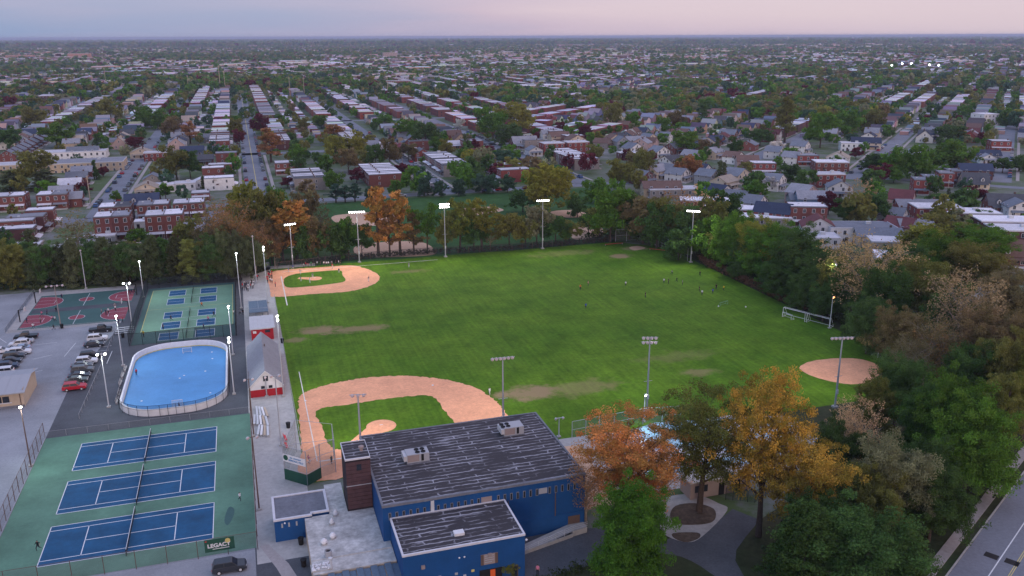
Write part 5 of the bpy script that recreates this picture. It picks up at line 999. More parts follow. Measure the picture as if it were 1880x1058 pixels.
for i in range(16): T(15+i*30, 447+R.uniform(-8, 10)-i*.6, 512-i*1.0, R.uniform(50, 66), R.choice(('cone', 'dense', 'round')), R.choice(('pine', 'olive', 'dark', 'dark')), z_)
T(146, 388, 468, 100, 'bare', 'brown', 'standing alone over the left rooftops')
z_ = 'along the street beyond the park'
for q in ((1003, 298, 396, 100, 'round', 'lime'), (617, 338, 372, 28, 'tall', 'teal'), (634, 340, 372, 26, 'tall', 'teal'), (652, 338, 371, 26, 'tall', 'teal'), (682, 340, 371, 24, 'dense', 'teal'), (780, 325, 362, 30, 'dense', 'teal'), (808, 331, 362, 28, 'dense', 'teal'), (842, 329, 360, 30, 'dense', 'teal'), (885, 318, 355, 36, 'dense', 'teal'), (905, 320, 355, 30, 'dense', 'teal'), (932, 320, 354, 30, 'dense', 'teal'), (728, 330, 364, 30, 'round', 'green'), (1095, 325, 372, 50, 'dense', 'green'), (1140, 290, 350, 55, 'round', 'olive'), (1060, 355, 400, 40, 'dense', 'dark'), (960, 345, 390, 50, 'round', 'dark')): T(*q, z_)
z_ = 'among the houses left of the yellow-line street'
for q in ((325, 266, 330, 60, 'round', 'olive'), (350, 275, 328, 40, 'round', 'dark'), (350, 222, 264, 30, 'tall', 'rust'), (318, 212, 255, 40, 'round', 'brown'), (70, 275, 345, 75, 'round', 'olive'), (85, 310, 350, 80, 'cone', 'pine'), (20, 312, 350, 60, 'cone', 'pine'), (175, 293, 325, 16, 'cone', 'dark'), (178, 310, 330, 20, 'cone', 'dark'), (190, 305, 325, 22, 'round', 'maroon'), (155, 335, 356, 26, 'round', 'maroon'), (248, 250, 275, 36, 'round', 'maroon'), (192, 262, 285, 30, 'round', 'green'), (305, 336, 368, 32, 'round', 'green'), (393, 325, 348, 32, 'round', 'maroon'), (374, 322, 346, 16, 'cone', 'pine'), (420, 304, 330, 26, 'round', 'dark'), (434, 215, 256, 30, 'round', 'olive'), (440, 236, 270, 24, 'round', 'maroon'), (105, 225, 270, 60, 'round', 'green'), (180, 245, 270, 26, 'cone', 'dark'), (65, 195, 235, 50, 'round', 'olive'), (200, 180, 225, 50, 'round', 'olive'), (265, 195, 235, 45, 'dense', 'green'), (290, 200, 238, 40, 'dense', 'green'), (215, 350, 374, 20, 'round', 'green'), (60, 420, 470, 40, 'cone', 'pine'), (10, 425, 480, 40, 'round', 'dark'), (255, 418, 450, 40, 'dense', 'green'), (20, 235, 275, 50, 'round', 'dark')): T(*q, z_)
z_ = 'among the rows right of the yellow-line street'
for q in ((498, 235, 298, 44, 'tall', 'rust'), (480, 208, 250, 36, 'round', 'maroon'), (617, 245, 300, 40, 'round', 'lime'), (655, 240, 296, 45, 'round', 'lime'), (716, 253, 310, 44, 'round', 'brown'), (690, 262, 312, 36, 'round', 'dark'), (600, 282, 318, 36, 'dense', 'green'), (640, 272, 318, 50, 'round', 'brown'), (547, 262, 300, 32, 'dense', 'green'), (613, 312, 352, 40, 'round', 'green'), (655, 308, 336, 32, 'round', 'maroon'), (738, 300, 326, 40, 'round', 'maroon'), (752, 304, 330, 20, 'round', 'olive'), (612, 228, 260, 40, 'round', 'rust'), (590, 210, 236, 30, 'round', 'green'), (705, 205, 240, 40, 'round', 'green'), (750, 220, 262, 50, 'round', 'green'), (782, 222, 268, 50, 'round', 'dark'), (558, 215, 245, 24, 'round', 'olive'), (528, 325, 345, 24, 'round', 'maroon'), (548, 285, 320, 30, 'dense', 'dark'), (855, 245, 278, 20, 'cone', 'pine'), (870, 255, 278, 20, 'round', 'maroon'), (853, 270, 300, 28, 'round', 'green'), (905, 195, 260, 60, 'round', 'green'), (945, 188, 250, 70, 'round', 'lime'), (935, 225, 268, 50, 'round', 'dark'), (922, 240, 268, 18, 'cone', 'bright'), (900, 268, 292, 22, 'round', 'maroon'), (750, 262, 296, 40, 'round', 'brown'), (820, 255, 290, 30, 'round', 'olive'), (845, 218, 238, 20, 'round', 'white'), (755, 268, 290, 24, 'round', 'white'), (735, 262, 290, 30, 'round', 'pink'), (805, 250, 280, 34, 'dense', 'green')): T(*q, z_)
z_ = 'among the houses right of centre'
for q in ((1030, 222, 250, 24, 'round', 'maroon'), (1073, 228, 258, 32, 'round', 'maroon'), (1010, 210, 232, 22, 'round', 'pink'), (1125, 185, 235, 42, 'round', 'olive'), (1160, 205, 235, 36, 'dense', 'green'), (1255, 240, 285, 56, 'round', 'green'), (1215, 215, 246, 34, 'dense', 'green'), (1093, 264, 300, 36, 'round', 'olive'), (1265, 285, 330, 50, 'round', 'rust'), (1320, 295, 340, 20, 'cone', 'pine'), (1328, 296, 340, 18, 'cone', 'pine'), (1315, 250, 290, 18, 'cone', 'pine'), (1180, 272, 330, 44, 'round', 'olive'), (1385, 330, 374, 44, 'dense', 'green'), (1450, 300, 332, 46, 'dense', 'dark'), (1415, 322, 350, 36, 'round', 'white'), (1440, 180, 262, 45, 'tall', 'olive'), (1505, 205, 272, 60, 'round', 'green'), (1555, 200, 250, 50, 'dense', 'green'), (1600, 200, 245, 44, 'round', 'olive'), (1215, 370, 390, 20, 'dense', 'green'), (1640, 268, 330, 50, 'dense', 'green'), (1680, 266, 330, 65, 'dense', 'green'), (1745, 255, 320, 80, 'dense', 'green'), (1740, 228, 262, 60, 'round', 'dark'), (1615, 300, 335, 40, 'round', 'maroon'), (1640, 310, 336, 30, 'round', 'green'), (1605, 280, 318, 50, 'dense', 'dark'), (1790, 342, 372, 46, 'round', 'maroon'), (1575, 325, 400, 60, 'bare', 'tan'), (1600, 350, 412, 60, 'round', 'dark'), (1555, 365, 415, 60, 'round', 'dark'), (1520, 352, 395, 40, 'round', 'maroon'), (1630, 402, 425, 40, 'round', 'maroon'), (1740, 395, 470, 120, 'round', 'olive'), (1800, 410, 490, 120, 'round', 'green'), (1800, 385, 412, 40, 'dense', 'dark'), (1690, 405, 480, 90, 'round', 'lime'), (1571, 270, 292, 24, 'round', 'maroon'), (1425, 258, 282, 30, 'round', 'white'), (1870, 285, 315, 40, 'dense', 'dark'), (1840, 290, 318, 40, 'round', 'dark'), (1740, 345, 366, 14, 'cone', 'pine'), (1350, 250, 290, 30, 'round', 'dark'), (1290, 255, 285, 30, 'round', 'brown'), (1395, 235, 268, 46, 'round', 'dark'), (1240, 200, 240, 40, 'round', 'brown'), (1290, 190, 232, 40, 'cone', 'dark'), (1150, 272, 300, 20, 'round', 'maroon'), (1165, 270, 322, 40, 'round', 'brown'), (1195, 275, 300, 20, 'round', 'maroon')): T(*q, z_)
KT = dict(round='tree', dense='bushy tree', open='open-branched tree', tall='slender tree', cone='conifer', bare='bare-branched tree')
GREENED = dict(orange=.55, yellow=.65, rust=.35, lime=.35, brown=.3, tan=.15, olive=.2, green=.25, pale=.2, bright=.15)
def plant_tree(i, x, y, h, w_, kind, colr, label, group, near):
    lib, base = (HERO, BASE) if near else (MID, BASEM); tm, cm = lib[kind][i % len(lib[kind])]; bh, bw = base[kind]
    t_ = thing(NAMES[kind], label, 'tree', (x, y, 0), R.uniform(0, 6.28), group, (w_/bw, w_/bw, h/bh))
    add('trunk', tm, t_); c_ = LEAF[colr]; k_ = R.uniform(.85, 1.18) if 'pines' not in group else R.uniform(.75, 1.55); o = add('crown', cm, t_, color=tuple(min(1, q*k_*R.uniform(.94, 1.06)) for q in c_)); o.color[3] = GREENED.get(colr, 0)
cnt = {}
for i, (x, y, h, w_, kind, colr, zone) in sorted(enumerate(TREES), key=lambda t_: proj(t_[1][:3])[0]):
    key = (zone, colr, kind); cnt[key] = cnt.get(key, 0)+1; kn = KT[kind]
    tot = sum(1 for q in TREES if (q[6], q[5], q[4]) == key)
    lab = ('%s %s %s' % (CN[colr], kn, zone)) if tot == 1 else ('%s %s %s, %s from left' % (CN[colr], kn, zone, ordw(cnt[key])))
    plant_tree(i, x, y, h, w_, kind, colr, lab, 'trees '+zone, proj((x, y, 0))[2] < 285)
print('manual trees', len(TREES))
# ---- hedge, brush and wood-edge shrubs (uncountable twigs)
def brush(name, label, path, w_, h, m, leafn, size, seed, cat):
    rng = np.random.default_rng(seed); c = []
    for a, b_ in zip(path, path[1:]):
        n_ = max(2, int((Vector(b_)-Vector(a)).length*leafn))
        for i in range(n_):
            p = Vector(a).lerp(Vector(b_), rng.random()); c.append((p.x+rng.normal()*w_*.35, p.y+rng.normal()*w_*.35, h*(.15+.75*rng.random()**.8)))
    me = leaves_mesh(rng, np.array(c), np.full(len(c), .5), 9, size); o = add(name, me, None, None, color=LEAF[m]); o.color[3] = .2; return tag(o, label, cat, kind='stuff')
p2 = lambda *pp: [P(*q)[:2]+(0,) if False else (P(*q).x, P(*q).y, 0) for q in pp]
LEAF['hedge'] = (.20, .105, .075)
brush('hedge', 'long brown hedge along the right edge of the field', p2((1285, 482), (1340, 508), (1400, 536), (1440, 556), (1480, 572)), 1.6, 2.6, 'hedge', 22, .34, 5, 'hedge')
LEAF['brush'] = (.11, .085, .055)
brush('fence_brush', 'low brown brush under the outfield fence', p2((520, 488), (640, 478), (760, 468), (940, 459), (1130, 442)), 1.6, 1.8, 'brush', 7, .45, 6, 'brush')
LEAF['under'] = (.045, .068, .030)
brush('undergrowth', 'dark undergrowth below the right belt of trees', p2((1300, 478), (1420, 532), (1560, 600), (1640, 650), (1700, 690), (1820, 760)), 6, 2.6, 'under', 12, .6, 8, 'undergrowth')
brush('undergrowth', 'dark undergrowth in the wood beside the lower right sidewalk', p2((1500, 1080), (1560, 1000), (1650, 960), (1650, 1010), (1600, 1040), (1700, 940), (1790, 860), (1620, 900), (1500, 960), (1440, 1050)), 6, 2.4, 'under', 9, .5, 9, 'undergrowth')
brush('undergrowth', 'dark shrubs under the pines behind the left courts', p2((-20, 535), (100, 526), (250, 516), (450, 503)), 5, 3.0, 'under', 8, .6, 10, 'undergrowth')
brush('undergrowth', 'shrubs between the park trees and the far right corner', p2((1080, 440), (1150, 436), (1230, 452), (1280, 470)), 5, 3.0, 'under', 9, .6, 12, 'undergrowth')
brush('flower_bed', 'low shrubs beside the drive below the gym', p2((985, 1075), (1060, 1050), (1100, 1040)), 1.5, 1.2, 'under', 8, .3, 13, 'shrubs')
p = P(930, 1060); TREES.append((p.x, p.y, 3, 3, 'dense', 'lime', '')); plant_tree(3, p.x, p.y, 3.4, 3.6, 'dense', 'lime', 'small yellow-green shrub before the blue wing wall', 'shrubs by the wing', True)
# ================================================================ HOUSES
WINM = MB().box(-.62, .62, -.06, .02, -.85, .85).mat(1).box(-.48, -.04, -.08, -.055, -.72, .72).box(.04, .48, -.08, -.055, -.72, .72).mesh('window', ['trim_white', 'glass'])
WINS = MB().box(-.45, .45, -.06, .02, -.7, .7).mat(1).box(-.34, .34, -.08, -.055, -.58, -.04).box(-.34, .34, -.08, -.055, .04, .58).mesh('window', ['trim_white', 'glass'])
DOORM = MB().box(-.55, .55, -.08, .02, 0, 2.15).mat(1).box(-.35, .35, -.1, -.075, 1.3, 1.95).mesh('door', ['steel_brown', 'glass'])
HC = {}
def house_kit(kind, w_, d_, h):
    key = (kind, round(w_, 1), round(d_, 1), round(h, 1))
    if key in HC: return HC[key]
    K = []; x, y = w_/2, d_/2
    W = lambda me, px_, py_, pz, rz: K.append(('window', me, (px_, py_, pz), rz, None))
    if kind in ('row', 'flat'):
        K.append(('wall', MB().box(-x, x, -y, y, 0, h).mesh('wall', 'tint'), None, 0, 'w'))
        K.append(('roof', MB().box(-x+.12, x-.12, -y+.12, y-.12, h+.002, h+.14).mesh('roof', 'tint_roof'), None, 0, 'r'))
        K.append(('parapet', MB().box(-x-.04, x+.04, -y-.1, -y+.12, h-.25, h+.24).box(-x-.04, x+.04, y-.12, y+.06, h-.1, h+.2).box(-x-.03, -x+.12, -y+.12, y-.12, h-.1, h+.3).box(x-.12, x+.03, -y+.12, y-.12, h-.1, h+.3).mesh('parapet', 'membrane_grey' if kind == 'row' else 'trim_white'), None, 0, None))
        fl = [h-1.5] if h < 4.5 else [h-1.6, h-4.5] if h < 8 else [h-1.6-3*k for k in range(int((h-1.5)//3)+1)]
        nx = 2 if w_ < 9 else int(w_/3.2)
        for f, zz in enumerate(fl):
            for i in range(nx):
                xx = -x+w_*(i+.5)/nx
                if kind == 'row' and f == len(fl)-1 and i == 0 and len(fl) > 1: continue
                W(WINM, xx, -y, zz, 0); W(WINS, xx, y, zz, PI)
            if d_ > 7:
                for yy in (-d_*.25, d_*.2): W(WINS, -x, yy, zz, -PI/2); W(WINS, x, yy, zz, PI/2)
        K.append(('door', DOORM, (-x+w_*.25, -y, .02), 0, None))
        if kind == 'row':
            K.append(('porch_roof', MB().face([(-x+.2, -y-1.9, 2.5), (x-.2, -y-1.9, 2.5), (x-.2, -y-.02, 3.0), (-x+.2, -y-.02, 3.0)]).box(-x+.2, x-.2, -y-1.9, -y-.02, 2.38, 2.48).mesh('porch_roof', 'tint_roof'), None, 0, 'r'))
            K.append(('porch', MB().box(-x+.2, x-.2, -y-1.8, -y-.01, 0, .45).tube((-x+.35, -y-1.7, .45), (-x+.35, -y-1.7, 2.4), .07, n=5).tube((x-.35, -y-1.7, .45), (x-.35, -y-1.7, 2.4), .07, n=5).mesh('porch', 'concrete'), None, 0, None))
            K.append(('chimney', MB().box(-.3, .3, -.3, .3, h+.1, h+.95).mesh('chimney', 'steel_brown'), (x-.7, y*.3, 0), 0, None)); K.append(('roof_hatch', MB().box(-.4, .4, -.4, .4, h+.14, h+.35).mesh('roof_hatch', 'alu'), (-x*.4, y*.35, 0), 0, None))
        else: K.append(('air_unit', MB().box(-.9, .9, -.7, .7, h+.14, h+1.1).mesh('air_unit', 'alu'), (x*.3, y*.2, 0), 0, None))
    else:
        e = h*.62 if kind != 'cape' else h*.45; ov = .4; sw = kind == 'front'       # eave height; ridge along x unless front-gabled
        a, b_ = (y, x) if not sw else (x, y)      # a: half span across the ridge, b_: half length along it
        T_ = (lambda p: p) if not sw else (lambda p: (p[1], -p[0], p[2]))   # local frame with ridge along x
        wm = MB(); wm.box(-x, x, -y, y, 0, e)
        for s in (-1, 1): 
            tri = [T_((s*b_, -a, e)), T_((s*b_, a, e)), T_((s*b_, 0, h))]; wm.face(tri if s > 0 else tri[::-1])
        K.append(('wall', wm.mesh('wall', 'tint'), None, 0, 'w'))
        rm = MB(); sl_ = (h-e)/a
        for s in (-1, 1):
            q = [(-b_-ov, s*(a+ov), e-ov*sl_+.1), (b_+ov, s*(a+ov), e-ov*sl_+.1), (b_+ov, 0, h+.1), (-b_-ov, 0, h+.1)]; q2 = [(p[0], p[1], p[2]-.16) for p in q]
            q = [T_(p) for p in q]; q2 = [T_(p) for p in q2]; f = s > 0
            rm.face(q, flip=f); rm.face(q2, flip=not f); 
            for i in range(4): rm.face([q[i], q[(i+1) % 4], q2[(i+1) % 4], q2[i]], flip=not f)
        K.append(('roof', rm.mesh('roof', 'tint_roof'), None, 0, 'r'))
        cz = h+.7; K.append(('chimney', MB().box(-.35, .35, -.35, .35, e, cz).mesh('chimney', 'court_red' if False else 'steel_brown'), T_((b_*.6, a*.25, 0)), 0, None))
        fl = [1.6] if e < 4.2 else [1.6, 4.3]
        for zz in fl:
            for xx in ((-x*.55, x*.55) if w_ < 9.5 else (-x*.62, x*.2, x*.66)): W(WINM, xx, -y, zz, 0); W(WINS, xx, y, zz, PI)
            for yy in (-y*.45, y*.45): W(WINS, -x, yy, zz, -PI/2); W(WINS, x, yy, zz, PI/2)
        if sw: W(WINS, 0, -y, e+(h-e)*.35, 0); W(WINS, 0, y, e+(h-e)*.35, PI)
        else: W(WINS, -x, 0, e+(h-e)*.35, -PI/2); W(WINS, x, 0, e+(h-e)*.35, PI/2)
        K.append(('door', DOORM, (0, -y, .02), 0, None))
        pe = 2.6; K.append(('porch', MB().box(-x*.8, x*.8, -y-2.0, -y-.01, 0, .4).tube((-x*.75, -y-1.9, .4), (-x*.75, -y-1.9, pe), .08, n=5).tube((x*.75, -y-1.9, .4), (x*.75, -y-1.9, pe), .08, n=5).mesh('porch', 'trim_white'), None, 0, None))
        K.append(('porch_roof', MB().face([(-x*.85, -y-2.2, pe), (x*.85, -y-2.2, pe), (x*.85, -y-.02, pe+.55), (-x*.85, -y-.02, pe+.55)]).face([(-x*.85, -y-2.2, pe-.1), (-x*.85, -y-.02, pe-.1), (x*.85, -y-.02, pe-.1), (x*.85, -y-2.2, pe-.1)]).face([(-x*.85, -y-2.2, pe-.1), (x*.85, -y-2.2, pe-.1), (x*.85, -y-2.2, pe), (-x*.85, -y-2.2, pe)]).mesh('porch_roof', 'tint_roof'), None, 0, 'r'))
        if kind == 'cape':
            for s in (-1, 1):
                cx = s*x*.45; zb = e+.55; yb = -y+.35
                K.append(('dormer', MB().box(cx-.75, cx+.75, yb, -y*.15, zb, zb+1.15).face([(cx-.75, yb, zb+1.15), (cx+.75, yb, zb+1.15), (cx, yb, zb+1.8)]).mesh('dormer', 'trim_white'), None, 0, None))
                K.append(('dormer_roof', MB().face([(cx-.95, yb-.2, zb+1.02), (cx, yb-.2, zb+1.9), (cx, -y*.05, zb+1.9), (cx-.95, -y*.05, zb+1.02)]).face([(cx+.95, -y*.05, zb+1.02), (cx, -y*.05, zb+1.9), (cx, yb-.2, zb+1.9), (cx+.95, yb-.2, zb+1.02)]).mesh('dormer_roof', 'tint_roof'), None, 0, 'r')); W(WINS, cx, yb, zb+.55, 0)
    HC[key] = K; return K
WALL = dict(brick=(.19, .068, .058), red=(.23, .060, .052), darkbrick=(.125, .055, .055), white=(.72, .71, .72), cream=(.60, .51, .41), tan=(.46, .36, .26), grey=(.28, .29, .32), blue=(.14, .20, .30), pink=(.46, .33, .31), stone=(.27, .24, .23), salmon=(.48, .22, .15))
ROOF = dict(white=(.72, .71, .76), pale=(.55, .55, .60), grey=(.26, .27, .31), dark=(.075, .08, .095), navy=(.04, .055, .10), brown=(.16, .10, .085), maroon=(.13, .045, .05), slate=(.17, .19, .23), tan=(.36, .31, .26))
HOUSES = []
KN = dict(row='rowhouse', flat='flat block', gable='side-gabled house', front='front-gabled house', cape='dormered house')
def H(px_, py_, kind, yaw, w_, d_, h, wc, rc, zone):
    p = P(px_, py_, h); HOUSES.append((p.x, p.y, kind, yaw, w_, d_, h, wc, rc, zone))
def Hx(x, y, *a): HOUSES.append((x, y, *a))
def row(px0, px1, n, yaw, w_, d_, h, wc, rcs, zone):      # a terrace: units side by side between two roof pixels
    a, b_ = P(*px0, h), P(*px1, h)
    ax = Vector((math.cos(yaw), math.sin(yaw), 0)); L_ = (b_-a).dot(ax); s = 1 if L_ > 0 else -1
    for i in range(n):
        p = a+ax*(s*(w_+.05)*i); HOUSES.append((p.x, p.y, 'row', yaw, w_, d_, h-(.12*(i % 2)), wc[i % len(wc)], rcs[i % len(rcs)], zone))
Q = PI/2
z_ = 'behind the pines on the left'
def twin(px_, py_, wc, rcs, zone, w_=6.1, d_=10.5, h=6.6, yaw=0):
    p = P(px_, py_, h)
    for s in (-1, 1): HOUSES.append((p.x+math.cos(yaw)*s*(w_/2+.03), p.y+math.sin(yaw)*s*(w_/2+.03), 'row', yaw, w_, d_, h, wc, rcs[(s+1)//2], zone))
twin(20, 357, 'brick', ('pale', 'white'), z_); twin(98, 354, 'brick', ('white', 'grey'), z_); twin(207, 393, 'brick', ('white', 'grey'), z_, 6.1, 10.5, 9.2); twin(302, 390, 'brick', ('pale', 'white'), z_, 6.6, 11, 9.2)
twin(213, 376, 'darkbrick', ('white', 'dark'), z_); twin(282, 372, 'brick', ('grey', 'pale'), z_); twin(347, 369, 'brick', ('pale', 'white'), z_)
H(74, 384, 'row', Q, 7, 10, 7, 'brick', 'white', z_); H(48, 396, 'row', Q, 8, 13, 6.4, 'darkbrick', 'grey', z_); H(28, 404, 'row', Q, 7, 13, 6.2, 'brick', 'pale', z_); H(30, 418, 'row', Q, 7, 12, 6.2, 'darkbrick', 'white', z_)
H(40, 449, 'flat', 0, 12, 8, 3, 'stone', 'white', z_); H(128, 452, 'flat', 0, 14, 7, 3, 'grey', 'white', z_); H(234, 447, 'gable', 0, 8, 6, 3.4, 'stone', 'tan', z_); H(192, 430, 'flat', 0, 8, 8, 3, 'grey', 'white', z_)
H(350, 408, 'gable', 0, 9, 8, 7, 'stone', 'grey', z_); H(385, 398, 'gable', Q, 9, 8, 6, 'grey', 'slate', z_); H(150, 440, 'flat', 0, 10, 8, 3, 'grey', 'grey', z_); H(262, 405, 'flat', 0, 6, 6, 3, 'white', 'white', z_)
z_ = 'along the left side street'
H(260, 355, 'cape', 0, 14, 9, 6.5, 'brick', 'navy', z_); H(268, 334, 'front', 0, 10, 11, 6, 'cream', 'tan', z_); H(280, 318, 'gable', Q, 9, 9, 6.5, 'stone', 'slate', z_); H(296, 338, 'flat', 0, 12, 9, 3.5, 'white', 'pale', z_)
for a, b_, rc in ((112, 341, 'grey'), (128, 327, 'pale'), (141, 315, 'slate'), (150, 305, 'grey'), (128, 352, 'grey')): H(a, b_, 'front', Q, 8, 10, 6.5, 'brick', rc, z_)
H(160, 295, 'flat', 0, 40, 20, 5, 'tan', 'grey', z_); H(133, 277, 'flat', 0, 40, 16, 4.5, 'white', 'pale', z_); H(152, 269, 'gable', 0, 18, 10, 7, 'white', 'slate', z_); H(30, 300, 'flat', 0, 26, 14, 4.5, 'tan', 'pale', z_)
H(290, 279, 'flat', 0, 16, 10, 5, 'red', 'pale', z_); H(258, 271, 'front', 0, 12, 10, 6.5, 'cream', 'tan', z_); H(232, 330, 'front', -Q, 8, 10, 6, 'stone', 'grey', z_) if False else None
for i in range(8): H(72-i*8.2, 245+i*4.3, 'gable', Q, 9, 9, 7, 'brick', 'slate', 'in the long terrace at far left')
z_ = 'left of the yellow-line street'
H(372, 325, 'gable', -Q, 9, 9, 5, 'white', 'pale', z_); H(391, 307, 'row', Q, 8, 11, 6.5, 'brick', 'white', z_); H(404, 301, 'row', Q, 8, 12, 6.5, 'red', 'pale', z_); H(415, 280, 'row', Q, 8, 12, 6.5, 'brick', 'grey', z_); H(370, 284, 'gable', 0, 13, 9, 6, 'darkbrick', 'dark', z_)
H(402, 325, 'row', Q, 9, 14, 6, 'white', 'white', z_); H(368, 352, 'row', 0, 8, 8, 4, 'brick', 'pale', z_); H(398, 268, 'gable', 0, 14, 10, 5.5, 'cream', 'slate', z_); H(352, 268, 'gable', 0, 14, 10, 6, 'blue', 'navy', z_); H(395, 245, 'gable', 0, 16, 10, 6, 'grey', 'slate', z_); H(340, 335, 'flat', 0, 10, 9, 3.4, 'white', 'pale', z_)
z_ = 'right of the yellow-line street'
H(528, 297, 'row', 0, 14, 10, 6.5, 'brick', 'pale', z_); row((560, 311), (590, 336), 6, -Q, 5.4, 15, 6.2, ('brick', 'stone'), ('white', 'pale', 'dark'), z_)
z_ = 'just behind the orange trees'
row((688, 302), (725, 337), 7, Q, 5.6, 17, 6.4, ('brick', 'darkbrick'), ('white', 'white', 'pale'), z_)
z_ = 'right of the narrow central street'
row((806, 284), (866, 329), 8, -Q, 5.8, 15, 6.3, ('brick', 'stone', 'brick'), ('white', 'pale', 'white', 'dark'), z_)
z_ = 'at the corner of the long central street'
H(927, 301, 'row', -Q, 8, 16, 6.4, 'red', 'white', z_); H(943, 310, 'row', -Q, 8, 16, 6.4, 'red', 'pale', z_); H(901, 288, 'front', Q, 7, 11, 6.5, 'salmon', 'grey', z_); H(888, 284, 'front', Q, 7, 11, 6.5, 'brick', 'grey', z_); H(773, 272, 'front', 0, 10, 11, 7.5, 'red', 'slate', z_); H(800, 281, 'flat', 0, 14, 9, 5.5, 'brick', 'grey', z_); H(878, 272, 'cape', 0, 10, 9, 7, 'red', 'maroon', z_); H(700, 262, 'flat', 0, 13, 9, 5, 'white', 'pale', z_)
H(835, 258, 'gable', 0, 12, 9, 5.5, 'salmon', 'pale', z_); H(680, 258, 'cape', 0, 10, 9, 7, 'blue', 'grey', z_)
z_ = 'stepping up the long central street'
row((1026, 274), (1108, 316), 8, Q, 6.0, 15, 6.3, ('brick', 'stone'), ('white', 'pale', 'white'), z_)
z_ = 'beside the long central street'
H(1013, 262, 'flat', 0, 14, 10, 7, 'red', 'pale', z_); H(1057, 260, 'flat', 0, 15, 10, 7, 'red', 'pale', z_); H(1026, 242, 'gable', 0, 14, 9, 7.5, 'cream', 'brown', z_); H(1056, 247, 'front', 0, 12, 10, 8, 'cream', 'brown', z_); H(962, 250, 'cape', 0, 17, 9, 8, 'darkbrick', 'grey', z_); H(1008, 238, 'gable', 0, 12, 8, 7, 'white', 'grey', z_); H(980, 268, 'front', 0, 9, 9, 6, 'white', 'slate', z_); H(1160, 280, 'flat', 0, 16, 10, 4, 'darkbrick', 'white', z_)
z_ = 'among the gabled houses right of centre'
qa = GB-PI/2
for a, b_, kd, w_, h, wc, rc, yw in ((1126, 246, 'front', 10, 8.5, 'cream', 'brown', 0), (1140, 250, 'front', 9, 8, 'grey', 'slate', 0), (1166, 250, 'gable', 14, 7, 'tan', 'grey', 0), (1190, 245, 'front', 10, 7.5, 'cream', 'slate', .3), (1162, 262, 'front', 11, 8, 'white', 'slate', .2), (1214, 332, 'gable', 18, 7, 'tan', 'brown', -.25), (1235, 345, 'flat', 24, 4, 'stone', 'pale', -.2), (1318, 338, 'front', 11, 7.5, 'white', 'navy', .5), (1345, 348, 'gable', 14, 6, 'red', 'slate', qa), (1352, 308, 'front', 13, 8, 'cream', 'slate', .5),
                                     (1344, 381, 'flat', 24, 4.5, 'brick', 'white', -.45), (1300, 366, 'flat', 24, 4.5, 'red', 'white', -.45), (1389, 396, 'flat', 26, 4, 'stone', 'white', -.45), (1382, 357, 'front', 11, 7.5, 'white', 'slate', .6), (1422, 372, 'gable', 14, 8.5, 'red', 'navy', qa), (1481, 376, 'row', 14, 8, 'brick', 'white', -.4), (1503, 396, 'front', 12, 8.5, 'white', 'maroon', -.5), (1473, 338, 'front', 14, 8, 'pink', 'grey', .55), (1495, 350, 'gable', 15, 7.5, 'blue', 'grey', -.4), (1300, 310, 'front', 10, 7.5, 'grey', 'slate', .5),
                                     (1225, 300, 'front', 12, 7.5, 'grey', 'slate', .5), (1245, 308, 'front', 11, 7, 'white', 'slate', .6), (1205, 302, 'gable', 12, 7.5, 'cream', 'grey', .5), (1285, 300, 'front', 10, 7.5, 'white', 'navy', .6), (1310, 270, 'gable', 11, 7, 'cream', 'grey', .5), (1347, 278, 'front', 10, 7, 'white', 'brown', .6), (1372, 285, 'gable', 12, 7.5, 'pink', 'brown', -.4), (1400, 298, 'row', 13, 6.5, 'red', 'white', -.4), (1420, 318, 'front', 11, 8, 'white', 'slate', .6), (1330, 322, 'gable', 11, 6.5, 'cream', 'tan', .5),
                                     (1270, 275, 'front', 10, 7, 'stone', 'grey', .6), (1210, 268, 'front', 10, 7.5, 'white', 'slate', .2), (1242, 262, 'gable', 12, 7, 'brick', 'slate', .3), (1180, 312, 'front', 10, 7, 'darkbrick', 'slate', .3), (1232, 285, 'gable', 11, 7, 'white', 'dark', .4)):
    H(a, b_, kd, yw, w_, 9.5, h, wc, rc, z_)
z_ = 'around the wide street at right'
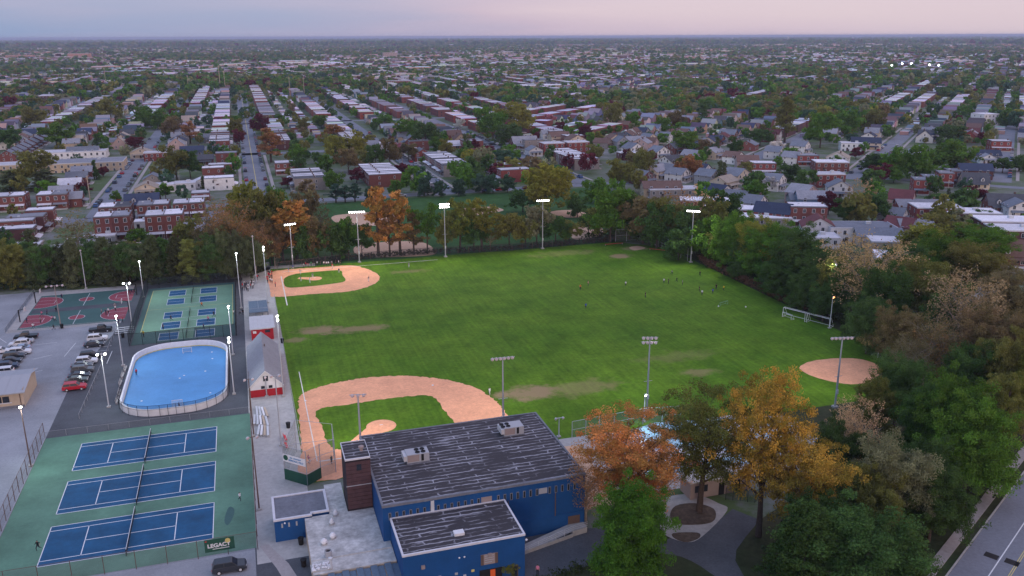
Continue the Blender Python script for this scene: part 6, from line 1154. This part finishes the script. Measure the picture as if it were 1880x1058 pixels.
for a, b_, kd, w_, h, wc, rc, yw in ((1521, 318, 'flat', 14, 6.5, 'red', 'pale', -.3), (1481, 284, 'row', 12, 6, 'red', 'grey', -.4), (1524, 296, 'flat', 18, 5, 'brick', 'white', -.4), (1566, 262, 'flat', 16, 5, 'white', 'white', -.5), (1590, 252, 'gable', 18, 8, 'cream', 'navy', -.6), (1455, 278, 'front', 11, 7.5, 'white', 'grey', .6), (1423, 268, 'front', 11, 7.5, 'white', 'slate', .6), (1470, 258, 'front', 11, 8, 'white', 'slate', .6), (1540, 278, 'front', 12, 8, 'white', 'tan', -.8), (1542, 330, 'front', 11, 8, 'white', 'slate', -.5),
                                     (1690, 328, 'row', 7, 7, 'red', 'slate', -.55), (1707, 323, 'row', 7, 7, 'red', 'slate', -.55), (1735, 316, 'row', 7, 7, 'red', 'grey', -.55), (1750, 312, 'row', 7, 7, 'brick', 'slate', -.55), (1790, 317, 'cape', 12, 7.5, 'cream', 'dark', -.5), (1790, 300, 'gable', 16, 8, 'darkbrick', 'navy', -.5), (1657, 348, 'front', 11, 9, 'pink', 'maroon', .7), (1690, 366, 'gable', 20, 6, 'red', 'grey', -.4), (1718, 378, 'flat', 18, 6, 'red', 'white', -.42), (1735, 372, 'flat', 14, 5, 'brick', 'white', -.42), (1776, 387, 'flat', 22, 5, 'darkbrick', 'white', -.42), (1842, 402, 'flat', 20, 6, 'darkbrick', 'white', -.42), (1866, 418, 'flat', 18, 5.5, 'darkbrick', 'white', -.42),
                                     (1577, 413, 'flat', 24, 5.5, 'white', 'slate', -.35), (1612, 418, 'gable', 16, 6, 'cream', 'slate', -.4), (1500, 432, 'flat', 14, 4, 'white', 'pale', -.4), (1655, 398, 'front', 11, 7.5, 'tan', 'maroon', .6), (1680, 402, 'gable', 12, 7, 'grey', 'grey', -.4), (1640, 380, 'front', 9, 6.5, 'white', 'slate', .6), (1845, 356, 'cape', 14, 7.5, 'brick', 'dark', -.5), (1872, 366, 'front', 10, 7, 'white', 'slate', -.5), (1690, 268, 'front', 11, 7, 'white', 'grey', -.5), (1835, 258, 'row', 12, 6.5, 'red', 'pale', -.5), (1812, 275, 'gable', 14, 7, 'grey', 'navy', -.5), (1812, 282, 'front', 9, 5.5, 'white', 'grey', -.5), (1868, 440, 'cape', 14, 8, 'brick', 'brown', -.6), (1470, 355, 'gable', 10, 5.5, 'grey', 'slate', -.4),
                                     (1805, 535, 'flat', 16, 4, 'white', 'white', -.6), (1660, 470, 'flat', 18, 4, 'white', 'white', -.6), (1700, 492, 'flat', 16, 4, 'stone', 'pale', -.6), (1640, 440, 'flat', 16, 4.5, 'tan', 'pale', -.5), (1760, 420, 'flat', 14, 4.5, 'grey', 'slate', -.5)):
    H(a, b_, kd, yw, w_, 9.5 if w_ < 17 else 12, h, wc, rc, z_)
NM = len(HOUSES)
# ---- the rest of the town on its two street grids
occ = {}
def mark(x, y, r_=1):
    occ.setdefault((int(x//14), int(y//14)), []).append((x, y, r_))
def clash(x, y, dist):
    i, j = int(x//14), int(y//14)
    for a in (-1, 0, 1):
        for b_ in (-1, 0, 1):
            for (ox, oy, r_) in occ.get((i+a, j+b_), ()):
                if (ox-x)**2+(oy-y)**2 < dist*dist: return True
    return False
for h_ in HOUSES:
    n_ = max(1, int(h_[4]/8))
    for i in range(n_):
        f = (i+.5)/n_-.5; mark(h_[0]+math.cos(h_[3])*h_[4]*f, h_[1]+math.sin(h_[3])*h_[4]*f)
# landmark blocks far off: (centre px, base row, width px, height px, wall, roof, label); salmon walls and roofs have sunset light painted in
LMK = [(146, 108, 38, 10, 'salmon', 'salmon', 'tower block with painted-on orange sunlight at far left near the horizon'), (36, 108, 46, 7, 'salmon', 'salmon', 'low complex with painted-on orange sunlight at the far left edge'), (78, 100, 38, 5, 'salmon', 'salmon', 'low orange building above the far left towers'), (112, 109, 40, 5, 'pink', 'salmon', 'pinkish building left of the orange tower block'), (717, 107, 26, 11, 'pink', 'salmon', 'pair of pinkish towers left of centre near the horizon'), (665, 110, 60, 5, 'salmon', 'pink', 'long low orange building below the far towers'), (1015, 164, 112, 8, 'tan', 'white', 'big white-roofed store behind the trees in the centre'), (845, 163, 120, 6, 'white', 'white', 'long white-roofed warehouse left of the big store'), (727, 158, 52, 10, 'red', 'grey', 'red brick school block in the middle distance'), (675, 137, 58, 7, 'pink', 'white', 'pink flat building with white roof left of centre'), (1140, 111, 24, 10, 'darkbrick', 'pink', 'dark brick building right of centre near the horizon'), (1275, 111, 34, 7, 'salmon', 'salmon', 'bright orange low building right of centre far away'), (1262, 118, 12, 7, 'white', 'white', 'small white block below the orange building'), (1436, 200, 52, 12, 'grey', 'pale', 'long grey flat-roofed building beyond the right trees'), (1498, 203, 62, 13, 'tan', 'pale', 'long tan flat-roofed building beyond the right trees'), (292, 163, 128, 11, 'tan', 'dark', 'wide tan institution with dark roof at left'), (96, 187, 44, 12, 'darkbrick', 'pale', 'long brick block with pale roof at left by the busy street'), (36, 190, 50, 8, 'stone', 'pale', 'pale-roofed brick block at the left edge'), (1818, 232, 34, 24, 'white', 'white', 'white modern block among houses at the right edge'), (940, 100, 36, 5, 'pink', 'white', 'white-walled mall right of the far towers'), (1000, 106, 60, 5, 'salmon', 'pink', 'pink shopping strip with painted-on sunlight near the horizon'), (410, 78, 60, 2.5, 'white', 'white', 'white warehouse at the horizon left'), (1640, 82, 110, 3, 'white', 'white', 'long white warehouse at the horizon right'), (1850, 80, 60, 3, 'white', 'white', 'white industrial sheds at the right horizon')]
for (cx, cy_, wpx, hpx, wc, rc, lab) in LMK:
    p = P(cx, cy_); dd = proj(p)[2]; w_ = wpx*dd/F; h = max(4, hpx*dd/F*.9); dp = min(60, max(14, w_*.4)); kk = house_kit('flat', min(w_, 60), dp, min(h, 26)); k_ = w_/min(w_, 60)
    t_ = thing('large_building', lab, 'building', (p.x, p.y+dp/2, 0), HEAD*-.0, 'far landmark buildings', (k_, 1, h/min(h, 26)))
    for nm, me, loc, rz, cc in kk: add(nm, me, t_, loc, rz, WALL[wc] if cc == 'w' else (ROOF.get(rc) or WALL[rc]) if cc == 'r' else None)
    for i in range(int(w_/10)+1): mark(p.x-w_/2+i*10, p.y); mark(p.x-w_/2+i*10, p.y+12)
CAND = []
PARKS = [(-70, 172, 100, 396)]
def wooded(x, y):                          # larger groves between the blocks
    return math.sin(x*.0061+1.3)*math.sin(y*.0047+.6)+.55*math.sin(x*.013+y*.0086+2)+.35*math.sin(x*.031-y*.021)
def try_house(x, y, kind, yaw, w_, d_, h, wc, rc):
    q = proj((x, y, 3))
    if q[2] < 50 or not (-60 < q[0] < 1940) or q[1] > 268 or (q[0] > 1380 and q[1] > 255): return False
    if clash(x, y, 8.5 if kind != 'row' else 5.2): return False
    mark(x, y); CAND.append((q[2], (x, y, kind, yaw, w_, d_, h, wc, rc, 'far')))
    return True
USTR = [6-66*k for k in range(-1, 22)][::-1]
us = sorted(set([-60-70*k for k in range(0, 24)]+[6, 93, 166]+[166+74*k for k in range(1, 26)])); vs_ = [405, 580, 790, 975, 1160, 1345, 1530, 1715, 1900, 2085]
def inA(x, y): return x < 232+max(0, y-760)*.55
PALW = ['brick', 'brick', 'darkbrick', 'red', 'stone']; PALG = ['white', 'white', 'cream', 'grey', 'tan', 'brick', 'pink', 'blue', 'stone', 'red']
for iu, u in enumerate(us):
    for iv, v0 in enumerate(vs_[:-1]):
        v1 = vs_[iv+1]; rg = random.Random(iu*131+iv*17+5)
        for s in (-1, 1):
            isrow = rg.random() < (.88 if 0 < u < 260 and v0 < 800 else .55 if 0 < u < 500 else .3); v = v0+12; fx = u+s*(13+6.5); yaw = -s*Q if False else (Q if s < 0 else -Q)
            wc0 = rg.choice(PALW); rc0 = rg.choice(('white', 'white', 'pale', 'pale', 'grey')); gap = 0
            while v < v1-12:
                if not inA(fx, v): v += 10; continue
                if wooded(fx, v) > .85: v += 12; continue
                if isrow:
                    if gap == 0: gap = rg.randint(4, 9)
                    try_house(fx, v, 'row', yaw, 5.6, 13, 6.2+.15*(gap % 2), wc0 if rg.random() < .8 else rg.choice(PALW), rc0 if rg.random() < .7 else rg.choice(('white', 'pale', 'dark', 'grey'))); v += 5.7; gap -= 1
                    if gap == 0: v += rg.choice((6, 7, 14, 20))
                else:
                    try_house(fx+rg.uniform(-1.5, 1.5), v, rg.choice(('front', 'front', 'gable', 'cape')), yaw, rg.uniform(8, 9.5), rg.uniform(9, 11.5), rg.uniform(6.2, 8.2), rg.choice(PALG), rg.choice(('slate', 'grey', 'dark', 'brown', 'navy', 'grey', 'tan')), ); v += rg.uniform(12.5, 16)
for iq in range(-14, 40):                  # turned grid on the right
    q = q6+62*iq
    for ip in range(0, 12):
        rg = random.Random(iq*71+ip*13+900)
        for s in (-1, 1):
            isrow = rg.random() < .3; p_ = p6-180+ip*170+10; wc0 = rg.choice(PALW); gap = 0
            while p_ < p6-180+(ip+1)*170-10:
                x, y = B2(q+s*17.5, p_)
                if inA(x, y) or y < 300 or y > 2100: p_ += 12; continue
                if wooded(x, y) > .88: p_ += 12; continue
                yaw = GB+(PI if s < 0 else 0); 
                if isrow:
                    if gap == 0: gap = rg.randint(4, 9)
                    try_house(x, y, 'row', yaw, 5.8, 12, 6.2, wc0, rg.choice(('white', 'pale', 'pale', 'grey'))); p_ += 5.9; gap -= 1
                    if gap == 0: p_ += 7
                else:
                    try_house(x, y, rg.choice(('front', 'front', 'gable', 'cape')), yaw, rg.uniform(8, 10), rg.uniform(9, 11.5), rg.uniform(6.2, 8.5), rg.choice(PALG), rg.choice(('slate', 'grey', 'dark', 'brown', 'navy', 'grey', 'maroon'))); p_ += rg.uniform(12, 15.5)
CAND.sort(key=lambda t_: t_[0]); nkeep = max(0, 300-NM); print('manual houses', NM, 'cand', len(CAND), 'nearest', CAND[0][0], 'cut', CAND[min(nkeep, len(CAND)-1)][0])
for d_, c_ in CAND[:nkeep]:
    x = proj((c_[0], c_[1], 0))[0]
    zone = 'beyond the left side street' if x < 420 else 'in the rows left of centre' if x < 760 else 'below the central tree band' if x < 1120 else 'far right of centre' if x < 1500 else 'near the right edge'
    HOUSES.append(c_[:9]+(zone,))
cnt = {}; tot = {}
key_ = lambda h_: (h_[9], h_[2], h_[7], h_[8])
for h_ in HOUSES: tot[key_(h_)] = tot.get(key_(h_), 0)+1
RC = dict(white='white', pale='pale grey', grey='grey', dark='dark', navy='navy', brown='brown', maroon='maroon', slate='slate', tan='tan')
for h_ in sorted(HOUSES, key=lambda t_: proj(t_[:2]+(0,))[0]):
    x, y, kind, yaw, w_, d_, h, wc, rc, zone = h_; k_ = key_(h_); cnt[k_] = cnt.get(k_, 0)+1
    lab = '%s %s with %s roof %s' % ({'brick': 'brick', 'darkbrick': 'dark brick', 'red': 'red brick'}.get(wc, wc), KN[kind], RC[rc], zone)
    if tot[k_] > 1: lab = '%s, %s from left' % (lab, ordw(cnt[k_]))
    rw, rd_, rh = round(w_*2)/2, round(d_*2)/2, round(h*2)/2
    t_ = thing('rowhouse' if kind == 'row' else 'commercial_building' if kind == 'flat' else 'house', lab, 'building' if kind == 'flat' else 'house', (x, y, 0), yaw, 'houses '+zone, None if kind != 'row' else (w_/rw, d_/rd_, h/rh))
    f1 = R.uniform(.85, 1.15); f2 = R.uniform(.85, 1.12)
    for nm, me, loc, rz, cc in house_kit(kind, rw, rd_, rh): add(nm, me, t_, loc, rz, lerp3(WALL[wc], f1) if cc == 'w' else lerp3(ROOF[rc], f2) if cc == 'r' else None)
# ================================================================ DISTANT TOWN (too many and too small to tell apart)
m = bpy.data.materials.new('town'); m.use_nodes = True; MT['town'] = m; t = m.node_tree; b = t.nodes['Principled BSDF']; b.inputs['Roughness'].default_value = .9
at = t.nodes.new('ShaderNodeAttribute'); at.attribute_name = 'col'; t.links.new(at.outputs['Color'], b.inputs['Base Color'])
class Town:
    def __init__(s): s.v = []; s.f = []; s.c = []
    def house(s, x, y, yaw, w_, d_, h, wc, rc, gable, win=True):
        cs, sn = math.cos(yaw), math.sin(yaw); i = len(s.v); e = h*.62 if gable else h; X, Y = w_/2, d_/2
        T_ = lambda a, b_, z: (x+a*cs-b_*sn, y+a*sn+b_*cs, z)
        s.v += [T_(a, b_, z) for z in (0, e) for a, b_ in ((-X, -Y), (X, -Y), (X, Y), (-X, Y))]
        for f in ((0, 1, 5, 4), (1, 2, 6, 5), (2, 3, 7, 6), (3, 0, 4, 7)): s.f.append([i+k for k in f]); s.c.append(wc)
        if gable:
            s.v += [T_(0, -Y, h), T_(0, Y, h)]
            for f, c_ in (((4, 5, 8), wc), ((6, 7, 9), wc)): s.f.append([i+k for k in f]); s.c.append(c_)
            j = len(s.v); o = .35; zz = e-o*(h-e)/X
            s.v += [T_(-X-o, -Y-o, zz), T_(X+o, -Y-o, zz), T_(X+o, Y+o, zz), T_(-X-o, Y+o, zz), T_(0, -Y-o, h+.1), T_(0, Y+o, h+.1)]
            for f in ((0, 4, 5, 3), (1, 2, 5, 4)): s.f.append([j+k for k in f]); s.c.append(rc)
        else: s.f.append([i+k for k in (4, 5, 6, 7)]); s.c.append(rc)
        if win:
            dk = (.03, .035, .05)
            for (ax, ay, nx, ny, hw) in ((0, -1, 1, 0, X), (1, 0, 0, 1, Y), (-1, 0, 0, -1, Y)):
                for f in (-.5, .5):
                    for z in ((1.5,) if e < 4.4 else (1.5, 4.2)):
                        cx = ax*(X+.05)+nx*hw*f; cy_ = ay*(Y+.05)+ny*hw*f; j = len(s.v)
                        s.v += [T_(cx-nx*.6, cy_-ny*.6, z-.6), T_(cx+nx*.6, cy_+ny*.6, z-.6), T_(cx+nx*.6, cy_+ny*.6, z+.7), T_(cx-nx*.6, cy_-ny*.6, z+.7)]; s.f.append([j, j+1, j+2, j+3]); s.c.append(dk)
    def build(s, name, label):
        me = bpy.data.meshes.new(name); me.from_pydata(s.v, [], s.f); me.materials.append(MT['town'])
        a = me.attributes.new('col', 'FLOAT_COLOR', 'FACE'); a.data.foreach_set('color', np.array([(*c_, 1) for c_ in s.c], dtype=np.float32).ravel())
        return tag(add(name, me), label, 'houses', kind='stuff')
tn = Town(); jit_ = lambda c_: tuple(q*R.uniform(.8, 1.2) for q in c_)
for dd, (x, y, kind, yaw, w_, d_, h, wc, rc, _) in CAND[nkeep:]: tn.house(x, y, yaw, w_, d_, h, jit_(WALL[wc]), jit_(ROOF[rc]), kind != 'row', dd < 1300)
for dd, (x, y, kind, yaw, w_, d_, h, wc, rc, _) in CAND[nkeep:]:      # garages along the back alleys
    if dd < 1500 and R.random() < .6:
        gx, gy_ = x-math.sin(yaw)*17, y+math.cos(yaw)*17
        if not clash(gx, gy_, 5): tn.house(gx, gy_, yaw, R.uniform(3.2, 6), R.uniform(5, 6.5), 2.7, jit_(WALL[R.choice(PALG)]), jit_(ROOF[R.choice(('white', 'pale', 'grey', 'slate'))]), R.random() < .4, False); mark(gx, gy_)
tn.build('distant_houses', 'mass of small houses and rows beyond the nearest streets')
tf = Town()
def in_view(x, y, mg=80): q = proj((x, y, 0)); return q[2] > 100 and -mg < q[0] < 1880+mg
nfar = 0
while nfar < 15000:
    dd = 1500+5500*NR.random()**1.3; az = HEAD+NR.uniform(-.58, .58); x, y = dd*math.sin(az), dd*math.cos(az); nfar += 1
    if y < 2085 and clash(x, y, 12): continue
    if wooded(x*.6, y*.45)+.5*math.sin(x*.0021-y*.0013) > .62: continue
    big = NR.random() < .05; yaw = 0 if NR.random() < .6 else GB
    if big: tf.house(x, y, yaw, NR.uniform(30, 110), NR.uniform(20, 50), NR.uniform(5, 9), jit_(WALL[R.choice(('white', 'tan', 'pink', 'salmon', 'brick'))]), jit_(ROOF[R.choice(('white', 'white', 'pale'))]), False, False)
    else:
        g_ = NR.random() < .5; tf.house(x, y, yaw, NR.uniform(8, 10) if g_ else NR.uniform(12, 45), NR.uniform(9, 12), NR.uniform(6, 8), jit_(WALL[R.choice(PALG+PALW)]), jit_(ROOF[R.choice(('pale', 'white', 'grey', 'slate', 'brown'))]), g_, False)
for i in range(700):
    dd = 6500+9000*NR.random(); az = HEAD+NR.uniform(-.58, .58); tf.house(dd*math.sin(az), dd*math.cos(az), NR.uniform(0, 3), NR.uniform(20, 120), NR.uniform(15, 50), NR.uniform(6, 16), jit_(WALL[R.choice(('white', 'pink', 'tan', 'salmon'))]), jit_(ROOF['white']), False, False)
for i in range(420):                       # malls and strips, the last sunlight put into their wall colours
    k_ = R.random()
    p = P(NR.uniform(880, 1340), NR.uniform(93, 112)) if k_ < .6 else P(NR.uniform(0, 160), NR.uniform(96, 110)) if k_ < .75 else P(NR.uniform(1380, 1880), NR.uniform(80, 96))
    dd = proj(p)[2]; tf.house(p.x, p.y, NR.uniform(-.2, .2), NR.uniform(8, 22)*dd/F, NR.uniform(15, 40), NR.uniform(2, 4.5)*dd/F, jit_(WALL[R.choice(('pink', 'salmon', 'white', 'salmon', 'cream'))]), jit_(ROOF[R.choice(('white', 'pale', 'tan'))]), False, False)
tf.build('far_town', 'hazy far suburbs of pale roofs reaching to the horizon')
# ---- trees of the town as one mass: leaf-clump crowns set on points
srcs = bpy.data.collections.new('crown_sources')
def far_crown(name, seed, nclump, per, leaf, W=9., Hh=9.):
    rng = np.random.default_rng(seed); c = []
    for i in range(nclump):
        d = rng.normal(size=3); d /= np.linalg.norm(d); r_ = rng.uniform(.5, 1)**.5; c.append((d[0]*W*.40*r_, d[1]*W*.40*r_, Hh*.56+d[2]*Hh*.36*r_))
    me = leaves_mesh(rng, np.array(c), np.full(nclump, W*.16)*rng.uniform(.7, 1.3, nclump), per, leaf, 'leaf_far'); o = bpy.data.objects.new(name, me); srcs.objects.link(o); return o
for i in range(4): far_crown('a_crown_%d' % i, 50+i, 26, 22, 1.15)
for i in range(3): far_crown('b_crown_%d' % i, 60+i, 12, 14, 2.2)
for i in range(2): far_crown('c_crown_%d' % i, 70+i, 7, 10, 3.6)
pts, scl, idx = [], [], []
def tree_at(x, y, s, k): pts.append((x, y, 0)); scl.append((s*NR.uniform(.85, 1.2), s*NR.uniform(.85, 1.2), s*NR.uniform(.8, 1.25))); idx.append(k)
def clear(x, y):
    if -72 < x < 180 and y < 398: return False
    for u in us:
        if abs(x-u) < 6.5 and y < 800 and inA(x, y): return False
    if y < 800:
        q, p_ = BQ(x, y)
        for qq in (q6, q7, q6-66):
            if abs(q-qq) < 7.5 and p_ < p6+285: return False
    return True
for h_ in TREES: mark(h_[0], h_[1])
n_ = 0
for i in range(46000):                     # yards and alleys between the houses
    dd = 330+1750*NR.random()**.62; az = HEAD+NR.uniform(-.58, .58); x, y = dd*math.sin(az), dd*math.cos(az)
    if not clear(x, y): continue
    g_ = wooded(x, y); near = proj((x, y, 0))[1]
    if near > 268 and NR.random() < .80: continue
    if clash(x, y, 7.2 if g_ < .7 else 5.0): continue
    if g_ < .7 and NR.random() < .50-.25*g_: continue
    tree_at(x, y, NR.uniform(.42, 1.05) if g_ < .7 else NR.uniform(.9, 1.5), NR.integers(0, 4) if dd < 1050 else NR.integers(4, 7)); mark(x, y)
# a tree band crosses the middle distance
for i in range(1500):
    px_ = NR.uniform(-40, 1920); py_ = 166+10*math.sin(px_*.006+1)+NR.normal()*6+(14 if 650 < px_ < 1350 else 0); p = P(px_, py_)
    if not clash(p.x, p.y, 6): tree_at(p.x, p.y, NR.uniform(1.0, 1.7), NR.integers(4, 7))
for i in range(26000):
    dd = 1500+5500*NR.random()**.9; az = HEAD+NR.uniform(-.58, .58); x, y = dd*math.sin(az), dd*math.cos(az); g_ = wooded(x*.6, y*.45)+.5*math.sin(x*.0021-y*.0013)
    if g_ < .5 and NR.random() < .58: continue
    tree_at(x, y, NR.uniform(.7, 1.4)*(1 if dd < 3500 else 1.2), NR.integers(4, 7) if dd < 2600 else NR.integers(7, 9))
for i in range(16000):
    dd = 6800+14000*NR.random()**1.2; az = HEAD+NR.uniform(-.58, .58); tree_at(dd*math.sin(az), dd*math.cos(az), NR.uniform(2.0, 4.2), NR.integers(7, 9))
me = bpy.data.meshes.new('town_trees'); me.from_pydata(pts, [], [])
a = me.attributes.new('scl', 'FLOAT_VECTOR', 'POINT'); a.data.foreach_set('vector', np.array(scl, dtype=np.float32).ravel()); a = me.attributes.new('idx', 'INT', 'POINT'); a.data.foreach_set('value', np.array(idx, dtype=np.int32))
a = me.attributes.new('rot', 'FLOAT', 'POINT'); a.data.foreach_set('value', NR.uniform(0, 6.28, len(pts)).astype(np.float32))
to = tag(add('town_trees', me), 'mass of trees among the houses out to the horizon', 'trees', kind='stuff')
ng = bpy.data.node_groups.new('crowns_on_points', 'GeometryNodeTree'); ng.interface.new_socket('Geometry', in_out='INPUT', socket_type='NodeSocketGeometry'); ng.interface.new_socket('Geometry', in_out='OUTPUT', socket_type='NodeSocketGeometry')
gi = ng.nodes.new('NodeGroupInput'); go = ng.nodes.new('NodeGroupOutput'); ip = ng.nodes.new('GeometryNodeInstanceOnPoints'); ci = ng.nodes.new('GeometryNodeCollectionInfo'); ci.inputs['Collection'].default_value = srcs; ci.inputs['Separate Children'].default_value = True; ci.inputs['Reset Children'].default_value = True
def na(nm, ty):
    x = ng.nodes.new('GeometryNodeInputNamedAttribute'); x.data_type = ty; x.inputs['Name'].default_value = nm; return x.outputs['Attribute']
cx = ng.nodes.new('ShaderNodeCombineXYZ'); lk = ng.links
lk.new(na('rot', 'FLOAT'), cx.inputs['Z']); lk.new(gi.outputs[0], ip.inputs['Points']); lk.new(ci.outputs[0], ip.inputs['Instance']); ip.inputs['Pick Instance'].default_value = True
lk.new(na('idx', 'INT'), ip.inputs['Instance Index']); lk.new(cx.outputs[0], ip.inputs['Rotation']); lk.new(na('scl', 'FLOAT_VECTOR'), ip.inputs['Scale']); lk.new(ip.outputs[0], go.inputs[0])
to.modifiers.new('crowns', 'NODES').node_group = ng
print('town trees', len(pts))
# ---- utility poles, water towers, far floodlights
up = MB().tube((0, 0, 0), (0, 0, 1), .016, .010, 6).mesh('pole', 'tan_wall'); ua = MB().box(-.06, .06, -.004, .004, .93, .945).box(-.045, .045, -.004, .004, .89, .90).mesh('cross_arm', 'tan_wall')
for k, (x, yb, yt) in enumerate(sorted(((27, 165, 134), (172, 170, 132), (195, 158, 124), (347, 172, 138), (405, 165, 120), (414, 168, 130), (533, 178, 141), (559, 175, 141), (712, 175, 141), (728, 172, 150), (836, 168, 140), (1118, 122, 103), (1066, 120, 103), (165, 362, 322), (166, 372, 325), (43, 345, 320), (330, 338, 315), (1612, 330, 305), (1738, 365, 330), (739, 305, 280), (569, 262, 235), (747, 250, 228)))):
    p = P(x, yb); h = height_of(p, yt); t_ = thing('utility_pole', 'utility pole with cross arms, %s pole from the left' % ordw(k+1), 'pole', (p.x, p.y, 0), 0, 'utility poles', (h*.9, h*.9, h)); add('pole', up, t_); add('cross_arm', ua, t_)
wt = MB().lathe([(.05, 0), (.035, .1), (.035, .62), (.12, .70), (.17, .80), (.15, .92), (.06, 1.0)], n=14).mesh('tank', 'white_paint'); wr = MB().lathe([(.178, .78), (.178, .81)], n=14).mesh('catwalk', 'steel')
for k, (x, s) in enumerate(((140, 9), (247, 8), (421, 9), (560, 8), (824, 10), (996, 9), (1345, 9), (1446, 11), (1565, 9), (1672, 10), (1800, 9))):
    p = P(x, 66+13.5 if x < 900 else 66+12); h = s*proj(p)[2]/F; t_ = thing('water_tower', 'tiny pale water tower on the horizon, %s from the left' % ORD[k], 'water tower', (p.x, p.y, 0), 0, 'water towers on the horizon', (h, h, h)); add('tank', wt, t_); add('catwalk', wr, t_)
for k, (x, y) in enumerate(((1655, 122), (1672, 122), (1705, 124), (1722, 125), (1636, 125))):
    p = P(x, y+6); h = height_of(p, y-5); t_ = thing('stadium_light', 'far white stadium light, %s from the left' % ORD[[1636, 1655, 1672, 1705, 1722].index(x)], 'floodlight', (p.x, p.y, 0), 0, 'far stadium lights'); MB().tube((0, 0, 0), (0, 0, h), .4, n=5).build('pole', 'steel', t_); MB().box(-1.6, 1.6, -.4, .2, h-1.3, h+1.3).build('lamp', 'lamp_cool', t_)
# ================================================================ HAZE
m = bpy.data.materials.new('haze'); m.use_nodes = True; t = m.node_tree; t.nodes.clear(); MT['haze'] = m
o_ = t.nodes.new('ShaderNodeOutputMaterial'); pv = t.nodes.new('ShaderNodeVolumePrincipled'); pv.inputs['Color'].default_value = (.66, .73, .95, 1); pv.inputs['Density'].default_value = 8e-5; pv.inputs['Anisotropy'].default_value = .0
t.links.new(pv.outputs[0], o_.inputs['Volume'])
tag(MB().box(-61000, 61000, -900, 71000, -1, 80).build('haze', 'haze'), 'thin evening haze over the whole town', 'haze', kind='stuff')
